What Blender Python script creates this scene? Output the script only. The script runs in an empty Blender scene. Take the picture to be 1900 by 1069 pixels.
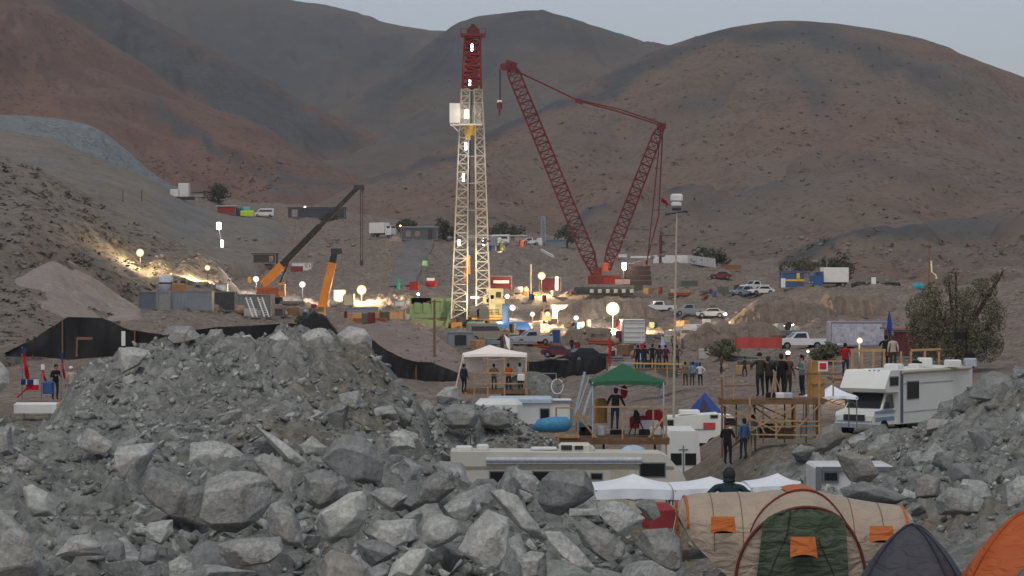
import bpy, bmesh, math, random
import numpy as np
from mathutils import Vector, Matrix, noise as mnoise

# ------------------------------------------------------------------ camera, sky, sun, exposure
scene = bpy.context.scene
F = 4285.0            # focal length in pixels of the 1900 px wide photograph
CZ = 10.0             # eye height above the lowest ground
HY = 534.5
cam = bpy.data.cameras.new('camera'); cam_o = bpy.data.objects.new('camera', cam)
scene.collection.objects.link(cam_o); scene.camera = cam_o
cam.sensor_width = 36.0; cam.lens = 36.0 * F / 1900.0
cam.clip_start = 0.5; cam.clip_end = 9000
cam_o.location = (0, 0, CZ); cam_o.rotation_euler = (math.radians(90), 0, 0)

SUN_EL, SUN_ROT = math.radians(5.0), math.radians(195)
world = bpy.data.worlds.new('World'); scene.world = world; world.use_nodes = True
wn = world.node_tree.nodes; wl = world.node_tree.links
sky = wn.new('ShaderNodeTexSky'); sky.sky_type = 'NISHITA'; sky.sun_disc = False
sky.sun_elevation = SUN_EL; sky.sun_rotation = SUN_ROT
sky.air_density = 1.3; sky.dust_density = 1.0; sky.ozone_density = 4.0; sky.altitude = 700
hs = wn.new('ShaderNodeHueSaturation'); hs.inputs['Saturation'].default_value = 0.42
wl.new(sky.outputs['Color'], hs.inputs['Color'])
bg = wn['Background']; bg.inputs['Strength'].default_value = 0.15
tint = wn.new('ShaderNodeMix'); tint.data_type = 'RGBA'; tint.blend_type = 'MULTIPLY'; tint.inputs['Factor'].default_value = 1
tint.inputs['B'].default_value = (1.045, .962, 1.03, 1)
wl.new(hs.outputs['Color'], tint.inputs['A']); wl.new(tint.outputs['Result'], bg.inputs['Color'])
sun_d = bpy.data.lights.new('sun', 'SUN'); sun_d.energy = 0.85; sun_d.angle = math.radians(60); sun_d.color = (1, .96, .84)
sun_o = bpy.data.objects.new('sun', sun_d); scene.collection.objects.link(sun_o)
_sd = Vector((math.sin(SUN_ROT) * math.cos(math.radians(64)), math.cos(SUN_ROT) * math.cos(math.radians(64)), math.sin(math.radians(64))))
sun_o.rotation_euler = _sd.to_track_quat('Z', 'Y').to_euler()
scene.view_settings.view_transform = 'Standard'; scene.view_settings.look = 'None'
scene.view_settings.gamma = 1; scene.view_settings.exposure = 0.78
scene.cycles.max_bounces = 5; scene.cycles.diffuse_bounces = 2; scene.cycles.volume_bounces = 0
scene.cycles.use_denoising = True

# ------------------------------------------------------------------ helpers
R = math.radians
rng = random.Random(7)
COL = scene.collection

def at(px, py, Y):
    return Vector(((px - 950.0) * Y / F, Y, CZ - (py - HY) * Y / F))

def srgb(r, g, b):
    def c(v):
        v /= 255.0
        return v / 12.92 if v <= .04045 else ((v + .055) / 1.055) ** 2.4
    return (c(r), c(g), c(b), 1)

MATS = {}
def mat(key, rgb, rough=.8, var=.18, scale=6.0, bump=0.0, metal=0.0, emit=None, dirt=0.0, spec=.3):
    """procedural material; rgb is the linear base colour"""
    if key in MATS: return MATS[key]
    m = bpy.data.materials.new(key); m.use_nodes = True
    nt = m.node_tree; N = nt.nodes; L = nt.links
    b = N['Principled BSDF']; b.inputs['Roughness'].default_value = rough; b.inputs['Metallic'].default_value = metal
    b.inputs['Specular IOR Level'].default_value = spec
    if emit:
        b.inputs['Base Color'].default_value = (.01, .01, .01, 1); b.inputs['Specular IOR Level'].default_value = 0
        b.inputs['Emission Color'].default_value = (*emit[:3], 1); b.inputs['Emission Strength'].default_value = emit[3]
        m.cycles.emission_sampling = 'NONE'
        MATS[key] = m; return m
    tc = N.new('ShaderNodeTexCoord')
    n1 = N.new('ShaderNodeTexNoise'); n1.inputs['Scale'].default_value = scale; n1.inputs['Detail'].default_value = 6
    L.new(tc.outputs['Object'], n1.inputs['Vector'])
    mr = N.new('ShaderNodeMapRange'); mr.inputs['From Min'].default_value = .25; mr.inputs['From Max'].default_value = .75
    mr.inputs['To Min'].default_value = 1 - var; mr.inputs['To Max'].default_value = 1 + var
    L.new(n1.outputs['Fac'], mr.inputs['Value'])
    mx = N.new('ShaderNodeMix'); mx.data_type = 'RGBA'; mx.blend_type = 'MULTIPLY'; mx.inputs['Factor'].default_value = 1
    mx.inputs['A'].default_value = (*rgb[:3], 1)
    L.new(mr.outputs['Result'], mx.inputs['B'])
    out = mx.outputs['Result']
    if dirt > 0:
        n2 = N.new('ShaderNodeTexNoise'); n2.inputs['Scale'].default_value = scale * .35; n2.inputs['Detail'].default_value = 8
        L.new(tc.outputs['Object'], n2.inputs['Vector'])
        m2 = N.new('ShaderNodeMapRange'); m2.inputs['From Min'].default_value = .5; m2.inputs['From Max'].default_value = .7
        m2.inputs['To Max'].default_value = dirt
        L.new(n2.outputs['Fac'], m2.inputs['Value'])
        mx2 = N.new('ShaderNodeMix'); mx2.data_type = 'RGBA'
        mx2.inputs['B'].default_value = (.16, .13, .11, 1)
        L.new(out, mx2.inputs['A']); L.new(m2.outputs['Result'], mx2.inputs['Factor']); out = mx2.outputs['Result']
    L.new(out, b.inputs['Base Color'])
    if bump > 0:
        bp = N.new('ShaderNodeBump'); bp.inputs['Strength'].default_value = bump; bp.inputs['Distance'].default_value = .05
        n3 = N.new('ShaderNodeTexNoise'); n3.inputs['Scale'].default_value = scale * 3; n3.inputs['Detail'].default_value = 6
        L.new(tc.outputs['Object'], n3.inputs['Vector']); L.new(n3.outputs['Fac'], bp.inputs['Height'])
        L.new(bp.outputs['Normal'], b.inputs['Normal'])
    MATS[key] = m; return m

def C(key, r, g, b, **k):
    return mat(key, srgb(r, g, b), **k)

class MB:
    """collects geometry, in world coordinates unless a part is built local"""
    def __init__(s): s.v = []; s.f = []; s.m = []
    def add(s, vs, fs, mi=0):
        o = len(s.v); s.v += [tuple(v) for v in vs]; s.f += [tuple(i + o for i in f) for f in fs]; s.m += [mi] * len(fs); return s
    def box(s, c, d, rz=0, mi=0, tilt=None):
        M = Matrix.Rotation(rz, 3, 'Z')
        if tilt: M = M @ tilt
        c = Vector(c); h = [x / 2 for x in d]
        vs = [c + M @ Vector((sx * h[0], sy * h[1], sz * h[2])) for sz in (-1, 1) for sx, sy in ((-1, -1), (1, -1), (1, 1), (-1, 1))]
        return s.add(vs, [(3, 2, 1, 0), (4, 5, 6, 7), (0, 1, 5, 4), (1, 2, 6, 5), (2, 3, 7, 6), (3, 0, 4, 7)], mi)
    def cham(s, c, d, b=.06, rz=0, mi=0):
        """box with chamfered vertical and top edges"""
        M = Matrix.Rotation(rz, 3, 'Z'); c = Vector(c); hx, hy, hz = [x / 2 for x in d]
        b = min(b, hx * .8, hy * .8, hz * .8)
        def ring(x, y, z, k):
            return [c + M @ Vector(p) for p in ((-x + k, -y, z), (x - k, -y, z), (x, -y + k, z), (x, y - k, z), (x - k, y, z), (-x + k, y, z), (-x, y - k, z), (-x, -y + k, z))]
        rs = [ring(hx, hy, -hz, b), ring(hx, hy, hz - b, b), ring(hx - b, hy - b, hz, b * .6)]
        return s.loft(rs, True, True, mi)
    def loft(s, rings, cap0=False, cap1=False, mi=0, closed=True):
        n = len(rings[0]); vs = [v for r in rings for v in r]; fs = []
        for i in range(len(rings) - 1):
            for j in range(n if closed else n - 1):
                k = (j + 1) % n
                fs.append((i * n + j, i * n + k, (i + 1) * n + k, (i + 1) * n + j))
        if cap0: fs.append(tuple(range(n - 1, -1, -1)))
        if cap1: fs.append(tuple((len(rings) - 1) * n + j for j in range(n)))
        return s.add(vs, fs, mi)
    def tube(s, pts, r, n=6, mi=0, caps=True):
        pts = [Vector(p) for p in pts]; rs = r if isinstance(r, (list, tuple)) else [r] * len(pts)
        rings = []
        for i, p in enumerate(pts):
            d = (pts[min(i + 1, len(pts) - 1)] - pts[max(i - 1, 0)]).normalized()
            a = Vector((0, 0, 1)) if abs(d.z) < .9 else Vector((0, 1, 0))
            u = d.cross(a).normalized(); w = d.cross(u).normalized()
            rings.append([p + (u * math.cos(2 * math.pi * k / n) + w * math.sin(2 * math.pi * k / n)) * rs[i] for k in range(n)])
        return s.loft(rings, caps, caps, mi)
    def bar(s, p0, p1, w, h=None, mi=0):
        p0 = Vector(p0); p1 = Vector(p1); h = h or w; d = (p1 - p0)
        if d.length < 1e-6: return s
        d.normalize()
        a = Vector((0, 0, 1)) if abs(d.z) < .9 else Vector((0, 1, 0))
        u = d.cross(a).normalized() * (w / 2); q = d.cross(u).normalized() * (h / 2)
        rings = [[p + u + q, p - u + q, p - u - q, p + u - q] for p in (p0, p1)]
        return s.loft(rings, True, True, mi)
    def sphere(s, c, r, nu=10, nv=6, mi=0, fn=None):
        c = Vector(c); rx, ry, rz = r if isinstance(r, (tuple, list)) else (r, r, r)
        rings = []
        for i in range(nv + 1):
            t = math.pi * i / nv; t = min(max(t, .02), math.pi - .02)
            rings.append([c + Vector((rx * math.sin(t) * math.cos(2 * math.pi * j / nu), ry * math.sin(t) * math.sin(2 * math.pi * j / nu), rz * math.cos(t))) for j in range(nu)])
        return s.loft(rings[::-1], True, True, mi)
    def prism(s, poly, y0, y1, axis='y', mi=0):
        """poly: (a, b) pairs; extruded along axis"""
        def P(a, b, t):
            return (a, t, b) if axis == 'y' else ((t, a, b) if axis == 'x' else (a, b, t))
        return s.loft([[P(a, b, y0) for a, b in poly], [P(a, b, y1) for a, b in poly]], True, True, mi)
    def quad(s, a, b, c, d, mi=0): return s.add([a, b, c, d], [(0, 1, 2, 3)], mi)
    def grid(s, fn, nu, nv, mi=0):
        vs = [fn(i / nu, j / nv) for j in range(nv + 1) for i in range(nu + 1)]
        fs = [(j * (nu + 1) + i, j * (nu + 1) + i + 1, (j + 1) * (nu + 1) + i + 1, (j + 1) * (nu + 1) + i) for j in range(nv) for i in range(nu)]
        return s.add(vs, fs, mi)
    def lattice(s, p0, p1, w0, w1, n, r, fwd=Vector((0, 1, 0)), rb=None, depth=None):
        """four chords and zigzag bracing between two points"""
        p0 = Vector(p0); p1 = Vector(p1); d = (p1 - p0).normalized()
        u = d.cross(fwd).normalized(); w = u.cross(d).normalized(); rb = rb or r * .55
        pts = []
        for i in range(n + 1):
            t = i / n; c = p0.lerp(p1, t); k = (w0 + (w1 - w0) * t) / 2; kd = k if depth is None else depth / 2
            pts.append([c + u * k + w * kd, c - u * k + w * kd, c - u * k - w * kd, c + u * k - w * kd])
        for q in range(4): s.tube([p[q] for p in (pts[0], pts[-1])], r, 5)
        for i in range(n):
            for q in range(4):
                a, b = (q, (q + 1) % 4) if i % 2 else ((q + 1) % 4, q)
                s.tube([pts[i][a], pts[i + 1][b]], rb, 4, caps=False)
                s.tube([pts[i + 1][q], pts[i + 1][(q + 1) % 4]], rb, 4, caps=False)
        return s

def link_mesh(name, v, f, mats, smooth=False, mi=None):
    me = bpy.data.meshes.new(name); me.from_pydata(v, [], f)
    for m in (mats if isinstance(mats, (list, tuple)) else [mats]): me.materials.append(m)
    if mi is not None and any(mi): me.polygons.foreach_set('material_index', mi)
    if smooth: me.polygons.foreach_set('use_smooth', [True] * len(me.polygons))
    me.update()
    o = bpy.data.objects.new(name, me); COL.objects.link(o); return o

def world_origin(o):
    p = Vector(o.location)
    while o.parent: o = o.parent; p = p + Vector(o.location)
    return p

def part(name, mb, m, parent, local=False, smooth=False, label=None):
    """one mesh as a child of parent (mb in world coordinates unless local)"""
    off = Vector((0, 0, 0)) if local else world_origin(parent)
    v = [(a - off.x, b - off.y, c - off.z) for a, b, c in mb.v]
    o = link_mesh(name, v, mb.f, m, smooth, mb.m); o.parent = parent
    if label: o['label'] = label
    return o

def solo(name, mb, m, label, cat, group=None, smooth=False, origin=None):
    """a thing that is one mesh"""
    a = np.array(mb.v); 
    if origin is None: origin = ((a[:, 0].min() + a[:, 0].max()) / 2, (a[:, 1].min() + a[:, 1].max()) / 2, a[:, 2].min())
    v = (a - np.array(origin)).tolist()
    o = link_mesh(name, v, mb.f, m, smooth, mb.m); o.location = origin
    o['label'] = label; o['category'] = cat
    if group: o['group'] = group
    return o

def thing(name, label, cat, loc, rotz=0, group=None):
    o = bpy.data.objects.new(name, None); COL.objects.link(o); o.empty_display_size = .3
    o.location = loc; o.rotation_euler = (0, 0, rotz); o['label'] = label; o['category'] = cat
    if group: o['group'] = group
    return o

def dup(root, loc, rotz=None, label=None, group=None, cat=None):
    r = root.copy(); COL.objects.link(r); r.location = loc
    if rotz is not None: r.rotation_euler = (0, 0, rotz)
    if label: r['label'] = label
    if group: r['group'] = group
    if cat: r['category'] = cat
    for ch in list(root.children):
        c = ch.copy(); COL.objects.link(c); c.parent = r
        for g in list(ch.children):
            d = g.copy(); COL.objects.link(d); d.parent = c
    return r

# numpy value noise
_P = np.random.RandomState(3).rand(512, 512)
def vnoise(x, y):
    x = np.asarray(x, float); y = np.asarray(y, float)
    xi = np.floor(x).astype(int); yi = np.floor(y).astype(int); fx = x - xi; fy = y - yi
    fx = fx * fx * (3 - 2 * fx); fy = fy * fy * (3 - 2 * fy)
    a = _P[xi % 512, yi % 512]; b = _P[(xi + 1) % 512, yi % 512]; c = _P[xi % 512, (yi + 1) % 512]; d = _P[(xi + 1) % 512, (yi + 1) % 512]
    return (a * (1 - fx) + b * fx) * (1 - fy) + (c * (1 - fx) + d * fx) * fy - .5
def fbm(x, y, o=5, g=.5):
    s = 0; a = 1.0
    for k in range(o):
        s = s + a * vnoise(x + 17.3 * k, y - 9.1 * k); x = x * 2.03; y = y * 2.03; a *= g
    return s

def structure(name, V, Fc, m, attrs=None, smooth=True, kind='structure'):
    me = bpy.data.meshes.new(name)
    nv = len(V); nf = len(Fc)
    me.vertices.add(nv); me.vertices.foreach_set('co', np.asarray(V, np.float32).ravel())
    Fc = np.asarray(Fc, np.int32); k = Fc.shape[1]
    me.loops.add(nf * k); me.loops.foreach_set('vertex_index', Fc.ravel())
    me.polygons.add(nf); me.polygons.foreach_set('loop_start', np.arange(0, nf * k, k, dtype=np.int32))
    me.update(calc_edges=True); me.validate()
    if smooth: me.polygons.foreach_set('use_smooth', np.ones(nf, bool))
    for an, av in (attrs or {}).items():
        at_ = me.attributes.new(an, 'FLOAT', 'POINT'); at_.data.foreach_set('value', np.asarray(av, np.float32).ravel())
    me.materials.append(m)
    o = bpy.data.objects.new(name, me); COL.objects.link(o); o['kind'] = kind
    if name in ('ground', 'hill', 'slope', 'terrace', 'berm', 'spoil_dump'): TERR.append((np.asarray(V, float).reshape(-1, 3), Fc))
    return o
TERR = []; _BVH = []
def snapY(px, py, Y, lo=.82, hi=1.22):
    """the distance at which the far land is seen at this row; Y itself when that is far from it"""
    if Y < 170: return Y
    if not _BVH:
        from mathutils.bvhtree import BVHTree
        vs = []; fs = []; off = 0
        for v, f in TERR: vs += v.tolist(); fs += (f + off).tolist(); off += len(v)
        _BVH.append(BVHTree.FromPolygons(vs, fs))
    o = Vector((0, 0, CZ)); d = (at(px, py, 1000) - o).normalized()
    h = _BVH[0].ray_cast(o + d * 130, d)
    if h[0] is not None and lo * Y < h[0].y < hi * Y: return h[0].y - .15
    return Y

def gridfaces(nr, nc):
    i = np.arange(nr * nc).reshape(nr, nc)
    return np.stack([i[:-1, :-1], i[:-1, 1:], i[1:, 1:], i[1:, :-1]], -1).reshape(-1, 4)
# ------------------------------------------------------------------ earth materials
def earth(key, cols, attr=None, attrcol=None, sc=(.02, .3, 2.0), dots=None, bump=.6, bdist=.3, stones=None, rnd=0.0, cracks=0, soft=1.0, grain=.12):
    """cols: two base colours mixed by large noise; attr mixes towards attrcol; dots: (scale, size, colour) dark scrub"""
    m = bpy.data.materials.new(key); m.use_nodes = True
    nt = m.node_tree; N = nt.nodes; L = nt.links; b = N['Principled BSDF']
    b.inputs['Roughness'].default_value = .95; b.inputs['Specular IOR Level'].default_value = .15
    tc = N.new('ShaderNodeTexCoord')
    def noise(scale, det=8, rough=.6):
        n = N.new('ShaderNodeTexNoise'); n.inputs['Scale'].default_value = scale; n.inputs['Detail'].default_value = det
        n.inputs['Roughness'].default_value = rough; L.new(tc.outputs['Object'], n.inputs['Vector']); return n.outputs['Fac']
    def rng_(v, a, b_, c=0, d=1):
        r = N.new('ShaderNodeMapRange'); r.inputs['From Min'].default_value = a; r.inputs['From Max'].default_value = b_
        r.inputs['To Min'].default_value = c; r.inputs['To Max'].default_value = d; L.new(v, r.inputs['Value']); return r.outputs['Result']
    def mix(f, a, b_, mode='MIX'):
        x = N.new('ShaderNodeMix'); x.data_type = 'RGBA'; x.blend_type = mode
        for nm, val in (('Factor', f), ('A', a), ('B', b_)):
            if isinstance(val, bpy.types.NodeSocket): L.new(val, x.inputs[nm])
            else: x.inputs[nm].default_value = val
        return x.outputs['Result']
    c4 = lambda c: (*c[:3], 1)
    big = noise(sc[0]); col = mix(rng_(big, .35, .65), c4(cols[0]), c4(cols[1]))
    mid = noise(sc[1])
    fine = noise(sc[2], 10, .7)
    if attr:
        a = N.new('ShaderNodeAttribute'); a.attribute_name = attr
        ad = N.new('ShaderNodeMath'); ad.operation = 'ADD'; L.new(a.outputs['Fac'], ad.inputs[0]); L.new(rng_(mid, .3, .7, -.3, .3), ad.inputs[1])
        a2 = N.new('ShaderNodeMath'); a2.operation = 'ADD'; L.new(ad.outputs[0], a2.inputs[0]); L.new(rng_(fine, .3, .7, -grain, grain), a2.inputs[1])
        col = mix(rng_(a2.outputs[0], .1, 1.0), col, c4(attrcol))
    col = mix(1.0, col, rng_(mid, .25, .75, .78, 1.22), 'MULTIPLY')
    col = mix(1.0, col, rng_(fine, .2, .8, 1 - .4 * soft, 1 + .4 * soft), 'MULTIPLY')
    if stones:
        vo = N.new('ShaderNodeTexVoronoi'); vo.inputs['Scale'].default_value = stones; L.new(tc.outputs['Object'], vo.inputs['Vector'])
        se = N.new('ShaderNodeSeparateColor'); L.new(vo.outputs['Color'], se.inputs['Color'])
        col = mix(1.0, col, rng_(se.outputs[0], 0, 1, .72, 1.25), 'MULTIPLY')
    if dots:
        for ds, dsz, dc, th in dots:
            vo = N.new('ShaderNodeTexVoronoi'); vo.inputs['Scale'].default_value = ds; L.new(tc.outputs['Object'], vo.inputs['Vector'])
            d = rng_(vo.outputs['Distance'], dsz, dsz * 1.7, 1, 0)
            gate = rng_(noise(ds * .12, 4), th, th + .12)
            mm = N.new('ShaderNodeMath'); mm.operation = 'MULTIPLY'; L.new(d, mm.inputs[0]); L.new(gate, mm.inputs[1])
            col = mix(mm.outputs[0], col, c4(dc))
    if cracks:
        vo = N.new('ShaderNodeTexVoronoi'); vo.feature = 'DISTANCE_TO_EDGE'; vo.inputs['Scale'].default_value = cracks
        wv = N.new('ShaderNodeMix'); wv.data_type = 'VECTOR'; wv.inputs['Factor'].default_value = .22
        nn = N.new('ShaderNodeTexNoise'); nn.inputs['Scale'].default_value = cracks * 1.7; L.new(tc.outputs['Object'], nn.inputs['Vector'])
        L.new(tc.outputs['Object'], wv.inputs['A']); L.new(nn.outputs['Color'], wv.inputs['B']); L.new(wv.outputs['Result'], vo.inputs['Vector'])
        crk = rng_(vo.outputs['Distance'], 0, .05, 0, 1)
        st = noise(cracks * .8, 5); col = mix(rng_(st, .54, .68, 0, .55), col, (.23, .185, .13, 1))
    if rnd:
        oi = N.new('ShaderNodeObjectInfo'); col = mix(1.0, col, rng_(oi.outputs['Random'], 0, 1, 1 - rnd, 1 + rnd), 'MULTIPLY')
    L.new(col, b.inputs['Base Color'])
    bp = N.new('ShaderNodeBump'); bp.inputs['Strength'].default_value = bump; bp.inputs['Distance'].default_value = bdist
    L.new(fine, bp.inputs['Height']); 
    bp2 = N.new('ShaderNodeBump'); bp2.inputs['Strength'].default_value = bump; bp2.inputs['Distance'].default_value = bdist * 4
    L.new(mid, bp2.inputs['Height'])
    if cracks:
        b3 = N.new('ShaderNodeBump'); b3.inputs['Strength'].default_value = .7; b3.inputs['Distance'].default_value = .04
        L.new(crk, b3.inputs['Height']); L.new(b3.outputs['Normal'], bp2.inputs['Normal'])
    L.new(bp2.outputs['Normal'], bp.inputs['Normal']); L.new(bp.outputs['Normal'], b.inputs['Normal'])
    MATS[key] = m; return m

RED = (.200, .120, .088); RED2 = (.188, .124, .094); TAUPE = (.150, .133, .108); DARKROCK = (.078, .083, .087)
GREYROCK = (.215, .222, .21); DIRT = (.192, .160, .131); PINK = (.212, .165, .135); SCRUB = (.06, .056, .05)
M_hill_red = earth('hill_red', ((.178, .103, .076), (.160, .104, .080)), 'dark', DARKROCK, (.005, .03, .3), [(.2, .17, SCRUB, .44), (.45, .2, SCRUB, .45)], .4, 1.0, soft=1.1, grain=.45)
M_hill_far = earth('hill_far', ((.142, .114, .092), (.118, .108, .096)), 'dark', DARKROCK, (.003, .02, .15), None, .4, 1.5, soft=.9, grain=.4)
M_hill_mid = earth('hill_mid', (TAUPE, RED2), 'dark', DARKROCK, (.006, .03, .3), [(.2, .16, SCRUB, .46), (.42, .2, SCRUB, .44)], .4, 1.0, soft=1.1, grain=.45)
M_slope = earth('slope', ((.225, .19, .155), (.198, .174, .147)), 'dark', (.15, .125, .105), (.02, .12, .9), [(.5, .24, (.085, .08, .068), .42), (1.1, .24, (.10, .092, .08), .45)], .7, .5)
M_terrace = earth('terrace_earth', ((.215, .18, .142), (.19, .172, .145)), 'dark', (.17, .172, .17), (.012, .1, .9), [(.3, .2, (.11, .1, .09), .5)], .5, .3)
M_dump = earth('dump', ((.20, .225, .235), (.24, .26, .265)), None, None, (.03, .2, 1.5), [(.7, .25, (.11, .12, .125), .4)], .8, .5)
M_ground = earth('ground', (DIRT, PINK), 'rub', GREYROCK, (.03, .35, 3.0), None, .7, .12, stones=2.2)
M_rubble = earth('rubble', (GREYROCK, (.245, .252, .236)), 'brown', (.18, .155, .115), (.12, .9, 6.0), None, .9, .08, stones=4.0, soft=1.3)
M_rock = earth('rock', ((.262, .270, .258), (.42, .43, .412)), None, None, (.7, 2.4, 16.0), None, .8, .035, rnd=.3, cracks=.8, soft=1.35)
M_rock_dark = earth('rock_dark', ((.185, .193, .188), (.245, .254, .246)), None, None, (.6, 1.8, 14.0), None, .55, .03, rnd=.1)
M_rock_pale = earth('rock_pale', ((.37, .38, .352), (.46, .47, .435)), None, None, (.5, 1.8, 14.0), None, .5, .03, rnd=.1)
M_rock_brown = earth('rock_brown', ((.25, .235, .205), (.29, .28, .255)), None, None, (.6, 1.8, 14.0), None, .55, .03, rnd=.1)

# ------------------------------------------------------------------ ground: a fan of measured profiles (distance, row) or (distance, None, height)
COLS = {
 -250: [(20, 1120), (26, 1069), (50, 800), (60, 770), (80, 780), (110, 780), (150, 730), (200, 690), (250, 640), (330, 600), (420, 540), (560, 470), (760, 430)],
 0: [(20, 1120), (26, 1069), (50, 800), (60, 768), (70, 790), (85, None, 4.6), (110, 778), (140, 735), (200, 690), (240, 640), (330, 590), (420, 540), (560, 470), (760, 430)],
 85: [(20, 1120), (26, 1069), (50, 802), (62, 788), (75, 788), (90, None, 4.4), (109, 777), (140, 725), (200, 684), (240, 640), (310, 590), (420, 530), (560, 455), (760, 410)],
 150: [(20, 1120), (26, 1069), (50, 797), (62, 765), (72, 722), (81, 672), (92, None, 5.0), (110, 770), (140, 720), (200, 680), (240, 640), (300, 590), (420, 530), (560, 450), (760, 400)],
 225: [(20, 1120), (26, 1069), (50, 800), (60, 770), (72, 700), (80, 645), (84, 645), (95, None, 5.5), (120, None, 4.5), (200, 672), (250, 625), (300, 585), (400, 530), (560, 440), (760, 390)],
 320: [(20, 1120), (26, 1069), (50, 800), (60, 760), (75, 650), (80, 618), (92, None, 5.5), (120, None, 3.5), (200, 665), (260, 610), (300, 583), (345, 578), (400, 525), (500, 445), (600, 395), (680, 372), (760, 360)],
 450: [(20, 1120), (26, 1069), (50, 790), (60, 735), (76, 632), (82, 638), (105, None, 4), (200, None, 1.8), (250, 640), (292, 600), (340, 588), (420, 525), (520, 450), (610, 402), (660, 397), (760, 375)],
 600: [(20, 1120), (26, 1069), (50, 800), (62, 720), (74, 618), (79, 612), (95, None, 4), (130, None, 2), (200, 700), (260, 640), (300, 602), (340, 595), (420, 535), (520, 470), (610, 412), (680, 400), (760, 385)],
 700: [(20, 1120), (26, 1069), (50, 815), (62, 745), (75, 668), (82, 660), (100, None, 3), (130, None, 1.5), (200, 708), (255, 650), (300, 605), (340, 598), (420, 532), (520, 450), (620, 432), (760, 410)],
 770: [(20, 1120), (26, 1069), (50, 838), (60, 790), (70, 738), (80, 745), (100, None, 2), (140, None, 1), (200, 712), (255, 680), (305, 610), (340, 600), (420, 520), (520, 450), (600, 440), (760, 415)],
 800: [(20, 1120), (26, 1069), (49, 848), (60, 805), (70, 772), (80, 778), (91, None, 1.5), (97, 815), (104, 748), (110, 750), (118, None, 1.4), (140, None, 1), (202, 713), (258, 685), (303, 614), (340, 602), (420, 525), (520, 452), (600, 442), (760, 417)],
 840: [(20, 1120), (26, 1069), (46, 866), (50, 868), (57, None, 1.6), (94, None, .7), (99, 832), (104, 735), (110, 735), (119, None, 1.4), (150, None, .9), (205, 715), (260, 690), (300, 618), (340, 604), (420, 530), (520, 455), (600, 445), (760, 420)],
 895: [(20, 1120), (26, 1069), (46, 870), (50, 874), (57, None, 1.4), (94, None, .5), (99, 830), (104, 752), (109, 752), (117, None, 1.4), (150, None, .9), (210, 708), (262, 680), (302, 622), (340, 608), (420, 525), (520, 457), (600, 447), (760, 422)],
 950: [(20, 1120), (26, 1069), (46, 878), (51, 888), (58, None, 1.2), (94, None, .5), (99, 836), (104, 770), (108, 768), (115, None, 1.2), (150, None, 1), (215, 700), (262, 665), (305, 628), (340, 612), (420, 520), (520, 460), (600, 450), (760, 425)],
 1030: [(20, 1120), (26, 1069), (40, 925), (46, 885), (50, 895), (57, None, 2.0), (64, None, 1.2), (94, None, .4), (99, 840), (104, 814), (111, None, .7), (130, None, .5), (200, 712), (262, 668), (300, 640), (340, 612), (420, 540), (520, 475), (600, 460), (760, 440)],
 1100: [(20, 1120), (26, 1069), (38, 985), (44, 935), (50, 980), (60, None, 2.5), (75, None, 1.4), (110, None, .1), (150, None, .8), (220, 692), (280, 652), (330, 612), (365, 560), (400, 545), (470, 497), (560, 475), (760, 450)],
 1180: [(20, 1120), (26, 1069), (36, 1010), (41, 958), (47, None, 4.0), (60, None, 2), (75, None, 1.3), (110, None, 0), (150, None, .8), (200, 705), (280, 652), (330, 612), (360, 560), (400, 545), (470, 505), (560, 480), (760, 460)],
 1260: [(20, 1120), (28, 1085), (34, 1075), (38, None, 5.0), (46, None, 4.4), (60, None, 2), (75, None, 1.3), (110, None, 0), (140, None, .3), (170, 735), (220, 690), (280, 650), (330, 605), (365, 556), (400, 548), (480, 502), (560, 490), (760, 470)],
 1340: [(20, None, 5.2), (38, None, 4.9), (48, None, 4.4), (60, None, 2.5), (75, None, 1.5), (100, None, 2.2), (130, None, 1.5), (170, 735), (220, 682), (280, 645), (330, 598), (375, 556), (400, 550), (480, 502), (560, 490), (760, 470)],
 1420: [(20, None, 5.2), (38, None, 4.9), (50, None, 4.0), (60, None, 2.8), (75, None, 2.4), (80, 868), (88, 838), (100, 824), (130, None, 3), (170, 716), (220, 672), (280, 640), (330, 592), (385, 548), (400, 545), (480, 508), (560, 495), (760, 470)],
 1500: [(20, None, 5.2), (38, None, 4.9), (48, None, 4.4), (56, 925), (70, 912), (77, 885), (81, 835), (88, 822), (98, None, 3.3), (115, None, 3.1), (150, None, 3.3), (220, 658), (280, 628), (330, 588), (380, 538), (450, 522), (560, 500), (760, 470)],
 1600: [(20, None, 5.2), (38, None, 4.9), (45, 950), (54, 908), (61, 898), (66, 860), (72, 820), (78, 805), (92, None, 3.2), (120, None, 3.1), (150, None, 3.3), (220, 650), (290, 605), (330, 580), (370, 536), (450, 530), (560, 505), (760, 470)],
 1700: [(20, None, 5.2), (36, None, 5.0), (43, 970), (52, 903), (60, 842), (68, 795), (76, 792), (90, None, 3.4), (120, None, 3.1), (150, None, 3.4), (220, 640), (290, 590), (330, 575), (370, 535), (450, 532), (560, 500), (760, 450)],
 1800: [(20, None, 5.2), (33, None, 5.1), (40, 990), (48, 920), (56, 850), (64, 765), (70, 722), (78, 728), (95, None, 4), (120, None, 3.2), (150, None, 3.5), (220, 625), (300, 570), (370, 545), (450, 530), (560, 490), (760, 440)],
 1900: [(20, None, 5.2), (30, 1069), (40, 975), (48, 900), (58, 800), (66, 708), (71, 684), (80, 700), (100, None, 4), (150, None, 3.6), (220, 602), (300, 560), (380, 540), (560, 480), (760, 430)],
 2150: [(20, None, 5.2), (30, 1069), (48, 880), (66, 665), (75, 655), (100, None, 4), (220, 590), (300, 550), (560, 470), (760, 420)],
}
def _z(e): return e[2] if e[1] is None else CZ - (e[1] - HY) * e[0] / F
GY = np.concatenate([np.arange(18, 124, .17), np.arange(124, 200, .8), np.arange(200, 780, 2.2)])
GX = np.arange(-250, 2151, 4.0)
_keys = sorted(COLS)
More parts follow.
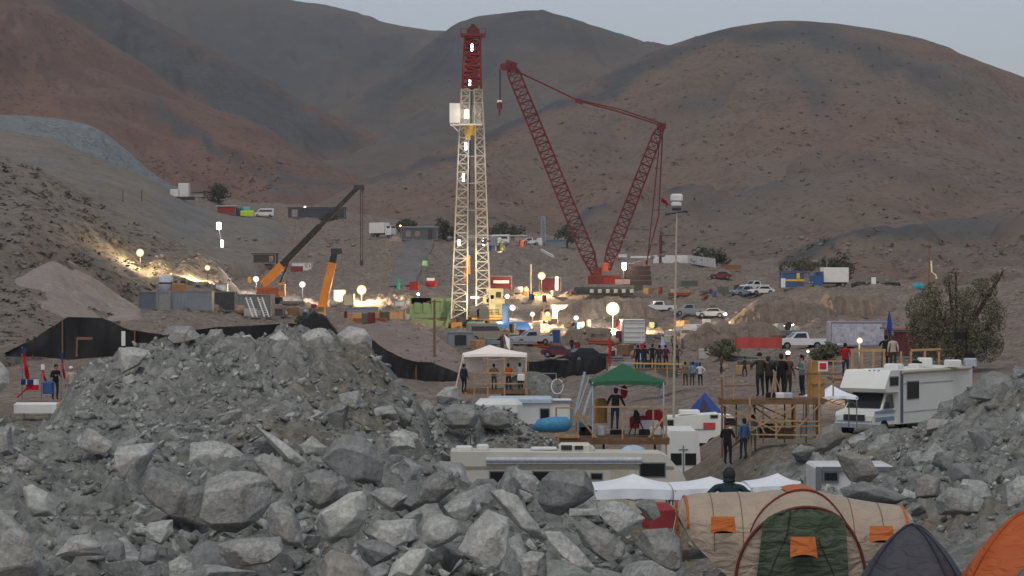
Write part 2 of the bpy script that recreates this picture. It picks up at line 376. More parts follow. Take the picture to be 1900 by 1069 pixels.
_tab = np.array([[0.0] * len(GY) for _ in _keys])
for i_, k_ in enumerate(_keys):
    _tab[i_] = np.interp(GY, [e[0] for e in COLS[k_]], [_z(e) for e in COLS[k_]])
def _smooth(a, n, ax):
    k = np.ones(n) / n
    pad = [(0, 0), (0, 0)]; pad[ax] = (n // 2, n // 2)
    ap = np.pad(a, pad, mode='edge'); return np.apply_along_axis(lambda r: np.convolve(r, k, 'valid'), ax, ap)
ZG = np.stack([np.interp(GX, _keys, _tab[:, j]) for j in range(len(GY))])      # rows = distance, columns = bearing
ZG = _smooth(ZG, 9, 1); ZG = _smooth(ZG, 7, 0)
XW = (GX[None, :] - 950) * GY[:, None] / F; YW = np.repeat(GY[:, None], len(GX), 1)
_near = np.clip((122 - YW) / 14, 0, 1)
def _gauss(px, py_, cx, cy, rx, ry): return np.exp(-(((px - cx) / rx) ** 2 + ((py_ - cy) / ry) ** 2))
_pxg = np.repeat(GX[None, :], len(GY), 0)
_tent = np.clip((_pxg - 1240) / 40, 0, 1) * np.clip((42 - YW) / 3, 0, 1)
_basin = np.clip(_gauss(_pxg, YW, 1130, 80, 190, 26) * 1.6 + (1 / (1 + np.exp(-(YW - 88) / 2.0))) * (1 / (1 + np.exp(-(_pxg - 1120) / 40))) + np.clip((YW - 88) / 8, 0, 1) * np.clip((260 - _pxg) / 60, 0, 1), 0, 1)
_amp = _near * (1 - .9 * _tent) * (1 - .7 * np.clip(_basin, 0, 1))
ZG = ZG + _amp * (fbm(XW * .55, YW * .55, 5, .55) * .55 + np.abs(fbm(XW * 1.7, YW * 1.7, 4, .6)) * .4 - .3)
ZG = ZG + (1 - _near) * fbm(XW * .12, YW * .06, 6, .55) * np.clip(YW / 300, .3, 1.6) * 1.3 + (1 - _near) * np.abs(fbm(XW * .3, YW * .11, 5, .6)) * np.clip((YW - 150) / 150, 0, 1) * 1.1
ZG = ZG + .55 * np.exp(-((_pxg - 480) / 260) ** 2) * np.exp(-((YW - 72) / 9) ** 2) * (np.abs(fbm(XW * .9 + 3, YW * .5, 4, .6)) * 2 - .5)
ZG = ZG - .16 * np.clip((53 - YW) / 4, 0, 1) * (1 - _tent)
RUB = np.clip(_near * (1 - .55 * _tent) - .25 * np.clip(_basin, 0, 1) + (YW > 95) * .25 * (fbm(XW * .05, YW * .03, 3) + .1), 0, 1)
def ground_z(x, y):
    px = 950 + x * F / y
    i = np.clip(np.searchsorted(GY, y) - 1, 0, len(GY) - 2); j = np.clip(((px - GX[0]) / 4.0), 0, len(GX) - 2)
    ji = np.floor(j).astype(int); fj = j - ji; fi = np.clip((y - GY[i]) / (GY[i + 1] - GY[i]), 0, 1)
    a = ZG[i, ji] * (1 - fj) + ZG[i, ji + 1] * fj; b = ZG[i + 1, ji] * (1 - fj) + ZG[i + 1, ji + 1] * fj
    return a * (1 - fi) + b * fi
def on_ground(px, Y):
    x = (px - 950) * Y / F; return Vector((x, Y, float(ground_z(np.float64(x), np.float64(Y)))))
# one sheet: the near rubble land and the far dirt land
_isn = GY <= 122
_rows = int(_isn.sum())
V_ = np.stack([XW, YW, ZG], -1)
_br = np.clip(_basin * 1.3 + fbm(XW * .22, YW * .22, 4) * 1.3 + _gauss(_pxg, YW, 650, 62, 140, 9) * .8, 0, 1)
structure('rubble_ground', V_[:_rows].reshape(-1, 3), gridfaces(_rows, len(GX)), M_rubble, {'brown': _br[:_rows]}, smooth=False)
structure('ground', V_[_rows - 1:].reshape(-1, 3), gridfaces(len(GY) - _rows + 1, len(GX)), M_ground, {'rub': RUB[_rows - 1:]})
# far plain under the hills, out to the horizon and round the camera
_b = MB(); _b.box((0, 1500, -6), (9000, 9000, 2)); _o = link_mesh('plain', _b.v, _b.f, M_ground); _o['kind'] = 'structure'
_o.location = (0, 0, -9)

# ------------------------------------------------------------------ hills
def hill(name, ridge, base, m, nu=260, nv=110, amp=14, gully=60.0, prof=1.25, darks=(), back=.5, seed=0, rough=1.0, endsink=0.0):
    pr = np.array(ridge, float); pb = np.array(base, float)
    u = np.linspace(pr[0, 0], pr[-1, 0], nu)
    def ip(p, c):
        v = np.interp(u, p[:, 0], p[:, c]); n = max(3, nu // 26) | 1
        return np.convolve(np.pad(v, n // 2, mode='edge'), np.ones(n) / n, 'valid')
    ry, rY, by, bY = ip(pr, 1), ip(pr, 2), ip(pb, 1), ip(pb, 2)
    zr = CZ - (ry - HY) * rY / F; zb = CZ - (by - HY) * bY / F
    v = np.linspace(-back, 1, nv)[:, None]
    vv = np.clip(v, 0, 1); w = .45 * vv ** prof + .55 * (vv * vv * (3 - 2 * vv)) ** .9
    Yg = np.where(v < 0, rY + (rY - bY) * (-v) * 1.2, rY + (bY - rY) * vv)
    Z = np.where(v < 0, zr - (zr - zb) * (v * v) * 2.2, zr + (zb - zr) * w)
    pxg = np.repeat(u[None, :], nv, 0); X = (pxg - 950) * Yg / F
    sx = X / gully + seed * 31; sy = Yg / (gully * 4.5) + seed * 7
    wx = fbm(sx * .5 + 5, sy * 2, 3) * 1.2
    rid = 1 - np.abs(fbm(sx + wx, sy + wx * .4, 5, .5)) * 2.6
    env = np.clip(vv * 4, .12, 1) * np.clip((1.02 - vv) * 5, 0, 1)
    Z = Z + env * amp * (rid - .55) + amp * .25 * env * fbm(X / 25 * rough, Yg / 40 * rough, 5, .6)
    if endsink:
        ue = np.linspace(0, 1, nu)[None, :]; Z = Z - endsink * np.clip((ue - .84) / .16, 0, 1) ** 1.5
    # the foot runs on into the ground
    X = np.concatenate([X, X[-1:] * .99]); Yg = np.concatenate([Yg, Yg[-1:] * .99]); Z = np.concatenate([Z, Z[-1:] - max(3.0, amp)])
    pxg = np.concatenate([pxg, pxg[-1:]]); nv += 1
    PY = HY - (Z - CZ) * F / Yg
    wpx = pxg + 60 * fbm(pxg / 70 + seed, PY / 45, 4); wpy = PY + 26 * fbm(pxg / 60 + 9, PY / 40 + seed, 4)
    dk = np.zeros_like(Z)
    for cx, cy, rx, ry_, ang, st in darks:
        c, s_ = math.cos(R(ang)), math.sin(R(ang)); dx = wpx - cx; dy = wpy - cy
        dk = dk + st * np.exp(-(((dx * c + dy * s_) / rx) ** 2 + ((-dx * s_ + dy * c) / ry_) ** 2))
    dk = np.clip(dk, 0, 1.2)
    return structure(name, np.stack([X, Yg, Z], -1).reshape(-1, 3), gridfaces(nv, nu), m, {'dark': dk})

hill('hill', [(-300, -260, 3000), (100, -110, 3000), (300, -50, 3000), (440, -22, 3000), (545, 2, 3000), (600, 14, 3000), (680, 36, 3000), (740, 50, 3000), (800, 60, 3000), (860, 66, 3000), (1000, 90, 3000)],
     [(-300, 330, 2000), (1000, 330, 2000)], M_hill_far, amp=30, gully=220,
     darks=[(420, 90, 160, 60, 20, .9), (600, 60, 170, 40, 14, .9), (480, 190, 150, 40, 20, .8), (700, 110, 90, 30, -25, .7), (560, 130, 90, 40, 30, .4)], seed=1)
hill('hill', [(560, 240, 2000), (610, 212, 2050), (660, 178, 2100), (720, 142, 2150), (780, 100, 2200), (822, 68, 2200), (860, 42, 2200), (900, 31, 2200), (950, 25, 2200), (1000, 24, 2200), (1050, 34, 2200), (1100, 50, 2200), (1160, 72, 2200), (1200, 81, 2200), (1262, 82, 2200), (1400, 120, 2200), (1500, 160, 2200)],
     [(560, 330, 1450), (700, 330, 1400), (1500, 400, 1400)], M_hill_far, amp=19, gully=170,
     darks=[(930, 60, 130, 60, -20, 1.0), (760, 150, 130, 26, -36, 1.0), (1090, 75, 120, 30, 16, .8), (860, 120, 80, 50, 0, .5), (820, 240, 160, 16, -20, .5)], seed=2)
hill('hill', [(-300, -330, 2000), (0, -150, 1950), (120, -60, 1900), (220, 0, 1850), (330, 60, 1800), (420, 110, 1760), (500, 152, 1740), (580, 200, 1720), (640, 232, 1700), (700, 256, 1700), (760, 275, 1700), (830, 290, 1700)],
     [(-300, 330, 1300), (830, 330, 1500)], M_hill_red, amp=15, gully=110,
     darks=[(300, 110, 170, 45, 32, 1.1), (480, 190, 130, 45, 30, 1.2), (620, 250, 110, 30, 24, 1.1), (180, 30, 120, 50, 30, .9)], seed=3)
hill('hill', [(-300, -250, 1500), (-60, -80, 1500), (60, 0, 1480), (160, 62, 1450), (260, 120, 1420), (340, 172, 1400), (420, 210, 1380), (500, 248, 1360), (560, 285, 1340), (620, 310, 1320), (680, 330, 1300), (740, 345, 1300)],
     [(-300, 330, 800), (100, 340, 800), (300, 365, 820), (480, 392, 840), (740, 400, 900)], M_hill_red, amp=11, gully=90,
     darks=[(430, 290, 160, 12, 33, .9), (360, 262, 70, 10, 30, .7), (560, 330, 60, 14, 25, .8), (240, 60, 90, 20, 30, .6), (60, 120, 80, 18, 20, .35), (300, 215, 100, 14, 25, .45)], seed=4)
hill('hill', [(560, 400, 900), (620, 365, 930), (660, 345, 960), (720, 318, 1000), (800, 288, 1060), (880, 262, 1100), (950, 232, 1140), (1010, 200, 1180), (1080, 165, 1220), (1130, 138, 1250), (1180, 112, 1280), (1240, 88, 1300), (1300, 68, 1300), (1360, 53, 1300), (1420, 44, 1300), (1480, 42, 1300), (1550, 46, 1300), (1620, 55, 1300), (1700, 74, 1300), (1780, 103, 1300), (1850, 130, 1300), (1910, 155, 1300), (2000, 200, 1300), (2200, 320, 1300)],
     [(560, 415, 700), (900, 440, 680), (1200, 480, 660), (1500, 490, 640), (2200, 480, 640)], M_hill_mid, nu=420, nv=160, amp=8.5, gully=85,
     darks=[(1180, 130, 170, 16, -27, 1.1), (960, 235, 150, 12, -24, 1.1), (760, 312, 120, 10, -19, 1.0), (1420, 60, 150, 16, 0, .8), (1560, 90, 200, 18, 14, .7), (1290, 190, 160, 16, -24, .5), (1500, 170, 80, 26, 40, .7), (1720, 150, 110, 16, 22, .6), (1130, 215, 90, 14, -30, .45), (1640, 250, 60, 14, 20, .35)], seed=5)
hill('hill', [(960, 470, 780), (1020, 432, 820), (1080, 392, 850), (1150, 362, 880), (1220, 335, 910), (1300, 302, 950), (1380, 278, 990), (1440, 255, 1030), (1490, 225, 1070), (1540, 190, 1120), (1590, 150, 1180), (1630, 125, 1230), (1700, 112, 1250), (1800, 140, 1250), (1950, 210, 1240), (2200, 360, 1240)],
     [(960, 485, 640), (1200, 490, 600), (1500, 505, 560), (2200, 480, 560)], M_hill_mid, nu=360, nv=140, amp=6.5, gully=70,
     darks=[(1330, 312, 190, 12, -22, 1.2), (1130, 376, 120, 9, -26, 1.1), (1480, 250, 70, 22, -45, .9), (1400, 340, 150, 30, -8, .6), (1620, 300, 100, 16, 20, .4), (1760, 330, 90, 14, 10, .4), (1250, 400, 90, 14, -10, .45)], seed=6, back=.25)
hill('hill', [(1380, 530, 560), (1430, 495, 580), (1480, 468, 600), (1540, 446, 620), (1600, 430, 640), (1680, 418, 660), (1760, 406, 680), (1840, 396, 690), (1920, 386, 700), (2000, 376, 710), (2200, 340, 730)],
     [(1380, 545, 430), (1600, 535, 420), (1900, 535, 410), (2200, 530, 410)], M_hill_mid, nu=240, nv=90, amp=5, gully=32,
     darks=[(1500, 465, 130, 14, -24, 1.1), (1640, 430, 130, 14, -10, .9), (1800, 420, 120, 20, -5, .6), (1700, 480, 60, 14, 0, .4)], seed=7, back=.3)
# brown terrace, spoil dump and the scrub covered slope on the left
hill('terrace', [(-300, 225, 640), (0, 240, 620), (100, 258, 610), (200, 300, 600), (290, 337, 600), (325, 362, 598), (345, 371, 598), (400, 392, 600), (470, 402, 600), (560, 407, 600), (640, 410, 600)],
     [(-300, 420, 400), (100, 420, 400), (250, 450, 400), (420, 492, 420), (640, 476, 490)], M_terrace, amp=.9, gully=26, prof=1.0, endsink=9, seed=8, rough=3, back=.6,
     darks=[(60, 300, 60, 8, 10, .5), (170, 340, 80, 8, 20, .4), (345, 415, 50, 30, 10, .9), (470, 440, 70, 20, 5, .4), (300, 385, 40, 8, 5, .9)])
hill('spoil_dump', [(-300, 230, 720), (-60, 214, 700), (40, 214, 700), (110, 219, 700), (160, 230, 690), (190, 244, 680), (220, 266, 670), (250, 292, 660), (285, 322, 650), (310, 340, 640), (330, 352, 640)],
     [(-300, 250, 600), (0, 246, 600), (60, 255, 600), (110, 272, 600), (170, 300, 600), (240, 327, 605), (330, 356, 610)], M_dump, nu=180, nv=60, amp=1.6, gully=12, prof=1.0, seed=9, rough=4)
hill('slope', [(-300, 130, 480), (-100, 240, 460), (0, 288, 450), (60, 308, 445), (120, 336, 440), (180, 372, 430), (230, 402, 420), (260, 418, 415), (310, 438, 405), (360, 462, 395), (410, 492, 385), (450, 522, 375), (480, 548, 365), (520, 575, 350)],
     [(-300, 720, 190), (0, 655, 205), (60, 630, 215), (120, 610, 240), (180, 598, 260), (230, 592, 285), (260, 584, 305), (330, 572, 322), (420, 562, 335), (520, 575, 335)], M_slope, nu=260, nv=120, amp=3.4, gully=20, prof=.95, endsink=7, seed=10, rough=2,
     darks=[(60, 470, 60, 30, 10, 1.0), (190, 520, 60, 16, 35, .9), (150, 470, 40, 20, 20, .5), (270, 500, 40, 20, 30, .7), (380, 500, 60, 14, 25, .3)])
hill('berm', [(560, 640, 262), (640, 606, 268), (700, 592, 272), (760, 604, 274), (800, 616, 274), (830, 640, 270), (860, 660, 262), (900, 668, 258)],
     [(560, 690, 228), (700, 680, 228), (780, 690, 224), (830, 700, 222), (900, 705, 222)], earth('berm', (PINK, (.27, .215, .195)), None, None, (.05, .5, 4), None, .6, .1), nu=120, nv=50, amp=.5, gully=8, prof=1.0, endsink=3, seed=11, rough=6)
_s = lambda px, py, o: (px, py, snapY(px, py, 320, .5, 2) - o)
hill('scree', [_s(28, 520, -.6), _s(60, 500, .2), _s(95, 484, .7), _s(130, 484, .9), _s(170, 512, .9), _s(220, 547, .8), _s(260, 572, .4), _s(300, 588, -.4)],
     [_s(28, 530, -.6), _s(75, 560, .8), _s(120, 588, 1.2), _s(200, 594, .8), _s(300, 592, -.4)], earth('scree', ((.33, .28, .25), (.29, .25, .225)), None, None, (.08, .6, 4), None, .6, .2), nu=90, nv=50, amp=.8, gully=9, prof=1.0, endsink=3, seed=12, rough=5)
# ------------------------------------------------------------------ boulders
def hull_mesh(name, pts, m, sub=2, amp=.03, freq=2.2, bev=.035, seed=0):
    """angular block: the convex hull of pts, its edges worn, its faces roughened"""
    bm = bmesh.new()
    for p in pts: bm.verts.new(p)
    r = bmesh.ops.convex_hull(bm, input=bm.verts)
    bmesh.ops.delete(bm, geom=[g for g in r['geom_interior'] if isinstance(g, bmesh.types.BMVert)], context='VERTS')
    bmesh.ops.dissolve_limit(bm, angle_limit=R(9), verts=bm.verts, edges=bm.edges)
    if bev > 0:
        try: bmesh.ops.bevel(bm, geom=list(bm.edges), offset=bev, segments=1, profile=.6, affect='EDGES', clamp_overlap=True)
        except Exception: pass
    bmesh.ops.triangulate(bm, faces=bm.faces)
    if sub:
        for _ in range(sub):
            ml = sorted((e.calc_length() for e in bm.edges), reverse=True)
            th = max(ml[0] * .3, .06)
            bmesh.ops.subdivide_edges(bm, edges=[e for e in bm.edges if e.calc_length() > th], cuts=1)
            bmesh.ops.triangulate(bm, faces=bm.faces)
        bm.normal_update()
        off = Vector((seed * 3.7, seed * 1.3, -seed * 2.1))
        for v in bm.verts:
            d = mnoise.fractal(v.co * freq + off, .9, 2.1, 4) * amp - abs(mnoise.noise(v.co * freq * .7 - off)) * amp * .9
            d += mnoise.noise(v.co * freq * 5 + off) * amp * .28
            v.co += v.normal * d
    bmesh.ops.recalc_face_normals(bm, faces=bm.faces)
    me = bpy.data.meshes.new(name); bm.to_mesh(me); bm.free(); me.materials.append(m)
    return me

def rock_pts(rg, n=13, asp=(1, .85, .7)):
    pts = []
    for _ in range(n):
        p = Vector((rg.uniform(-1, 1), rg.uniform(-1, 1), rg.uniform(-1, 1)))
        q = max(abs(p.x), abs(p.y), abs(p.z)); p = p / q * (.72 + .28 * rg.random())
        if p.length > 1.3: p *= 1.3 / p.length
        pts.append(Vector((p.x * asp[0], p.y * asp[1], p.z * asp[2])) * .5)
    return pts

def boulder(label, poly, Y, m=None, depth=.8, seed=None):
    """a boulder with the outline poly (photo rows and columns) standing at distance Y, as deep as it is wide"""
    seed = seed if seed is not None else len(bpy.data.objects)
    rg = random.Random(seed)
    cx = sum(p[0] for p in poly) / len(poly); cy = sum(p[1] for p in poly) / len(poly)
    w = (max(p[0] for p in poly) - min(p[0] for p in poly)) * Y / F; h = (max(p[1] for p in poly) - min(p[1] for p in poly)) * Y / F
    d = depth * math.sqrt(w * h)
    org = at(cx, cy, Y); pts = []
    fx, fy = rg.uniform(-.16, .16), rg.uniform(-.2, .05)
    for px, py in poly:
        q = at(px, py, Y) - org
        pts.append(q + Vector((0, rg.uniform(-.12, .12) * d, 0)))
        k = rg.uniform(.42, .78)
        pts.append(Vector((q.x * k + fx * w, -d * rg.uniform(.32, .5), q.z * k + fy * h)))
        k = rg.uniform(.5, .85)
        pts.append(Vector((q.x * k, d * .5, q.z * k - .1 * h)))
    s = min(w, h)
    me = hull_mesh('boulder', pts, m or M_rock, sub=3, amp=.03 * s, freq=1.7 / s, bev=.02 * s, seed=seed % 97)
    o = bpy.data.objects.new('boulder', me); COL.objects.link(o); o.location = org
    o['label'] = label; o['category'] = 'boulder'; o['group'] = 'boulders of the rubble heaps'
    return o

def heapY(py): return 25 + (1069 - py) / 270 * 26
D, PL, BR = M_rock_dark, M_rock_pale, M_rock_brown
HERO = [
 ('biggest cube shaped grey boulder at the heart of the front rubble heap, flat dark face', [(380,887),(419,873),(479,874),(508,887),(504,933),(482,966),(438,991),(394,983),(375,955),(379,917)], None, None),
 ('long tilted block leaning on the left side of the biggest cube shaped boulder, pale ridge', [(268,873),(287,862),(361,907),(383,909),(378,955),(386,977),(337,969),(276,933),(260,898)], None, None),
 ('wide grey boulder lying directly above the biggest cube shaped one', [(353,821),(391,816),(427,824),(465,854),(452,876),(364,876),(352,850)], None, None),
 ('squarish boulder up left of the long tilted block, dark seam along its foot', [(219,829),(287,820),(290,835),(263,887),(238,900),(213,870),(211,851)], None, None),
 ('pyramid shaped boulder with a sharp peak, at the left upper edge of the front heap', [(142,829),(159,792),(175,796),(211,821),(203,838),(170,846)], None, None),
 ('pale blade shaped boulder standing alone in fine gravel at the left of the front heap', [(41,903),(59,898),(90,914),(105,936),(105,958),(60,960),(49,939)], None, PL),
 ('small pale topped boulder left below the long tilted block', [(265,982),(276,969),(322,963),(322,988),(301,1012),(274,1002)], None, PL),
 ('dark upright boulder among small stones near the lower left of the front heap', [(186,999),(203,987),(230,1007),(235,1037),(203,1043),(192,1021)], None, D),
 ('flat low boulder lying left of the dark upright one near the bottom edge', [(101,1032),(130,995),(160,990),(194,1014),(194,1032)], None, None),
 ('small dark boulder between the flat low one and the wide ledge at the bottom edge', [(255,1040),(262,1012),(285,1008),(296,1020),(293,1043),(270,1050)], None, D),
 ('huge sloping slab filling the bottom left corner of the photo', [(-20,930),(20,955),(55,990),(60,1030),(92,1060),(80,1085),(-30,1085)], None, None),
 ('wide ledge of grey rock below the biggest cube shaped boulder', [(403,1010),(430,1000),(520,995),(527,1015),(500,1045),(440,1055),(405,1030)], None, None),
 ('boulder cut by the bottom edge left of the wide ledge', [(312,1042),(335,1030),(355,1045),(365,1075),(315,1078)], None, None),
 ('boulder at the left edge of the photo beside the pyramid shaped one', [(-20,795),(20,790),(27,845),(-20,852)], None, None),
 ('large dark faced boulder on the crest of the front heap, wider than tall', [(596,848),(618,818),(645,805),(678,810),(703,829),(714,859),(708,895),(675,900),(643,887),(610,868)], None, D),
 ('grey boulder tucked under the large dark faced one, above the bright rounded block', [(563,880),(596,869),(629,887),(651,903),(640,925),(593,948),(566,933)], None, None),
 ('bright rounded block with clean edges standing in the middle of the front heap', [(582,972),(593,950),(643,914),(675,909),(684,925),(681,966),(659,993),(615,1014),(596,999)], None, PL),
 ('small wedge boulder right of the bright rounded block, dark underside', [(684,914),(708,903),(733,906),(757,920),(749,936),(725,944),(700,933)], None, None),
 ('slanted grey block leaning to the upper right, beside the end of the cream motorhome', [(760,941),(779,898),(807,876),(842,873),(848,906),(809,939),(777,949)], None, None),
 ('clean faced polygonal boulder with a pale top, right of the bright rounded block', [(783,982),(790,961),(820,952),(850,966),(860,988),(837,1004),(801,1021),(785,1007)], None, PL),
 ('big shield shaped boulder right of the clean faced polygonal one', [(848,1021),(867,980),(905,944),(946,961),(938,1007),(924,1043),(883,1044)], None, None),
 ('boulder above the clean faced polygonal one, lying on its side', [(823,940),(838,925),(880,922),(885,945),(870,964),(835,960)], None, None),
 ('brownish boulder at the bottom edge under the bright rounded block', [(596,1072),(600,1030),(615,1018),(650,1030),(680,1055),(684,1085),(595,1085)], None, BR),
 ('pale long boulder at the bottom edge right of the brownish one', [(712,1080),(730,1045),(760,1020),(795,1014),(798,1035),(770,1080)], None, PL),
 ('dark jagged boulder above the pale long one at the bottom of the heap', [(660,1005),(690,1000),(720,1005),(738,1022),(725,1037),(690,1052),(670,1037)], None, D),
 ('tall narrow boulder between the biggest cube shaped boulder and the bright rounded block', [(492,965),(500,935),(520,926),(545,945),(560,985),(566,1022),(530,1012),(500,987)], None, None),
 ('long thin slab like a plank lying aslant on the crest above the biggest boulder', [(467,787),(478,786),(530,822),(572,860),(560,874),(545,870),(500,830)], None, PL),
 ('rounded grey boulder right under the plank like slab', [(465,850),(490,840),(520,848),(545,880),(550,912),(530,922),(505,892),(480,872)], None, None),
 ('small pale boulder behind the large dark faced one, at its upper right', [(722,805),(735,798),(765,806),(772,832),(740,836)], None, PL),
 ('flat pale stone left of the large dark faced boulder', [(560,825),(580,808),(607,830),(600,847),(570,847)], None, PL),
 ('low broad boulder between the bright rounded block and the polygonal one', [(670,985),(700,965),(770,962),(777,1000),(730,1012),(690,1007)], None, None),
 ('tall domed boulder with a brown stained face in front of the cream motorhome', [(995,932),(1003,890),(1020,875),(1050,869),(1085,871),(1100,890),(1105,917),(1080,937),(1040,957),(1010,952)], None, D),
 ('long slab sloping down to a point below the domed boulder', [(905,910),(930,905),(960,918),(990,955),(1017,1000),(1005,1007),(970,987),(935,952)], None, PL),
 ('split grey block left of the domed boulder', [(948,882),(955,866),(985,878),(1002,892),(990,917),(960,907)], None, None),
 ('tilted square block with a pale face, just below the left white canopy', [(1110,942),(1125,930),(1155,930),(1197,962),(1190,977),(1160,995),(1120,967)], None, None),
 ('large block lying against the left end of the beige tent', [(1180,1002),(1190,982),(1240,978),(1262,1000),(1268,1042),(1255,1064),(1220,1042),(1190,1027)], None, None),
 ('broad slab sloping under the tilted square block', [(1065,975),(1085,960),(1115,975),(1160,1007),(1160,1027),(1120,1042),(1080,1012)], None, None),
 ('upright block at the bottom edge right of the shield shaped boulder', [(965,1032),(985,1020),(1012,1026),(1017,1078),(968,1078)], None, None),
 ('narrow leaning boulder at the bottom right of the front heap', [(1010,985),(1040,983),(1075,1015),(1105,1052),(1095,1064),(1050,1032)], None, None),
 ('thin flat stone lying level below the domed boulder', [(1055,943),(1110,943),(1112,957),(1058,959)], None, PL),
 ('grey boulder beside the red tarpaulin and the white canopy', [(1180,937),(1192,925),(1215,928),(1226,955),(1205,967)], None, D),
 ('broad grey boulder on the summit of the middle heap', [(550,630),(570,613),(590,608),(606,610),(620,628),(618,650),(580,650)], 75, None),
 ('boulder at the right shoulder of the middle heap, beside the summit boulder', [(625,620),(648,604),(678,610),(690,630),(655,645),(627,640)], 76, None),
 ('pale rounded boulder on the crest of the middle heap, before the dark net', [(425,640),(432,625),(465,620),(477,635),(470,650),(430,652)], 75.5, PL),
 ('small pale boulder between the rounded one and the summit of the middle heap', [(498,627),(520,613),(537,628),(522,644)], 75, PL),
 ('big pale slab standing at the left end of the middle heap', [(220,645),(245,642),(277,650),(262,677),(225,694),(218,670)], 73, PL),
 ('low boulder at the left end of the crest under the dark net', [(310,627),(325,605),(355,604),(372,625),(350,634),(320,637)], 78, None),
 ('small boulder on the crest right beside the low one under the dark net', [(380,630),(390,611),(412,611),(420,632),(395,642)], 78, None),
 ('big rounded boulder of the outcrop left of the white canopy', [(820,762),(840,748),(880,750),(892,770),(880,794),(840,799),(822,787)], 101, None),
 ('tall boulder at the left side of the outcrop', [(775,757),(790,740),(802,748),(798,777),(780,780)], 102, None),
 ('pale boulder topping the outcrop below the white canopy', [(806,737),(830,717),(850,718),(852,742),(820,752)], 104.5, PL),
 ('flat boulder at the right side of the outcrop', [(888,767),(910,753),(945,763),(952,792),(920,799),(891,792)], 102, None),
 ('leaning block with a brown underside, left below the large motorhome', [(1508,822),(1525,795),(1547,785),(1570,808),(1560,827),(1530,840),(1512,837)], 72, BR),
 ('huge dark slab leaning across the white trailer roof', [(1547,840),(1570,833),(1605,846),(1627,885),(1612,897),(1580,895),(1560,867)], 56, BR),
 ('long upright boulder below the rear of the large motorhome', [(1755,802),(1770,775),(1795,763),(1802,790),(1780,812),(1760,817)], 66, None),
 ('wide bright boulder right behind the blue grey dome tent', [(1736,927),(1760,903),(1800,910),(1837,935),(1832,952),(1780,952),(1743,957)], 47, None),
 ('smooth rounded boulder at the right edge above the orange tent', [(1865,902),(1885,883),(1925,876),(1925,947),(1870,942)], 46, None),
 ('brown stained block on the right heap above the bright boulder', [(1697,927),(1700,890),(1720,878),(1745,888),(1747,922),(1720,927)], 50, BR),
 ('grey boulder on the slope under the front wheel of the large motorhome', [(1608,832),(1630,808),(1652,803),(1660,832),(1640,847),(1612,844)], 70, None),
 ('small rounded boulder right of the block with the brown underside', [(1573,817),(1590,807),(1612,810),(1612,830),(1580,832)], 72, None),
 ('boulder on the peak of the right heap, hiding the motorhome rear', [(1797,737),(1815,698),(1842,688),(1872,698),(1882,722),(1850,737),(1830,747)], 67, D),
 ('low dark boulder right behind the orange peak of the beige tent', [(1558,907),(1600,893),(1642,903),(1682,925),(1660,937),(1600,932),(1565,922)], 50, D),
 ('pale boulder at the left edge of the photo beside the flags', [(-24,668),(0,668),(15,688),(19,712),(0,727),(-24,724)], 106, PL),
 ('small dark boulder before the motorhome side window', [(1765,762),(1770,735),(1790,728),(1812,750),(1800,767)], 68, D),
]
HBOX = [(80, 748, 66, 34, 107), (1285, 960, 20, 40, 43), (1588, 872, 80, 16, 61.5)]
for k, (lab, poly, Y, m) in enumerate(HERO):
    pb = max(p[1] for p in poly); YY = (Y - .6) if Y else heapY(min(pb, 1062)) - .75
    boulder(lab, poly, YY, m, seed=100 + k * 7)
    xs = [p[0] for p in poly]; ys = [p[1] for p in poly]
    HBOX.append(((min(xs) + max(xs)) / 2, (min(ys) + max(ys)) / 2, (max(xs) - min(xs)) / 2, (max(ys) - min(ys)) / 2, YY))
def before_hero(px, Y, z, s):
    py = HY - (z - CZ) * F / Y; q = s * F / Y * .5
    for cx, cy, w, h, YY in HBOX:
        if Y < YY + .4 * (w + h) * YY / F and ((px - cx) / (w * .92 + q)) ** 2 + ((py - cy) / (h * .92 + q)) ** 2 < 1: return True
    return False

# middle sized blocks: a few shapes, turned and scaled
PROTO = []
for k in range(14):
    rg = random.Random(500 + k)
    PROTO.append([hull_mesh('rock', rock_pts(rg, rg.randint(10, 15), (1, rg.uniform(.65, 1), rg.uniform(.5, .85))), mm, sub=2, amp=.025, freq=2.0, bev=.02, seed=k)
                  for mm in ((M_rock,) if k % 3 else (M_rock_dark,))][0])
def scatter(n, size, reject, group, label):
    out = 0; tries = 0
    while out < n and tries < 60000:
        tries += 1
        Y = 24 + 60 * rng.random() ** 1.15; px = rng.uniform(-20, 1920)
        if rng.random() < .1: Y = rng.uniform(97, 110); px = rng.uniform(770, 1010)
        p = on_ground(px, Y)
        if reject(px, Y, p): continue
        s = size()
        if before_hero(px, Y, p.z, s): continue
        o = bpy.data.objects.new('boulder', rng.choice(PROTO)); COL.objects.link(o)
        o.location = p + Vector((0, 0, s * .12)); o.rotation_euler = (rng.uniform(-.6, .6), rng.uniform(-.6, .6), rng.uniform(0, 6.28)); o.scale = (s, s * rng.uniform(.8, 1.1), s)
        o['label'] = label; o['category'] = 'boulder'; o['group'] = group; out += 1
def rej(px, Y, p):
    if 150 < px < 810 and 54 < Y < 92 and rng.random() < .2: return True
    if px > 770 and 54 < Y < 96 and px < 1480: return True
    if 1225 < px and Y < 43 and px < 2000: return True
    if px > 1880 and Y < 40: return True
    if px > 1060 and Y > 52 and px < 1400: return True
    return p.z < 1.3 and px > 790 and Y > 40
_rejf = rej
scatter(96, lambda: .5 + .75 * rng.random() ** 1.8, lambda px, Y, p: Y > 51 or _rejf(px, Y, p), 'grey blocks of the front rubble heap', 'grey angular block wedged between the great boulders of the front heap')
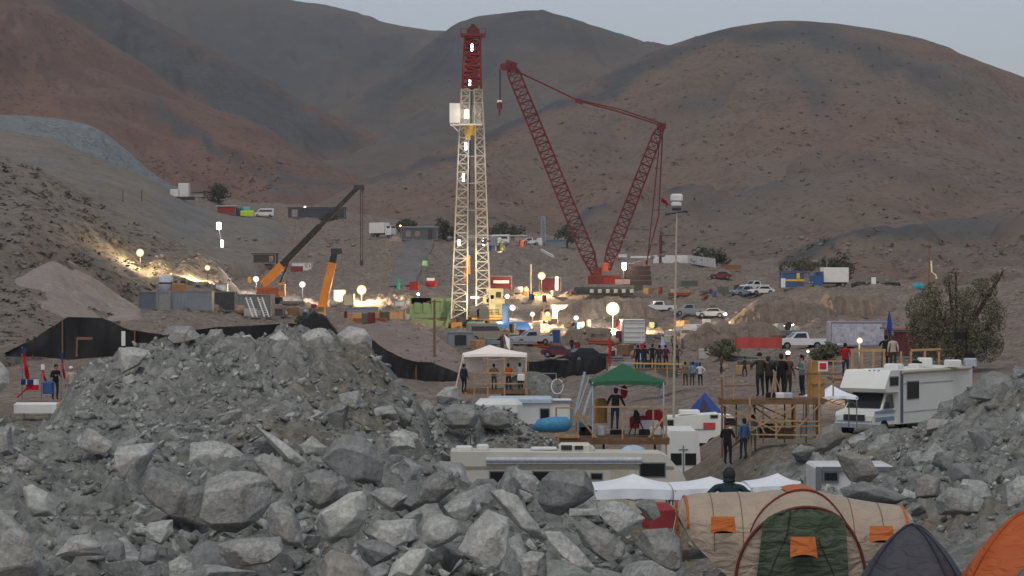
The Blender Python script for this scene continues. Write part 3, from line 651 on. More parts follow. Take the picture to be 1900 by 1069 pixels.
scatter(112, lambda: .38 + 1.0 * rng.random() ** 2.2, lambda px, Y, p: Y < 51 or _rejf(px, Y, p), 'grey blocks of the farther heaps', 'grey angular block lying loose on a farther rubble heap')

_rej0 = rej
rej_right = lambda px, Y, p: px < 1430 or Y > 82 or _rej0(px, Y, p)
scatter(36, lambda: .75 + .85 * rng.random() ** 1.6, rej_right, 'big grey blocks of the right hand heap', 'big grey block in the heap between the large motorhome and the dome tents')
# the small stones: nobody could count them
def stones(n):
    V = []; Fc = []; off = 0; TN = []
    shapes = []
    for k in range(10):
        bm = bmesh.new()
        for p in rock_pts(random.Random(900 + k), 7, (1, .75, .5)): bm.verts.new(p)
        r = bmesh.ops.convex_hull(bm, input=bm.verts)
        bmesh.ops.delete(bm, geom=[g for g in r['geom_interior'] if isinstance(g, bmesh.types.BMVert)], context='VERTS')
        bmesh.ops.triangulate(bm, faces=bm.faces); bm.verts.index_update()
        shapes.append((np.array([v.co[:] for v in bm.verts]), np.array([[v.index for v in f.verts] for f in bm.faces]))); bm.free()
    rs = np.random.RandomState(5); c = 0
    while c < n:
        Y = 23 + 64 * rs.rand() ** 1.0; px = rs.uniform(-40, 1940)
        if rs.rand() < .12: Y = rs.uniform(97, 112); px = rs.uniform(760, 1040)
        p = on_ground(px, Y)
        if rej(px, Y, p) and not (150 < px < 810 and Y < 92) and not (rs.rand() < .12 and Y > 40): continue
        s = (.05 + .33 * rs.rand() ** 3.2) * (1 if Y < 52 else 1.25)
        if before_hero(px, Y, p.z, s): continue
        v, f = shapes[rs.randint(10)]
        M = np.array(Matrix.Rotation(rs.uniform(0, 6.28), 3, 'Z') @ Matrix.Rotation(rs.uniform(-1, 1), 3, 'X') @ Matrix.Rotation(rs.uniform(-1, 1), 3, 'Y'))
        V.append(v @ M.T * s + np.array([p.x, p.y, p.z + s * .12])); Fc.append(f + off); off += len(v); c += 1; TN.append(np.full(len(v), rs.rand() ** 1.6 * 1.1))
    structure('loose_stones', np.concatenate(V), np.concatenate(Fc), M_rubble_stone, {'tone': np.concatenate(TN)}, smooth=False, kind='stuff')
M_rubble_stone = earth('rubble_stone', ((.135, .142, .134), (.21, .218, .206)), 'tone', (.43, .44, .42), (1.3, 3.0, 12.0), None, .5, .03)
stones(17000)
# ------------------------------------------------------------------ materials of made things
M_white = C('white_paint', 215, 217, 215, var=.06, dirt=.25, scale=1.5, rough=.5)
M_cream = C('cream_paint', 206, 203, 190, var=.06, dirt=.2, scale=1.5, rough=.5)
M_metal = C('grey_metal', 125, 130, 132, var=.15, metal=.5, rough=.5)
M_dark = C('dark_metal', 52, 54, 56, var=.2, rough=.6)
M_black = C('black_rubber', 28, 28, 29, rough=.85)
M_glass = C('dark_glass', 30, 34, 38, rough=.12, spec=.6, var=.05)
M_wood = C('raw_timber', 176, 142, 100, var=.25, scale=4, dirt=.2)
M_wood2 = C('old_timber', 120, 92, 66, var=.3, scale=4, dirt=.4)
M_crane = C('red_crane_paint', 96, 28, 36, var=.22, scale=.6, dirt=.15, rough=.5)
M_rigred = C('red_mast_paint', 100, 28, 30, var=.25, scale=.8, dirt=.2, rough=.5)
M_rigwhite = C('white_mast_paint', 160, 156, 146, var=.15, scale=.8, dirt=.35, rough=.5)
M_orange = C('orange_plant_paint', 205, 128, 40, var=.2, scale=1, dirt=.25, rough=.5)
M_rust = C('rust_red_paint', 150, 78, 48, var=.25, scale=1, dirt=.3)
M_green = C('pale_green_paint', 112, 138, 98, var=.2, scale=1, dirt=.3)
M_blue = C('blue_paint', 50, 95, 150, var=.15, scale=1, dirt=.15, rough=.5)
M_yellow = C('yellow_paint', 222, 180, 50, var=.15, scale=1, dirt=.15)
M_red = C('red_paint', 138, 34, 34, var=.15, scale=1, dirt=.15, rough=.55)
M_steelbox = C('blue_grey_steel', 128, 138, 146, var=.12, scale=.8, dirt=.3, rough=.55)
M_net = C('black_net', 42, 42, 43, var=.2, scale=2, rough=.95)
M_cable = C('cable', 40, 30, 32, var=.1)
M_maroon = C('maroon_paint', 112, 44, 52, var=.2, scale=1, dirt=.2)
L_warm = mat('lamp_warm', (1, .85, .6), emit=(1.0, .80, .46, 9)); L_cool = mat('lamp_cool', (1, 1, 1), emit=(1.0, .96, .98, 26))
L_tube = mat('lamp_tube', (1, 1, 1), emit=(1.0, .93, .96, 5.0))
L_bowl = mat('lamp_bowl_glow', (1, .8, .5), emit=(1.0, .62, .26, .62)); L_bowlc = mat('lamp_bowl_cool_glow', (1, 1, 1), emit=(1.0, .82, .66, .5))  # bowl materials shine by themselves, standing in for the halo round a lamp
L_soft = mat('lamp_soft', (1, 1, 1), emit=(1.0, .9, .7, 4.0))

def lamp_light(parent, off, energy, color=(1, .84, .58), rad=.25, spot=None, aim=None):
    d = bpy.data.lights.new('lamp_light', 'SPOT' if spot else 'POINT'); d.energy = energy; d.color = color; d.shadow_soft_size = rad
    if spot: d.spot_size = R(spot); d.spot_blend = .6
    o = bpy.data.objects.new('lamp_light', d); COL.objects.link(o); o.parent = parent; o.location = off
    if aim is not None: o.rotation_euler = (-(Vector(aim) - Vector(off))).to_track_quat('Z', 'Y').to_euler()
    return o

def floodlight(label, px, py, base, Y, rpx, energy, warm=True, off=(0, -1.5, -.5), fixture='floodlight', L=None, spot=None, aim=None):
    """a lamp head on a pole: head centre at (px, py), pole foot at row base"""
    Y = snapY(px, base, Y); foot = at(px, base, Y); p = at(px, py, Y); s = Y / F
    t = thing(fixture, label, 'floodlight', foot)
    r = rpx * s * .62; energy *= .72 if warm else .36
    b = MB(); b.tube([foot - Vector((0, -.15, .6)), p + Vector((0, .15, 0))], [.055, .04], 6); part('pole', b, M_dark, t)
    b = MB(); b.cham(p + Vector((0, .2, 0)), (r * 1.3, .26, r * 1.2), .06); part('lamp_housing', b, M_dark, t)
    b = MB(); b.sphere(p + Vector((0, -.02, 0)), (r * .74, .2, r * .68), 14, 8); part('lens', b, L or (L_warm if warm else L_cool), t, smooth=True)
    b = MB(); b.tube([p + Vector((0, .06, 0)), p + Vector((0, -.03, 0))], [r * .74, r * 1.3], 18, caps=False); part('glow_reflector', b, L_bowl if warm else L_bowlc, t, smooth=True)  # emissive bowl: the warm rim of light is its own glow, not reflected
    if energy: lamp_light(t, (p - foot) + Vector(off), energy, (1, .74, .42) if warm else (1, .93, .88), .3, spot, aim)
    return t

# ------------------------------------------------------------------ drilling rig
YR = 337.0
def W(px, py, dy=0, Y=YR): return at(px, py, Y) + Vector((0, dy, 0))
rig = thing('drilling_rig', 'tall drilling rig with white lattice legs and red top section', 'drilling rig', W(872, 604))
b = MB(); b.lattice(W(852, 592, -1), W(861, 240), 2.3, 1.35, 22, .125, rb=.06); part('mast_leg', b, M_rigwhite, rig)
b = MB(); b.lattice(W(897, 568, -1), W(890, 240), 2.0, 1.25, 20, .125, rb=.06); part('mast_leg', b, M_rigwhite, rig)
b = MB(); b.lattice(W(862, 242), W(864, 166), 1.35, 1.2, 6, .13, rb=.08); part('upper_leg', b, M_rigwhite, rig)
b = MB(); b.lattice(W(890, 242), W(887, 166), 1.25, 1.1, 6, .13, rb=.08); part('upper_leg', b, M_rigwhite, rig)
b = MB()
for py in (240, 203, 168): b = MB(); b.bar(W(855, py), W(895, py), .14); part('cross_bar', b, M_rigwhite, rig)
for py in (290, 340, 390, 440): b = MB(); b.bar(W(858 - (py - 240) * .03, py), W(892 + (py - 240) * .03, py), .1); part('cross_bar', b, M_rigwhite, rig)
b = MB(); b.lattice(W(875.5, 166), W(877, 70), 2.7, 2.15, 9, .17, rb=.11); b.box(W(876, 120, .9), (1.7, .1, 7.4)); part('mast_top', b, M_rigred, rig)
b = MB(); b.box(W(878, 66), (3.5, 2.6, .35)); b.box(W(878, 69.5), (2.6, 2.2, .3)); b.tube([W(872, 59, -.7), W(872, 59, .7)], .5, 12); b.tube([W(884, 59, -.7), W(884, 59, .7)], .5, 12)
b.box(W(878, 58), (1.2, 1.2, 1.3)); b.prism([(W(870, 60).x, W(0, 60).z), (W(886, 60).x, W(0, 60).z), (W(881, 45).x, W(0, 45).z), (W(875, 45).x, W(0, 45).z)], YR - .3, YR + .3)
for dx in (-23, 23):
    b.bar(W(878 + dx, 66, -1.2), W(878 + dx, 55, -1.2), .08); b.bar(W(878 + dx, 66, 1.2), W(878 + dx, 55, 1.2), .08)
    b.bar(W(878 + dx, 55, -1.2), W(878 + dx, 55, 1.2), .07)
b.bar(W(855, 55, -1.2), W(901, 55, -1.2), .07); part('crown', b, M_rigred, rig)
b = MB(); b.box(W(844, 211, 0), (1.5, 2.4, 2.9)); b.box(W(873, 211, .75), (3.1, .5, 2.7)); b.box(W(865, 232), (4.6, 2.6, .18)); b.bar(W(838, 232, -1), W(852, 246, -.6), .1); part('monkey_board', b, M_white, rig)
b = MB(); b.box(W(872, 240, .3), (1.6, 1.2, 1.7)); b.box(W(868, 254, .3), (.8, .9, .9)); part('travelling_block', b, M_yellow, rig)
b = MB(); b.box(W(868, 492, 0), (.7, .8, 2.6)); b.box(W(866, 480, 0), (1.0, .9, .9)); b.box(W(864, 512, 0), (.55, .7, 1.7)); b.tube([W(866, 520), W(866, 580)], .13, 6); part('top_drive', b, M_orange, rig)
b = MB()
for px in (873, 875.5, 878): b.tube([W(px, 72, 0), W(868, 478, 0)], .035, 4)
part('drill_line', b, M_cable, rig)
for k, (px, py, h) in enumerate([(876, 90, 18), (872, 155, 18), (864.5, 272, 18), (860, 330, 18), (852, 450, 15), (897.5, 449, 16)]):
    b = MB(); b.cham(W(px, py, -1.15), (.30, .2, h * .8 * YR / F), .08); part('strip_light', b, L_tube, rig)
b = MB(); b.cham(W(866, 213, -1.3), (.62, .25, 1.2), .08); part('strip_light', b, L_soft, rig)
lamp_light(rig, W(862, 213, -2.5) - W(872, 604), 45, (1, .9, .7)); lamp_light(rig, W(870, 300, -3) - W(872, 604), 130, (1, .93, .85)); lamp_light(rig, W(878, 120, -3) - W(872, 604), 50, (1, .93, .85))
# base: floor, doghouse, pipes, stairs
b = MB(); b.box(W(880, 592, 2), (10.0, 6, .5)); b.box(W(876, 604, 2), (9.4, 5, .4))
for px in (846, 862, 880, 898, 914): b.bar(W(px, 592, -1), W(px, 612, -1), .3); b.bar(W(px, 592, 4), W(px, 612, 4), .3)
for px in (846, 880): b.bar(W(px, 592, -1), W(px + 17, 612, -1), .18)
b.bar(W(841, 575, -1), W(925, 575, -1), .08); b.bar(W(841, 580, -1), W(925, 580, -1), .08)
for px in range(841, 926, 12): b.bar(W(px, 592, -1), W(px, 575, -1), .08)
part('drill_floor', b, M_wood2, rig)
b = MB(); b.bar(W(870, 586, -1.5), W(931, 586, -1.5), .3); b.bar(W(876, 591, -1.5), W(931, 591, -1.5), .25); part('pipe_rack', b, M_orange, rig)
b = MB(); b.box(W(800, 571, 1), (6.2, 4, 2.9)); b.box(W(782, 558, .5), (2.9, 3, .9)); part('doghouse', b, M_green, rig)
b = MB()
for q in range(4): b.box(W(775 + q * 16, 571, -1.06), (.9, .1, 1.5))
part('doghouse_panels', b, C('olive_door', 108, 128, 92), rig)
b = MB(); b.prism([(W(826, 0).x, W(0, 608).z), (W(832, 0).x, W(0, 608).z), (W(845, 0).x, W(0, 560).z), (W(838, 0).x, W(0, 560).z)], YR - 2, YR - 1); b.prism([(W(770, 0).x, W(0, 616).z), (W(826, 0).x, W(0, 616).z), (W(832, 0).x, W(0, 596).z), (W(763, 0).x, W(0, 590).z)], YR - 1.6, YR - .6); part('ramp', b, C('green_ramp', 118, 134, 98, dirt=.4), rig)
b = MB(); b.box(W(918, 548, .5), (2.4, 2, 2.0)); b.box(W(906, 556, .3), (1.6, 1.6, 1.3)); b.box(W(922, 574, 0), (2.3, 1.8, 3.0)); part('control_cabin', b, C('cream_cabin', 176, 166, 128, dirt=.2), rig)
b = MB(); b.box(W(925, 547, -.56), (.7, .1, .8)); part('cabin_window', b, M_glass, rig)
b = MB(); b.box(W(861, 588, -1), (1.6, 1, 1.8)); b.box(W(880, 578, -1.3), (1.4, .8, 1.6)); b.box(W(897, 583, -1.3), (1.8, .8, 1.4)); b.tube([W(885, 600, -1.4), W(905, 570, -1.4)], .18); b.tube([W(850, 602, -1.3), W(858, 565, -1.3)], .16); b.box(W(874, 600, -1.2), (1.2, .6, 1.0)); part('drawworks', b, M_dark, rig)
b = MB(); b.box(W(848, 606, -2.2), (1.6, .5, 1.3)); part('mud_pump', b, C('amber_box', 158, 112, 40, dirt=.3), rig)
b = MB(); b.box(W(884, 608, -1.9), (2.6, .8, 1.8)); part('valve_skid', b, C('teal_skid', 84, 120, 104, dirt=.35), rig)
b = MB(); b.tube([W(874, 552, -1.5), W(889, 552, -1.5)], .15, 8); part('strip_light', b, L_soft, rig)
lamp_light(rig, W(875, 556, -3.5) - W(872, 604), 330, (1, .86, .6)); lamp_light(rig, W(876, 480, -4) - W(872, 604), 420, (1, .9, .72)); lamp_light(rig, W(925, 590, -4) - W(872, 604), 220, (1, .9, .6))
# mud tank with its riser beside the rig
t = thing('mud_tank', 'round ended blue tank lying beside the foot of the drilling rig', 'tank', W(955, 622, -4))
b = MB(); b.tube([W(915, 611, -4), W(921, 611, -4), W(978, 611, -4), W(985, 611, -4)], [.7, 1.15, 1.15, .5], 18); part('tank_body', b, M_blue, t, smooth=True)
b = MB()
for px in (930, 968): b.box(W(px, 624, -4), (.3, 1.6, 1.2))
part('saddle', b, M_dark, t)
b = MB(); b.tube([W(952, 598, -4.2), W(952, 622, -5.2)], .05, 4); b.bar(W(926, 602, -4.6), W(980, 602, -4.6), .05); part('tank_rail', b, M_metal, t)
t = thing('riser_tank', 'upright slim blue column standing between the cream cabin and the blue tank', 'tank', W(938, 602, -2))
b = MB(); b.cham(W(938, 582, -2), (1.05, 1.0, 2.9), .2); part('column', b, C('slate_blue', 66, 90, 122, dirt=.2), t)
b = MB(); b.cham(W(938, 601, -2), (1.5, 1.4, .3), .1); part('foot_plate', b, M_dark, t)

# ------------------------------------------------------------------ crawler crane
YC = snapY(1118, 546, 372.0)
def K(px, py, dy=0): return at(px, py, YC) + Vector((0, dy, 0))
cr = thing('crawler_crane', 'huge dark red crawler crane with long lattice boom raised left and shorter mast leaning right', 'crane', K(1118, 546))
b = MB(); b.lattice(K(1104, 508), K(1091, 472), 1.0, 2.2, 3, .17, rb=.09); b.lattice(K(1091, 472), K(954, 138), 2.2, 2.0, 26, .125, rb=.065); b.lattice(K(954, 138), K(945, 120), 2.0, 1.0, 2, .15, rb=.09); part('boom', b, M_crane, cr)
b = MB(); b.box(K(948, 121), (1.9, 1.0, 1.2), tilt=Matrix.Rotation(R(20), 3, 'Y')); b.box(K(938, 124), (1.7, .9, .8)); b.tube([K(935, 124, -.6), K(935, 124, .6)], .6, 10); part('boom_head', b, M_crane, cr)
b = MB(); b.lattice(K(1126, 500), K(1138, 462), 1.0, 2.0, 3, .16, rb=.09); b.lattice(K(1138, 462), K(1220, 250), 2.0, 1.5, 15, .12, rb=.065); b.lattice(K(1220, 250), K(1229, 232), 1.5, .8, 2, .14, rb=.08); b.box(K(1227, 234), (1.5, .9, .9)); part('mast', b, M_crane, cr)
b = MB()
for dy in (-.5, .5):
    b.tube([K(954, 130, dy), K(1072, 186, dy)], .085, 4); b.tube([K(1080, 189, dy), K(1150, 208, dy), K(1228, 233, dy)], .075, 4); b.tube([K(1080, 187, dy), K(1150, 203, dy), K(1228, 229, dy)], .06, 4)
    b.tube([K(1230, 236, dy), K(1222, 400, dy), K(1198, 492, dy)], .07, 4); b.tube([K(1226, 240, dy), K(1212, 380, dy), K(1200, 495, dy)], .06, 4)
part('pendant_line', b, M_crane, cr)
b = MB(); b.box(K(1075, 188), (1.3, .9, .7), tilt=Matrix.Rotation(R(20), 3, 'Y')); part('bridle', b, M_crane, cr)
b = MB(); b.tube([K(927, 128), K(927, 186)], .05, 4); b.tube([K(929, 128), K(929, 186)], .05, 4); part('hoist_line', b, M_cable, cr)
b = MB(); b.cham(K(927, 196), (.85, .6, 1.1), .2); b.tube([K(927, 202), K(927, 212), K(925, 214)], .16, 6); part('hook_block', b, M_crane, cr)
b = MB(); b.box(K(927, 188), (.8, .65, .35)); part('hook_plate', b, M_white, cr)
b = MB(); b.cham(K(1120, 519), (5.4, 3.4, 1.5), .2); b.box(K(1108, 506, 0), (1.4, 2.2, 1.6)); b.box(K(1145, 522), (3.0, 3.6, 1.0)); part('upperworks', b, C('crane_body', 112, 40, 34, dirt=.3), cr)
b = MB(); b.cham(K(1130, 522, -1.72), (2.1, .2, .95), .05); part('side_panel', b, C('bright_red', 150, 42, 36), cr)
b = MB(); b.cham(K(1154, 523, -1.74), (2.5, .2, .8), .05); part('side_panel', b, C('pink_grey', 176, 150, 140), cr)
b = MB()
for q in range(4): b.box(K(1183, 525 - q * 9), (4.4 - q * .12, 3.6, .72))
part('counterweight', b, C('dark_brown_iron', 74, 56, 52, dirt=.3), cr)
b = MB(); b.lattice(K(1150, 500), K(1204, 486), .9, .9, 6, .1); part('gantry', b, C('pale_gantry', 170, 150, 135, dirt=.3), cr)
b = MB(); b.cham(K(1123, 496, -.8), (.9, 1.2, 1.5), .15); part('operator_cab', b, C('cab_orange', 206, 92, 48), cr)
b = MB(); b.cham(K(1119, 540, -2.2), (9.6, 1.1, 1.25), .4); part('crawler_track', b, M_dark, cr)
b = MB(); b.cham(K(1119, 540, 3.0), (9.6, 1.1, 1.25), .4); part('crawler_track', b, M_dark, cr)
for q in range(6):
    b = MB(); b.cham(K(1097 + q * 14.7, 540, -2.8), (.62, .14, .6), .1); part('track_plate', b, C('plate_white', 205, 198, 182), cr)
b = MB(); b.tube([K(1156, 521, -2.2), K(1156, 492, -2.2)], .07, 6); b.cham(K(1157, 495, -2.2), (.7, .4, 1.2), .1); part('lamp_pole', b, M_metal, cr)
b = MB(); b.cham(K(1157, 494, -2.45), (.62, .12, 1.05), .08); part('work_lamp', b, L_cool, cr)
lamp_light(cr, K(1157, 498, -3.4) - K(1118, 546), 90, (1, .92, .8))

# ------------------------------------------------------------------ two telescopic cranes
def hydraulic_crane(label, Y, foot, boom, dark_from, w0, w1, body, lines=None, tip=True, base_mat=None):
    P = lambda px, py, dy=0: at(px, py, Y) + Vector((0, dy, 0))
    t = thing('telescopic_crane', label, 'crane', P(*foot))
    (x0, y0), (x1, y1) = boom
    xd, yd = x0 + (x1 - x0) * dark_from, y0 + (y1 - y0) * dark_from
    b = MB(); b.bar(P(x0, y0), P(xd, yd), w0, w0 * 1.15); part('boom_base', b, M_orange, t)
    b = MB(); xm, ym = (xd + x1) / 2, (yd + y1) / 2; b.bar(P(xd - (x1 - x0) * .02, yd - (y1 - y0) * .02), P(xm, ym), w0 * .8, w0 * .9); b.bar(P(xm, ym), P(x1, y1), w1, w1 * 1.1); part('boom_section', b, C('dark_boom', 40, 40, 42, var=.2, dirt=.3), t)
    if tip:
        b = MB(); b.box(P(x1 + 2, y1), (1.5, 1.0, .75)); b.tube([P(x1 + 8, y1 + 2, -.4), P(x1 + 8, y1 + 2, .4)], .38, 10); part('boom_head', b, M_dark, t)
    b = MB(); b.bar(P(x0 + (x1 - x0) * .30, y0 + (y1 - y0) * .30, .2), P(foot[0] + 14 * (1 if x1 > x0 else -1), foot[1] - 18, .2), .3); part('lift_ram', b, M_dark, t)
    bx0, by0, bx1, by1 = body; s = Y / F
    b = MB(); b.cham(P((bx0 + bx1) / 2, (by0 + by1) / 2), ((bx1 - bx0) * s, 2.6, (by1 - by0) * s), .2); part('superstructure', b, base_mat or M_rust, t)
    b = MB(); b.cham(P(bx1 + 3, (by0 + by1) / 2 - 6, -.6), (1.1, 1.4, 1.9), .2); part('cab', b, M_orange, t)
    b = MB(); b.box(P(bx1 + 3, (by0 + by1) / 2 - 8, -1.33), (.8, .06, .9)); part('cab_window', b, M_glass, t)
    b = MB(); b.box(P((bx0 + bx1) / 2, by1 + 3), ((bx1 - bx0) * s * 1.3, 2.4, .6)); part('carrier', b, M_dark, t)
    for q in range(3):
        b = MB(); c = P(bx0 + (bx1 - bx0) * (.1 + .4 * q), by1 + 6, -1.2); b.tube([c - Vector((0, .2, 0)), c + Vector((0, .2, 0))], .5, 12); part('wheel', b, M_black, t)
    if lines:
        b = MB()
        for lx, ly0, ly1 in lines: b.tube([P(lx, ly0), P(lx, ly1)], .045, 4)
        part('hoist_line', b, M_cable, t)
        b = MB(); b.cham(P(lines[0][0] + 2, lines[0][2]), (.5, .4, .8), .1); part('hook_block', b, M_dark, t)
    return t
hydraulic_crane('telescopic crane with very long dark boom reaching up right, orange red carrier', 348, (500, 556), ((488, 528), (664, 348)), .2, 1.05, .6, (477, 533, 520, 552), [(669, 350, 488), (673, 350, 492)])
hydraulic_crane('telescopic crane with a short thick orange boom standing almost upright, black head', 330, (590, 592), ((594, 585), (622, 466)), .82, 1.15, .85, (562, 578, 594, 590), None, tip=True, base_mat=M_blue)

# ------------------------------------------------------------------ containers and tanks along the terrace
def crate(name, label, cat, rect, Y, depth, m, group=None, ribs=0, door=False, roof=None, win=None):
    """a box shaped building or container filling the photo rectangle rect at distance Y"""
    x0, y0, x1, y1 = rect; Y = snapY((x0 + x1) / 2, y1, Y); s = Y / F; w = (x1 - x0) * s; h = (y1 - y0) * s
    c = at((x0 + x1) / 2, y1, Y)
    t = thing(name, label, cat, c, 0, group)
    b = MB(); b.cham(c + Vector((0, depth / 2, h / 2)), (w, depth, h), .06)
    if ribs:
        for q in range(ribs): b.box(c + Vector((-w / 2 + w * (q + .5) / ribs, -.03, h / 2)), (w / ribs * .45, .06, h * .86))
    part('shell', b, m, t)
    b = MB()
    for sx in (-1, 1): b.box(c + Vector((sx * (w / 2 - .06), -.06, h / 2)), (.14, .1, h))
    b.box(c + Vector((0, -.06, .08)), (w - .3, .1, .16)); b.box(c + Vector((0, -.06, h - .06)), (w - .3, .1, .12)); part('frame', b, M_metal, t)
    if roof:
        b = MB(); b.box(c + Vector((0, depth / 2, h + .12)), (w + .6, depth + .6, .18)); part('roof', b, roof, t)
    if door:
        b = MB(); b.box(c + Vector((w * .3, -.05, h * .45)), (min(.95, w * .3), .08, h * .8)); part('door', b, M_dark, t)
    for (u, v, a, bb) in (win or []):
        f = MB(); f.box(c + Vector((-w / 2 + u * w, -.05, v * h)), (a * w + .1, .08, bb * h + .1)); fo = part('window', f, M_metal, t)
        g = MB(); g.box(c + Vector((-w / 2 + u * w, -.09, v * h)), (a * w, .04, bb * h)); part('pane', g, M_glass, fo)
    return t
cg = 'steel containers in the row on the terrace'
crate('louvred_container', 'blue grey container with horizontal louvres at the left end of the terrace row', 'container', (256, 541, 291, 574), 297, 2.6, C('louvre_grey', 96, 106, 116, dirt=.3), cg, 0)
crate('steel_container', 'narrow plain grey container just right of the louvred one', 'container', (292, 541, 316, 576), 296.5, 2.6, C('warm_grey_steel', 130, 134, 132, dirt=.3), cg)
crate('steel_container', 'long pale blue grey ribbed container in the middle of the row', 'container', (318, 540, 393, 577), 296, 2.6, M_steelbox, cg, 12)
crate('steel_container', 'dark almost black container between the pale ribbed one and the settling tank', 'container', (397, 541, 437, 578), 296, 2.6, C('charcoal_steel', 66, 68, 68, dirt=.3), cg, 6)
t = crate('settling_tank', 'big open grey steel tank with two pale ladders leaning on it', 'tank', (439, 546, 503, 587), 295, 5, C('tank_grey', 112, 116, 114, dirt=.35), None, 5)
for px in (460, 482):
    l = MB(); a0 = at(px, 552, 293.5); a1 = at(px + 13, 588, 292.8)
    for dx in (-.28, .28): l.tube([a0 + Vector((dx, 0, 0)), a1 + Vector((dx, 0, 0))], .09, 5)
    for q in range(1, 9): c = a0.lerp(a1, q / 9); l.bar(c - Vector((.28, 0, 0)), c + Vector((.28, 0, 0)), .05)
    solo('ladder', l, M_white, 'pale ladder leaning on the grey settling tank, ' + ('nearer the dark container' if px == 460 else 'nearer the brown pump box'), 'ladder', 'ladders on the settling tank')
crate('pump_box', 'low brown steel box right of the tank with the ladders', 'box', (499, 572, 527, 588), 294.5, 2, C('brown_box', 92, 84, 76, dirt=.3), None, 4)
t = thing('water_tank', 'pale upright plastic tank with a dark band standing behind the container row', 'tank', at(308, 541, 311))
b = MB(); b.tube([at(308, 541, 311), at(308, 514, 311), at(308, 511, 311)], [.95, .95, .5], 16); part('tank_body', b, C('pale_blue_tank', 178, 186, 196, dirt=.15), t, smooth=True)
b = MB(); b.tube([at(308, 527, 311), at(308, 524, 311)], .99, 16); part('band', b, M_dark, t)
t = thing('compressor', 'small orange brown compressor behind the long pale container', 'machine', at(332, 540, 311))
b = MB(); b.cham(at(332, 533, 311), (1.9, 1.5, 1.1), .2); part('hood', b, C('ochre_machine', 150, 110, 70, dirt=.3), t)
b = MB(); b.tube([at(326, 530, 311), at(326, 521, 311)], .12); part('exhaust', b, M_dark, t)
b = MB(); b.cham(at(340, 526, 311), (.7, .8, .8), .1); part('air_filter', b, M_dark, t)
crate('white_box', 'small white cabinet on the ground under the lit bank', 'cabinet', (399, 526, 421, 541), 350, 2, M_white)
crate('site_hut', 'dark flat roofed hut with one small pale window on the terrace above the cranes', 'hut', (469, 472, 512, 489), 420, 4, C('hut_dark', 62, 60, 56, dirt=.3), None, 0, False, M_dark, [(.8, .5, .16, .6)])
crate('site_hut', 'white hut with a dark red lower half beside the long dark boom', 'hut', (540, 486, 579, 503), 420, 3, M_white, None, 0, False, None, [(.78, .62, .2, .3)])
b = MB(); b.box(at(551, 499, 419.5), (2.2, .2, 1.0)); solo('red_board', b, M_maroon, 'dark red board fixed low against the white hut on the terrace', 'board')
for k, (rc, lab, m) in enumerate([((619, 538, 640, 560), 'small cream machine box left of the bright lamp behind the orange crane', C('cream_box', 196, 188, 160, dirt=.2)), ((636, 545, 656, 568), 'tall cream cabinet under the bright lamp by the orange crane', C('cream_box', 196, 188, 160, dirt=.2)), ((641, 570, 702, 594), 'long low pale grey tank skid behind the summit boulder', C('skid_grey', 136, 142, 146, dirt=.3)), ((703, 575, 752, 594), 'tan wooden crate stack beside the pale green doghouse', C('tan_crate', 176, 140, 100, dirt=.3)), ((731, 558, 752, 570), 'white tool box left of the pale green doghouse', M_white)]):
    crate('machine_box' if k != 3 else 'wooden_crate', lab, 'box' if k != 3 else 'crate', rc, 332 - k * .4, 2, m, None, 3)
crate('site_container', 'dark red container with a white stripe right of the rig legs', 'container', (906, 512, 950, 541), 398, 2.6, M_maroon, None, 7, False, None)
b = MB(); b.box(at(930, 523, 397.8), (2.7, .12, .5)); solo('container_stripe_board', b, M_white, 'white board on the dark red container right of the rig legs', 'board')
t = crate('site_container', 'dark red container with a white door behind the pole mounted lamp', 'container', (1000, 515, 1041, 541), 398, 2.6, M_maroon, None, 6)
b = MB(); b.box(at(1033, 526, 397.7), (.55, .12, 2.3)); part('white_door', b, M_white, t)
b = MB(); b.tube([at(985, 545, 330), at(985, 490, 330)], .14, 6); solo('gate_post', b, M_rigwhite, 'pale lit post standing between the two dark red containers', 'post')
b = MB(); b.tube([at(985, 490, 398), at(985, 500, 398), at(985.5, 512, 398)], .2, 6); solo('red_pole', b, M_red, 'short red pole above the pale lit post', 'pole')

# ------------------------------------------------------------------ floodlights
floodlight('lone lamp glowing on the scrub slope, farthest left of the lights', 260, 469, 500, 330, 9, 2600)
floodlight('floodlight on a pole in front of the brightly lit earth bank', 385, 497, 532, 345, 6.5, 13000, off=(-1.2, 2.2, .2), spot=110, aim=(-3.2, 14, 1.0))
floodlight('white floodlight with a yellow side guard by the base of the long boom crane', 475, 518, 548, 345, 7, 5000, False)
b = MB(); b.cham(at(463, 519, 344), (.5, .4, .85), .1); solo('yellow_guard', b, M_yellow, 'yellow warning plate beside the white floodlight at the crane', 'plate')
floodlight('white floodlight between the two telescopic cranes', 561, 528, 560, 338, 7.5, 3200, False)
floodlight('very bright warm floodlight right of the orange crane boom', 671, 538, 562, 335, 11, 9000)
floodlight('floodlight on a mast in front of the dark red container with the white door', 1005, 512, 548, 380, 9, 5000)
floodlight('brightest warm floodlight of all, facing the camera below the crawler crane', 1137, 573, 612, 318, 15, 24000, off=(-.2, -1.8, -.1))
floodlight('small lamp below right of the blue column, the left one of a pair', 988, 583, 606, 322, 6, 1900)
floodlight('small lamp below right of the blue column, the right one of a pair', 1016, 583, 606, 322, 6, 1900)
floodlight('small white lamp next to a thin pale pole, left of the brightest floodlight', 1069, 590, 610, 320, 6, 2600, False)
floodlight('white lamp above the top of the upright blue column', 941, 550, 566, 332, 6, 550, False)
floodlight('tall white lamp box right beside the upright blue column', 951, 571, 590, 331, 7.5, 650, False)
floodlight('tiny bluish lamp on the dark wall right of the tall thin mast', 1346, 583, 600, 300, 4.5, 500, False)
floodlight('warm lamp glowing above the brown wall at the right side', 1475, 570, 600, 300, 10, 5500)
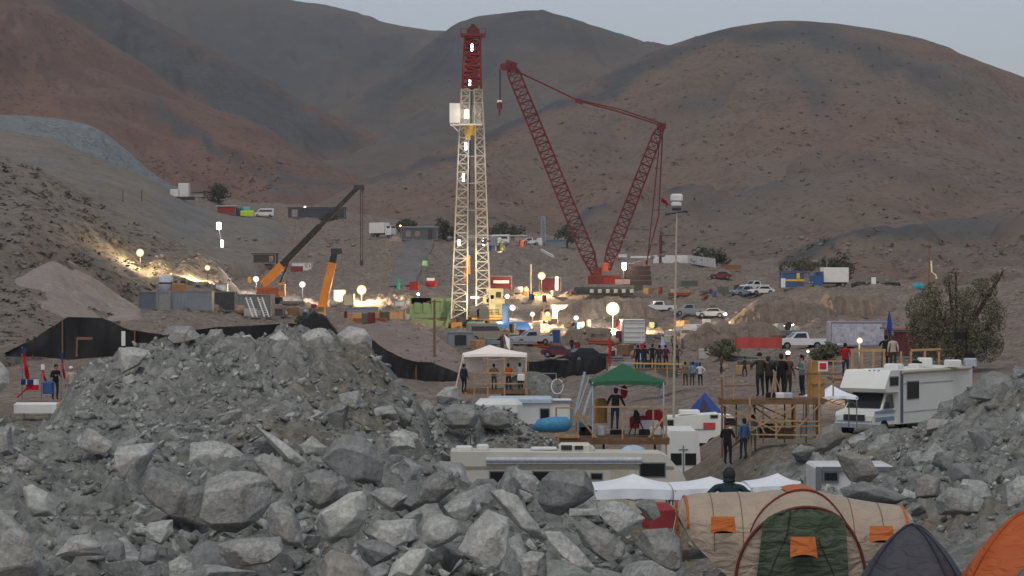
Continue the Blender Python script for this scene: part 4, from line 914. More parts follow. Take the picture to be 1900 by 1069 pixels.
floodlight('small lamp on the bright red and white rig equipment', 776, 546, 556, 333, 4, 500, False)
b = MB(); b.box(at(768, 531, 331), (1.3, 1.2, 1.2)); solo('red_machine', b, M_red, 'small red machine lit by lamps left of the rig legs', 'machine')
t = thing('red_tank', 'small red and white tank standing behind the left rig leg', 'tank', at(799, 532, 334))
b = MB(); b.tube([at(790, 526, 334), at(792, 526, 334), at(808, 526, 334), at(810, 526, 334)], [.2, .5, .5, .2], 12); part('tank_body', b, M_red, t)
b = MB(); b.box(at(799, 519, 334), (1.1, .6, .5)); part('white_top', b, M_white, t)
b = MB(); b.cham(at(739, 527, 338), (.6, .6, 1.5), .15); solo('toilet_cabin', b, C('turquoise', 72, 150, 130), 'narrow turquoise cabin standing on the dirt left of the rig', 'cabin')
b = MB(); b.cham(at(789, 488, 380), (.95, .8, .9), .15); solo('green_crate', b, C('soft_green', 110, 150, 110), 'pale green box beside the dirt track above the rig site', 'box')
t = thing('signal_post', 'thin slanting white post on the grey slope above the long boom', 'post', at(413, 460, 430))
b = MB(); b.tube([at(413, 460, 430), at(410, 445, 430), at(406, 425, 430)], .09, 6); part('pole', b, M_white, t)
b = MB(); b.cham(at(406, 419, 430), (.85, .5, 1.3), .15); part('lamp_head', b, L_tube, t); b = MB(); b.cham(at(412, 452, 429.8), (.5, .3, 1.3), .1); part('glow_reflector', b, L_tube, t)  # the lower plate shines by its own emission
# thin poles around the yard
for lab, px, y0, y1, Y, r in [('dark utility pole with a cross bar in front of the rig base', 806, 556, 662, 240, .11), ('thin white pole left of the brightest floodlight', 1052, 568, 602, 320, .1), ('dark thin pole left of the settling terrace on the ridge', 228, 352, 374, 560, .12), ('dark thin pole nearer the white tank hut on the ridge', 263, 352, 374, 560, .12), ('tall dark utility pole behind the big tree at the right', 1723, 452, 545, 330, .12)]:
    Y = snapY(px, y1, Y); t = thing('utility_pole', lab, 'pole', at(px, y1, Y)); b = MB(); b.tube([at(px, y1 + 4, Y), at(px, y0, Y)], [r * 1.2, r], 6); part('pole', b, M_white if 'white pole' in lab else M_wood2, t)
    if 'cross' in lab or 'tall dark' in lab: b = MB(); b.bar(at(px - 14 * 240 / Y, y0 + 4, Y - .12), at(px + 14 * 240 / Y, y0 + 4, Y - .12), .12); part('cross_arm', b, M_wood2, t)
# ------------------------------------------------------------------ vehicles (local coordinates: forward +x, left +y)
def wheel(t, x, y, r=.36, w=.24):
    b = MB(); b.tube([(x, y - w / 2, r), (x, y + w / 2, r)], r, 16); o = part('wheel', b, M_black, t, local=True)
    b = MB(); b.tube([(x, y - w / 2 - .015, r), (x, y + w / 2 + .015, r)], r * .55, 12); part('rim', b, M_metal, o, local=True)
def taper(b, poly, hw, top=.86, z0=None, mi=0):
    """side profile poly (x, z) given width 2*hw, narrowing to top*hw above z0"""
    zs = [p[1] for p in poly]; z0 = min(zs) if z0 is None else z0; z1 = max(zs)
    k = lambda z: hw * (1 - (1 - top) * max(0, (z - z0) / max(z1 - z0, 1e-3)))
    b.loft([[(x, -k(z), z) for x, z in poly], [(x, k(z), z) for x, z in poly]], True, True, mi); return k
def vehicle(kind, label, px, pyb, Y, head, m, name=None, group=None, scale=1.0):
    """head: compass of the nose in degrees, 0 = to the right of the photo, 270 = towards the camera"""
    Y = snapY(px, pyb, Y); p = at(px, pyb, Y)
    t = thing(name or {'pickup': 'pickup_truck', 'car': 'parked_car', 'van': 'white_van', 'truck': 'box_truck'}[kind], label, {'pickup': 'pickup', 'car': 'car', 'van': 'van', 'truck': 'truck'}[kind], p, R(head), group)
    t.scale = (scale,) * 3
    b = MB(); g = MB(); w = .9
    if kind == 'pickup':
        taper(b, [(-2.6, .45), (2.5, .45), (2.6, .75), (2.5, 1.0), (1.2, 1.1), (-2.6, 1.1)], .92, .96)
        cab = MB(); taper(cab, [(-.75, 1.1), (1.25, 1.1), (.55, 1.72), (-.6, 1.75)], .86, .82); part('cab', cab, m, t, local=True)
        for s in (-1, 1): g.add([(-.5, s * .875, 1.16), (.95, s * .875, 1.16), (.5, s * .76, 1.62), (-.45, s * .76, 1.64)], [(0, 1, 2, 3)])
        g.add([(1.2, -.75, 1.15), (1.2, .75, 1.15), (.6, .62, 1.68), (.6, -.62, 1.68)], [(0, 1, 2, 3)])
        bed = MB(); bed.box((-1.7, 0, 1.105), (1.6, 1.5, .03)); part('cargo_bed', bed, M_dark, t, local=True)
        wx = (1.6, -1.55); hl = (2.58, .85)
    elif kind == 'car':
        taper(b, [(-2.1, .35), (2.1, .35), (2.15, .65), (1.9, .85), (.9, .95), (-2.0, .98), (-2.15, .7)], .84, .94)
        cab = MB(); taper(cab, [(-1.7, .96), (1.0, .94), (.35, 1.42), (-1.1, 1.45)], .78, .78); part('cabin', cab, m, t, local=True)
        for s in (-1, 1): g.add([(-1.4, s * .775, 1.0), (.75, s * .775, 1.0), (.28, s * .655, 1.36), (-1.0, s * .655, 1.38)], [(0, 1, 2, 3)])
        g.add([(.95, -.68, .99), (.95, .68, .99), (.42, .56, 1.39), (.42, -.56, 1.39)], [(0, 1, 2, 3)]); g.add([(-1.66, -.68, 1.02), (-1.66, .68, 1.02), (-1.18, .56, 1.4), (-1.18, -.56, 1.4)], [(0, 1, 2, 3)])
        wx = (1.3, -1.3); hl = (2.14, .68)
    elif kind == 'van':
        taper(b, [(-2.6, .4), (2.5, .4), (2.6, .8), (2.5, 1.15), (1.75, 1.3), (1.15, 2.2), (.9, 2.3), (-2.5, 2.34), (-2.6, 2.2)], .96, .86, 1.2)
        for s in (-1, 1): g.add([(-2.2, s * .94, 1.4), (1.45, s * .94, 1.4), (1.05, s * .89, 1.95), (-2.2, s * .89, 1.95)], [(0, 1, 2, 3)])
        g.add([(1.8, -.8, 1.33), (1.8, .8, 1.33), (1.2, .74, 2.16), (1.2, -.74, 2.16)], [(0, 1, 2, 3)])
        wx = (1.7, -1.7); hl = (2.6, .9)
    else:
        b.box((1.9, 0, 1.2), (1.6, 2.1, 1.5)); cab = MB(); taper(cab, [(1.1, 1.95), (2.7, 1.95), (2.4, 2.6), (1.1, 2.65)], 1.03, .92); part('cab', cab, m, t, local=True)
        g.add([(2.68, -.9, 2.0), (2.68, .9, 2.0), (2.44, .86, 2.52), (2.44, -.86, 2.52)], [(0, 1, 2, 3)])
        for s in (-1, 1): g.add([(1.4, s * 1.035, 2.0), (2.4, s * 1.035, 2.0), (2.25, s * .97, 2.5), (1.4, s * .97, 2.5)], [(0, 1, 2, 3)])
        box = MB(); box.cham((-1.2, 0, 2.1), (4.2, 2.3, 2.4), .05); part('cargo_box', box, M_white, t, local=True)
        ch = MB(); ch.box((-.4, 0, .75), (5.6, .9, .3)); part('chassis', ch, M_dark, t, local=True)
        wx = (1.9, -2.3); hl = (2.72, .9); w = .95
    part('body', b, m, t, local=True); part('windows', g, M_glass, t, local=True)
    for x in wx:
        for y in (-w + .05, w - .05): wheel(t, x, y, .38 if kind != 'truck' else .46)
    for s in (-1, 1):
        l = MB(); l.cham((hl[0], s * .66, hl[1]), (.06, .3, .16), .02); part('headlight', l, C('lamp_lens', 225, 225, 220, rough=.2), t, local=True)
        l = MB(); l.cham((-hl[0] - .02 if kind != 'truck' else -3.32, s * .7, hl[1]), (.06, .18, .22), .02); part('tail_light', l, M_red, t, local=True)
    bm_ = MB(); bm_.cham((hl[0] + .03, 0, .5), (.12, 1.7, .2), .03); part('bumper', bm_, M_metal, t, local=True)
    return t

# ------------------------------------------------------------------ plants
def leaf_mat(key, r, g, b, v=.35):
    return earth(key, ((r, g, b), (r * 1.5, g * 1.45, b * 1.3)), None, None, (.7, 2.5, 9), None, .2, .02)
M_leaf = leaf_mat('olive_leaf', .115, .118, .078); M_leaf2 = leaf_mat('dark_leaf', .06, .07, .05); M_leaf3 = leaf_mat('dusty_leaf', .07, .075, .052)
def foliage(mb, lobes, n, size, rg, droop=.3):
    tot = sum(l[1][0] * l[1][1] * l[1][2] for l in lobes)
    for c, r in lobes:
        k = int(n * r[0] * r[1] * r[2] / tot)
        cl = [Vector((rg.gauss(0, .52), rg.gauss(0, .52), rg.gauss(0, .5))) for _ in range(max(4, k // 26))]
        for _ in range(k):
            q = rg.choice(cl) + Vector((rg.gauss(0, .24), rg.gauss(0, .24), rg.gauss(0, .23)))
            if q.length > 1.15: q *= 1.15 / q.length
            p = Vector(c) + Vector((q.x * r[0], q.y * r[1], q.z * r[2]))
            s = size * rg.uniform(.6, 1.4); d = Vector((rg.gauss(0, 1), rg.gauss(0, 1), rg.gauss(0, .7) - droop)).normalized(); e = d.orthogonal().normalized()
            e = (Matrix.Rotation(rg.uniform(0, 6.28), 3, d) @ e) * s * .42
            mb.add([p - d * s * .6, p + e, p + d * s * .6, p - e], [(0, 1, 2, 3)])
def tree(label, rect, Y, n, size, m, name='tree', lobes=None, seed=0, trunk=True, group=None, base=None):
    x0, y0, x1, y1 = rect; Y = snapY((x0 + x1) / 2, base or y1, Y); s = Y / F; rg = random.Random(seed + 40)
    w = (x1 - x0) * s; h = (y1 - y0) * s; c = at((x0 + x1) / 2, base or y1, Y); hz = (base or y1) * s - y1 * s
    t = thing(name, label, 'bush' if name in ('bush', 'shrub') else 'tree', c, 0, group)
    if lobes is None:
        lobes = [((rg.uniform(-.28, .28), rg.uniform(-.2, .2), rg.uniform(.35, .72)), (rg.uniform(.2, .34), .28, rg.uniform(.2, .3))) for _ in range(6)] + [((0, 0, .42), (.42, .35, .34))]
    L_ = [(c + Vector((a[0] * w, a[1] * w, hz + a[2] * h)), (r[0] * w, r[1] * w, r[2] * h)) for a, r in lobes]
    b = MB(); foliage(b, L_, n, size, rg); part('crown' if name == 'tree' else 'foliage', b, m, t)
    b = MB()
    top = c + Vector((0, 0, hz + .35 * h))
    b.tube([c - Vector((0, 0, .4)), c.lerp(top, .5) + Vector((.03 * w, 0, 0)), top], [.05 * w ** .8 + .04, .035 * w ** .8 + .03, .03 * w ** .8], 7)
    for p, r in L_:
        b.tube([c.lerp(top, rg.uniform(.3, .9)), p - Vector((0, 0, r[2] * .3)), p + Vector((0, 0, r[2] * .3))], [.03 * w ** .7 + .02, .02 * w ** .6 + .01, .012], 5)
    part('trunk' if name == 'tree' else 'stems', b, C('bark', 70, 60, 50, var=.3), t)
    return t

tree('big olive green spreading tree behind the large white motorhome', (1683, 498, 1868, 682), 165, 24000, .115, M_leaf, seed=1,
     lobes=[((-.36, 0, .58), (.13, .18, .15)), ((-.22, 0, .74), (.11, .18, .11)), ((-.07, .05, .86), (.07, .12, .10)), ((.0, .05, .95), (.035, .08, .05)), ((.08, 0, .66), (.13, .2, .13)), ((.27, .05, .78), (.12, .2, .11)), ((.40, 0, .90), (.06, .1, .07)), ((.46, 0, .97), (.03, .06, .03)), ((.38, 0, .52), (.11, .2, .16)), ((-.36, 0, .3), (.12, .22, .2)), ((-.14, .05, .45), (.15, .25, .2)), ((.10, .05, .32), (.15, .25, .22)), ((.30, .05, .24), (.15, .2, .17)), ((-.46, 0, .45), (.05, .1, .1)), ((-.08, 0, .18), (.22, .2, .14))])
tree('dark round tree beside the white tank hut on the far ridge', (377, 331, 431, 376), 594, 1500, .5, M_leaf2, seed=2)
tree('dark tree behind the long pale roofed house', (735, 400, 782, 436), 590, 800, .5, M_leaf2, seed=3)
tree('tree between the long house and the left rig leg', (806, 402, 852, 448), 585, 900, .5, M_leaf2, seed=4)
tree('low wide tree behind the white flat roof right of the rig', (903, 404, 975, 446), 600, 1300, .5, M_leaf2, seed=5)
tree('tree right of the thin far mast, behind the crane boom', (1028, 414, 1075, 460), 600, 900, .5, M_leaf2, seed=6)
tree('dark bushy tree behind the left part of the white panel fence', (1275, 450, 1345, 492), 540, 1300, .45, M_leaf2, seed=7, name='bush')
tree('small dark bush at the right end of the white panel fence', (1320, 466, 1356, 494), 530, 700, .4, M_leaf2, seed=8, name='bush')
tree('dark green tree behind the blue truck at the right', (1523, 468, 1588, 526), 400, 1500, .36, M_leaf2, seed=9)
tree('low scrubby bush behind the blue hut at the right', (1445, 474, 1520, 515), 405, 1100, .34, M_leaf3, seed=10, name='bush')
tree('dark bush left of the red banner fence', (1306, 624, 1380, 668), 205, 2600, .17, M_leaf, seed=11, name='bush')
tree('green bush between the white pickup and the mural container', (1503, 632, 1556, 676), 180, 2200, .16, M_leaf, seed=12, name='bush')
tree('dark green shrub clinging to the dark net at the tip of the middle heap', (548, 575, 590, 616), 240, 900, .2, leaf_mat('bright_leaf', .07, .085, .035), seed=13, name='shrub')
tree('sparse bush on the rocks at the left above the terrace row', (590, 392, 634, 410), 588, 600, .45, M_leaf2, seed=14, name='bush')
# desert scrub on the slopes: nobody could count it
def scrub(name, n, dist):
    b = MB(); rg = random.Random(77); c = 0
    dg = bpy.context.evaluated_depsgraph_get(); dg.update()
    while c < n:
        px, py = dist(rg)
        o = Vector((0, 0, CZ)); d = (at(px, py, 1000) - o).normalized()
        hit, loc, nor, _i, ob, _m = scene.ray_cast(dg, o + d * 100, d)
        c += 1
        if not hit or not ob.name.startswith(('slope', 'hill')): continue
        s = min(loc.y / 430, 1.15) * rg.uniform(.35, 1.0)
        for _ in range(9):
            q = loc + Vector((rg.gauss(0, .5) * s, rg.gauss(0, .5) * s, abs(rg.gauss(.2, .25)) * s)); a = rg.uniform(0, 6.28); l = .5 * s
            v = Vector((math.cos(a), math.sin(a), rg.uniform(-.2, .8))) * l; w_ = Vector((-math.sin(a), math.cos(a), rg.uniform(-.5, .5))) * l * .6
            b.add([q - v, q + w_, q + v, q - w_], [(0, 1, 2, 3)])
    o = link_mesh(name, b.v, b.f, C('scrub_twigs', 98, 92, 80, var=.35)); o['kind'] = 'stuff'
scrub('desert_scrub', 1500, lambda rg: (rg.uniform(-5, 520), rg.uniform(290, 640)) if rg.random() < .6 else (rg.uniform(700, 1900), rg.uniform(60, 480)))

# ------------------------------------------------------------------ far ridge: huts, houses, trucks
t = thing('tank_hut', 'white hut with a taller right block, on the ridge beside the round dark tree', 'hut', at(335, 369, 592))
YH = snapY(335, 369, 592); t.location = at(335, 369, YH)
b = MB(); b.cham(at(326, 360, YH), (2.4, 3, 2.2), .1); part('low_block', b, M_white, t)
b = MB(); b.cham(at(342, 354, YH), (2.6, 3, 3.6), .1); part('tall_block', b, M_white, t)
b = MB(); b.box(at(337, 368, YH), (6.2, 3.2, .7)); part('base', b, M_dark, t)
crate('shed', 'tiny pale shed between the white tank hut and the round dark tree', 'shed', (358, 358, 379, 366), 596, 2.5, C('pale_wall', 170, 160, 148), None, 0, False, M_dark)
crate('shed', 'red shed with a white roof edge at the lip of the far terrace', 'shed', (403, 383, 437, 398), 590, 3, C('brick_red', 150, 58, 54), None, 5, False, M_white)
t = thing('covered_pickup', 'small truck covered by a bright yellow green sheet beside the red shed', 'truck', at(458, 401, 590))
b = MB(); b.cham(at(459, 396, 589), (3.5, 1.8, 1.4), .2); part('cover_sheet', b, C('lime_cover', 190, 220, 60), t)
b = MB(); b.cham(at(446, 394, 590), (1.6, 1.8, 2.2), .2); part('cab', b, M_blue, t)
b = MB(); b.cham(at(458, 387, 590), (2.0, 1.6, .9), .2); part('load', b, C('aqua_load', 110, 170, 180), t)
vehicle('van', 'white van parked right of the lime green covered truck', 490, 403, 590, 180, M_white, 'parked_van')
crate('store_shed', 'long dark shed under a white roof lamp on the far ridge', 'shed', (534, 386, 640, 405), 590, 5, C('shed_dark', 72, 74, 80, dirt=.2), None, 8, False, M_dark, [(.12, .5, .1, .7)])
floodlight('white lamp over the roof of the long dark shed on the far ridge', 566, 386, 400, 586, 5, 900, False)
crate('house', 'long grey house with a pale sloped roof and dark porch on the far terrace', 'house', (744, 422, 812, 446), 575, 7, C('house_grey', 92, 94, 96, dirt=.2), None, 0, True, C('pale_roof', 150, 158, 162), [(.2, .5, .12, .4), (.45, .5, .12, .4)])
vehicle('truck', 'white box truck parked left of the long grey house', 712, 440, 580, 330, M_white)
floodlight('tiny lamp beside the white box truck', 743, 419, 442, 572, 2.4, 120)
vehicle('car', 'pale blue car parked between the rig legs and the long house', 832, 446, 560, 200, C('pale_blue_car', 150, 180, 195), scale=1.0)
crate('long_house', 'long low building with a white flat roof behind the rig legs', 'house', (852, 438, 976, 452), 580, 6, C('pale_wall', 170, 160, 148), None, 0, True, M_white, [(.3, .5, .06, .5), (.6, .5, .06, .5), (.8, .5, .06, .5)])
vehicle('van', 'white van parked in front of the long flat roofed building', 922, 455, 560, 185, M_white, 'parked_van')
vehicle('pickup', 'white pickup at the right end of the long flat roofed building', 982, 455, 560, 190, M_white)
t = thing('far_mast', 'slim grey metal mast rising above the far trees right of the rig', 'mast', at(1008, 452, 575))
b = MB(); b.lattice(at(1008, 452, 575), at(1008, 402, 575), 1.1, .9, 8, .12); part('lattice', b, C('galvanised', 150, 158, 165), t)
b = MB(); b.cham(at(1001, 449, 572), (1.4, 1.2, 1.9), .1); part('cabinet', b, M_white, t)
crate('shed', 'low pale blue shed at the foot of the far mast', 'shed', (1012, 446, 1050, 459), 570, 4, C('bluish_wall', 120, 134, 142), None, 4, False, M_metal)
b = MB(); b.bar(at(1004, 464, 500), at(1026, 476, 492), .35, .5); solo('white_rail', b, M_white, 'short white rail sloping down the far bank left of the crane boom', 'rail')
# white panel fence
t = thing('panel_fence', 'long white panel fence on the rise right of the crane', 'fence', at(1240, 492, 505))
b = MB(); c0 = at(1212, 489, 505); c1 = at(1276, 489, 505); b.box((c0 + c1) / 2 + Vector((0, 0, .95)), ((c1 - c0).x, .1, 1.75))
e0 = at(1276, 489, 505); e1 = at(1327, 497, 470); d = e1 - e0; b.bar(e0 + Vector((0, 0, .95)), e1 + Vector((0, 0, .95)), .1, 1.8); part('panels', b, M_white, t)
b = MB(); b.bar(at(1170, 477, 508), at(1212, 477, 506), .1, .45); part('top_rail', b, M_white, t)
for q in range(10):
    p = e0.lerp(e1, (q + .5) / 10); b = MB(); b.box(p + Vector((0, -.12, .98)), (.14, .1, 1.95)); part('post', b, C('post_grey', 150, 152, 160), t)
crate('cabin', 'small white cabin at the left end of the white panel fence', 'cabin', (1146, 470, 1164, 479), 508, 2, M_white)
b = MB(); b.tube([at(1225, 500, 500), at(1226, 436, 500)], .3, 8); b.bar(at(1226, 437, 500), at(1252, 437, 500), .16); solo('red_hoist', b, M_crane, 'dark red post with a side arm in front of the white panel fence', 'post')
crate('orange_container', 'low rusty orange container right of the white panel fence', 'container', (1334, 491, 1376, 502), 470, 2.5, C('rusty_orange', 150, 100, 55, dirt=.3), None, 8)
# right hand yard
vehicle('pickup', 'white pickup with a canopy parked in the right hand yard, farther back', 1400, 540, 378, 215, M_white)
vehicle('pickup', 'pale blue pickup in front of the white canopied one', 1382, 550, 368, 210, C('faded_blue', 130, 150, 165))
vehicle('car', 'white car right beside the pale blue pickup', 1412, 547, 366, 200, M_white)
t = crate('blue_hut', 'blue hut with a yellow stripe and pale door in the right hand yard', 'hut', (1450, 505, 1493, 535), 376, 3, C('hut_blue', 62, 96, 140, dirt=.15), None, 0, False, M_blue, [(.75, .45, .2, .4)])
b = MB(); b.box(at(1472, 520, 375.6), (3.6, .12, .3)); b.box(at(1481, 512, 375.6), (.5, .12, .9)); part('stripe', b, M_yellow, t)
b = MB(); b.box(at(1453, 525, 375), (.7, .3, 1.5)); solo('white_board', b, M_white, 'white board standing at the left corner of the blue hut', 'board')
vehicle('truck', 'blue truck with a dark load in front of the dark green tree', 1535, 534, 374, 190, C('truck_blue', 52, 88, 136))
b = MB()
rg_ = random.Random(4)
for q in range(26): b.cham(at(rg_.uniform(1582, 1664), rg_.uniform(526, 535), 378 + rg_.uniform(0, 2)), (rg_.uniform(.6, 1.6), .8, rg_.uniform(.3, .9)), .1, rg_.uniform(0, 3))
solo('scrap_pile', b, M_dark, 'dark heap of scrap metal strung along the bank right of the blue truck', 'scrap pile')
b = MB(); b.box(at(1621, 523, 374), (.75, .1, 1.5)); b.tube([at(1621, 530, 374.2), at(1621, 538, 374.2)], .08); solo('white_sign', b, M_white, 'white upright board on the bank above the scrap heap', 'sign')
b = MB(); b.tube([at(1699, 533, 372), at(1699, 533, 374)], .7, 14); b.sphere(at(1708, 533, 373), (.8, .8, .65), 14, 8); solo('turquoise_tank', b, C('turquoise_tank', 60, 150, 170), 'turquoise tank beside the big tree at the right', 'tank', smooth=True)
t = thing('lit_post', 'pale bent pipe standing on the hillside left of the tall dark utility pole', 'pipe', at(1735, 517, 340)); b = MB(); b.tube([at(1728, 484, 340), at(1729, 505, 340), at(1736, 510, 340), at(1738, 517, 340)], .12, 6); part('pipe', b, C('pale_pipe', 225, 220, 180), t)
vehicle('car', 'dark red car at the foot of the white panel fence', 1336, 518, 440, 185, M_maroon)
crate('mesh_cage', 'grey mesh cage full of drums on the yard right of the tall thin mast', 'cage', (1262, 520, 1296, 533), 385, 2.5, C('cage_grey', 88, 92, 88, dirt=.4), None, 9)
vehicle('pickup', 'white pickup parked below the mesh cage', 1222, 580, 330, 190, M_white)
vehicle('pickup', 'grey pickup parked right of the tall thin mast, under the yard wall', 1278, 586, 325, 190, C('grey_car', 140, 144, 148))
vehicle('car', 'pale car under the yard wall left of the tiny bluish lamp', 1318, 590, 322, 180, C('silver_car', 165, 168, 170))
# dark retaining walls and banks of the terraces
def bank(label, pts, h, Y, m, thick=1.0):
    """an earth wall: top line pts (photo), height h metres"""
    Y = snapY(pts[len(pts) // 2][0], pts[len(pts) // 2][1] + h * F / Y, Y); n = 44; b = MB(); x0, x1 = pts[0][0], pts[-1][0]; rows = []
    cols = []
    for i in range(n + 1):
        u = i / n; px = x0 + (x1 - x0) * u; top = at(px, np.interp(px, [p[0] for p in pts], [p[1] for p in pts]), Y)
        e = min(1, 5 * u, 5 * (1 - u)); hh = h * (.35 + .65 * e); q = float(fbm(px * .07, Y * .1 + h, 4)); top.z += q * .5 - (h - hh)
        col = [top + Vector((0, thick, -hh - .6)), top + Vector((0, thick, q * .3)), top + Vector((0, .5 + q * .5, .04))]
        for k in range(1, 7): v = k / 6; col.append(top + Vector((0, -.55 * h * v ** 1.4 + .55 * float(fbm(px * .11 + 7, v * 3 + Y, 4)), -hh * v - (.6 if k == 6 else 0))))
        cols.append(col)
    b.loft(cols, True, True, closed=False); return solo('earth_bank', b, m, label, 'bank')
M_bankdark = earth('bank_dark', ((.165, .134, .108), (.19, .155, .126)), None, None, (.1, .8, 4), None, .6, .1)
M_bank = earth('bank_pale', ((.2, .158, .125), (.18, .146, .118)), None, None, (.1, .8, 4), None, .6, .1)
bank('dark earth wall below the crawler crane, left of the brightest floodlight', [(1035, 560), (1060, 557), (1110, 556), (1170, 559), (1230, 560)], 2.6, 352, M_bankdark, 4)
bank('long brown wall at the right under the warm lamp', [(1362, 566), (1420, 559), (1500, 560), (1566, 570)], 2.6, 312, M_bankdark, 4)
bank('plain brown bank right of the yard pickups', [(1268, 603), (1340, 600), (1400, 603), (1470, 604)], 2.4, 285, M_bank, 4)
bank('pale earth bank behind the people near the white trailer', [(1040, 606), (1090, 610), (1150, 614)], 2.2, 312, M_bank, 3)
bank('reddish bank under the right yard edge', [(1500, 552), (1560, 548), (1640, 556), (1690, 566)], 2.2, 330, M_bank, 5)
# dirt track climbing behind the rig
b = MB(); tr = [(745, 522, 400), (752, 500, 430), (762, 478, 465), (776, 458, 505), (796, 446, 545)]
V = []
for px, py, Y in tr:
    c = on_ground(px, Y); V.append((c, 5.4))
nn = 40; rings = []
for i in range(nn + 1):
    k = i / nn * (len(tr) - 1); j = min(int(k), len(tr) - 2); f = k - j
    px = tr[j][0] + (tr[j + 1][0] - tr[j][0]) * f; Y = tr[j][2] + (tr[j + 1][2] - tr[j][2]) * f
    rings.append([on_ground(px + dx, Y) + Vector((0, 0, .35)) for dx in (-26, -13, 0, 13, 26)])
b.loft(rings, closed=False); o = link_mesh('dirt_track', b.v, b.f, earth('track', ((.15, .145, .14), (.18, .17, .16)), None, None, (.08, .7, 4), None, .4, .05)); o['kind'] = 'structure'

# ------------------------------------------------------------------ black shade net on posts
def net(label, top, bot, Ys, posts):
    t = thing('shade_net', label, 'net', at(top[0][0], bot[0][1], Ys[0]))
    n = 48; b = MB(); xs = [p[0] for p in top]
    def f(u, v):
        px = xs[0] + (xs[-1] - xs[0]) * u; yt = np.interp(px, [p[0] for p in top], [p[1] for p in top]); yb = np.interp(px, [p[0] for p in bot], [p[1] for p in bot]); Y = np.interp(px, [xs[0], xs[-1]], Ys)
        py = yt + (yb - yt) * v
        return at(px, py, Y) + Vector((0, .28 * math.sin(px * .13) + .16 * math.sin(px * .37 + 2) + .35 * math.sin(v * 3.1) * math.sin(px * .05 + 1) + .1 * math.sin(px * .4 + v * 6), 0))
    b.grid(f, n, 8); part('netting', b, M_net, t, smooth=True)
    for px in posts:
        yt = np.interp(px, [p[0] for p in top], [p[1] for p in top]); yb = np.interp(px, [p[0] for p in bot], [p[1] for p in bot]); Y = float(np.interp(px, [xs[0], xs[-1]], Ys))
        b = MB(); b.tube([at(px, yb + 4, Y + .1), at(px, yt - 1, Y + .1)], .07, 6); part('post', b, M_wood2, t)
    return t
net('black shade net stretched over a peak at the left behind the flags', [(8, 655), (60, 630), (125, 588), (190, 590), (240, 612), (310, 622)], [(8, 662), (75, 662), (125, 668), (200, 662), (250, 662), (310, 662)], (190, 190), [60, 116, 190, 250])
net('black shade net behind the crest of the middle heap', [(320, 618), (402, 607), (470, 604), (535, 600), (560, 602)], [(320, 660), (402, 660), (470, 662), (535, 662), (560, 660)], (200, 215), [402, 470, 535])
net('black shade net sagging below the pinkish earth bank, left of the white canopy', [(690, 630), (715, 648), (745, 664), (775, 672), (800, 672), (830, 684), (850, 692)], [(690, 690), (715, 700), (745, 715), (775, 722), (800, 722), (830, 722), (850, 722)], (205, 205), [715, 772, 850])
net('black shade net low between the white canopy and the green canopy', [(978, 672), (1030, 668), (1080, 668), (1126, 662)], [(978, 706), (1030, 716), (1080, 706), (1126, 684)], (205, 212), [980, 1050, 1126])
b = MB(); rg_ = random.Random(9)
rings = []
for i in range(15):
    k = i / 14; px = 540 + 104 * k; top = 628 - 46 * math.sin(min(1, k * 1.15) * math.pi) ** .8 - 6 * rg_.random()
    rings.append([at(px, 640, 205) + Vector((0, 2, 0)), at(px, top, 206), at(px, top + 4, 204.4), at(px, 645, 203)])
b.loft(rings, True, True); solo('black_tarpaulin', b, M_black, 'black sheet bundled over a mound right behind the summit boulder', 'tarpaulin')
# ------------------------------------------------------------------ people
SKIN = C('skin', 168, 122, 98, var=.05)
def cloth(k, r, g, b): return C('cloth_' + k, r, g, b, var=.18, scale=9, bump=.25, rough=.9)
POSES = {   # elbow and wrist of the (left, right) arm, relative to the shoulder, for a 1.75 m figure facing -y
    'down': (((.07, .03, -.29), (.09, -.06, -.54)), ((-.07, .03, -.29), (-.09, -.06, -.54))),
    'hold': (((.10, -.02, -.28), (-.02, -.26, -.20)), ((-.10, -.02, -.28), (.02, -.26, -.20))),
    'camera': (((.12, -.16, -.20), (.00, -.34, -.02)), ((-.10, -.16, -.22), (.04, -.32, -.08))),
    'hips': (((.22, .08, -.22), (.06, -.04, -.38)), ((-.22, .08, -.22), (-.06, -.04, -.38))),
    'rail': (((.10, -.12, -.26), (.10, -.34, -.36)), ((-.14, -.02, -.28), (-.22, -.16, -.42))),
}
_BODY = {}
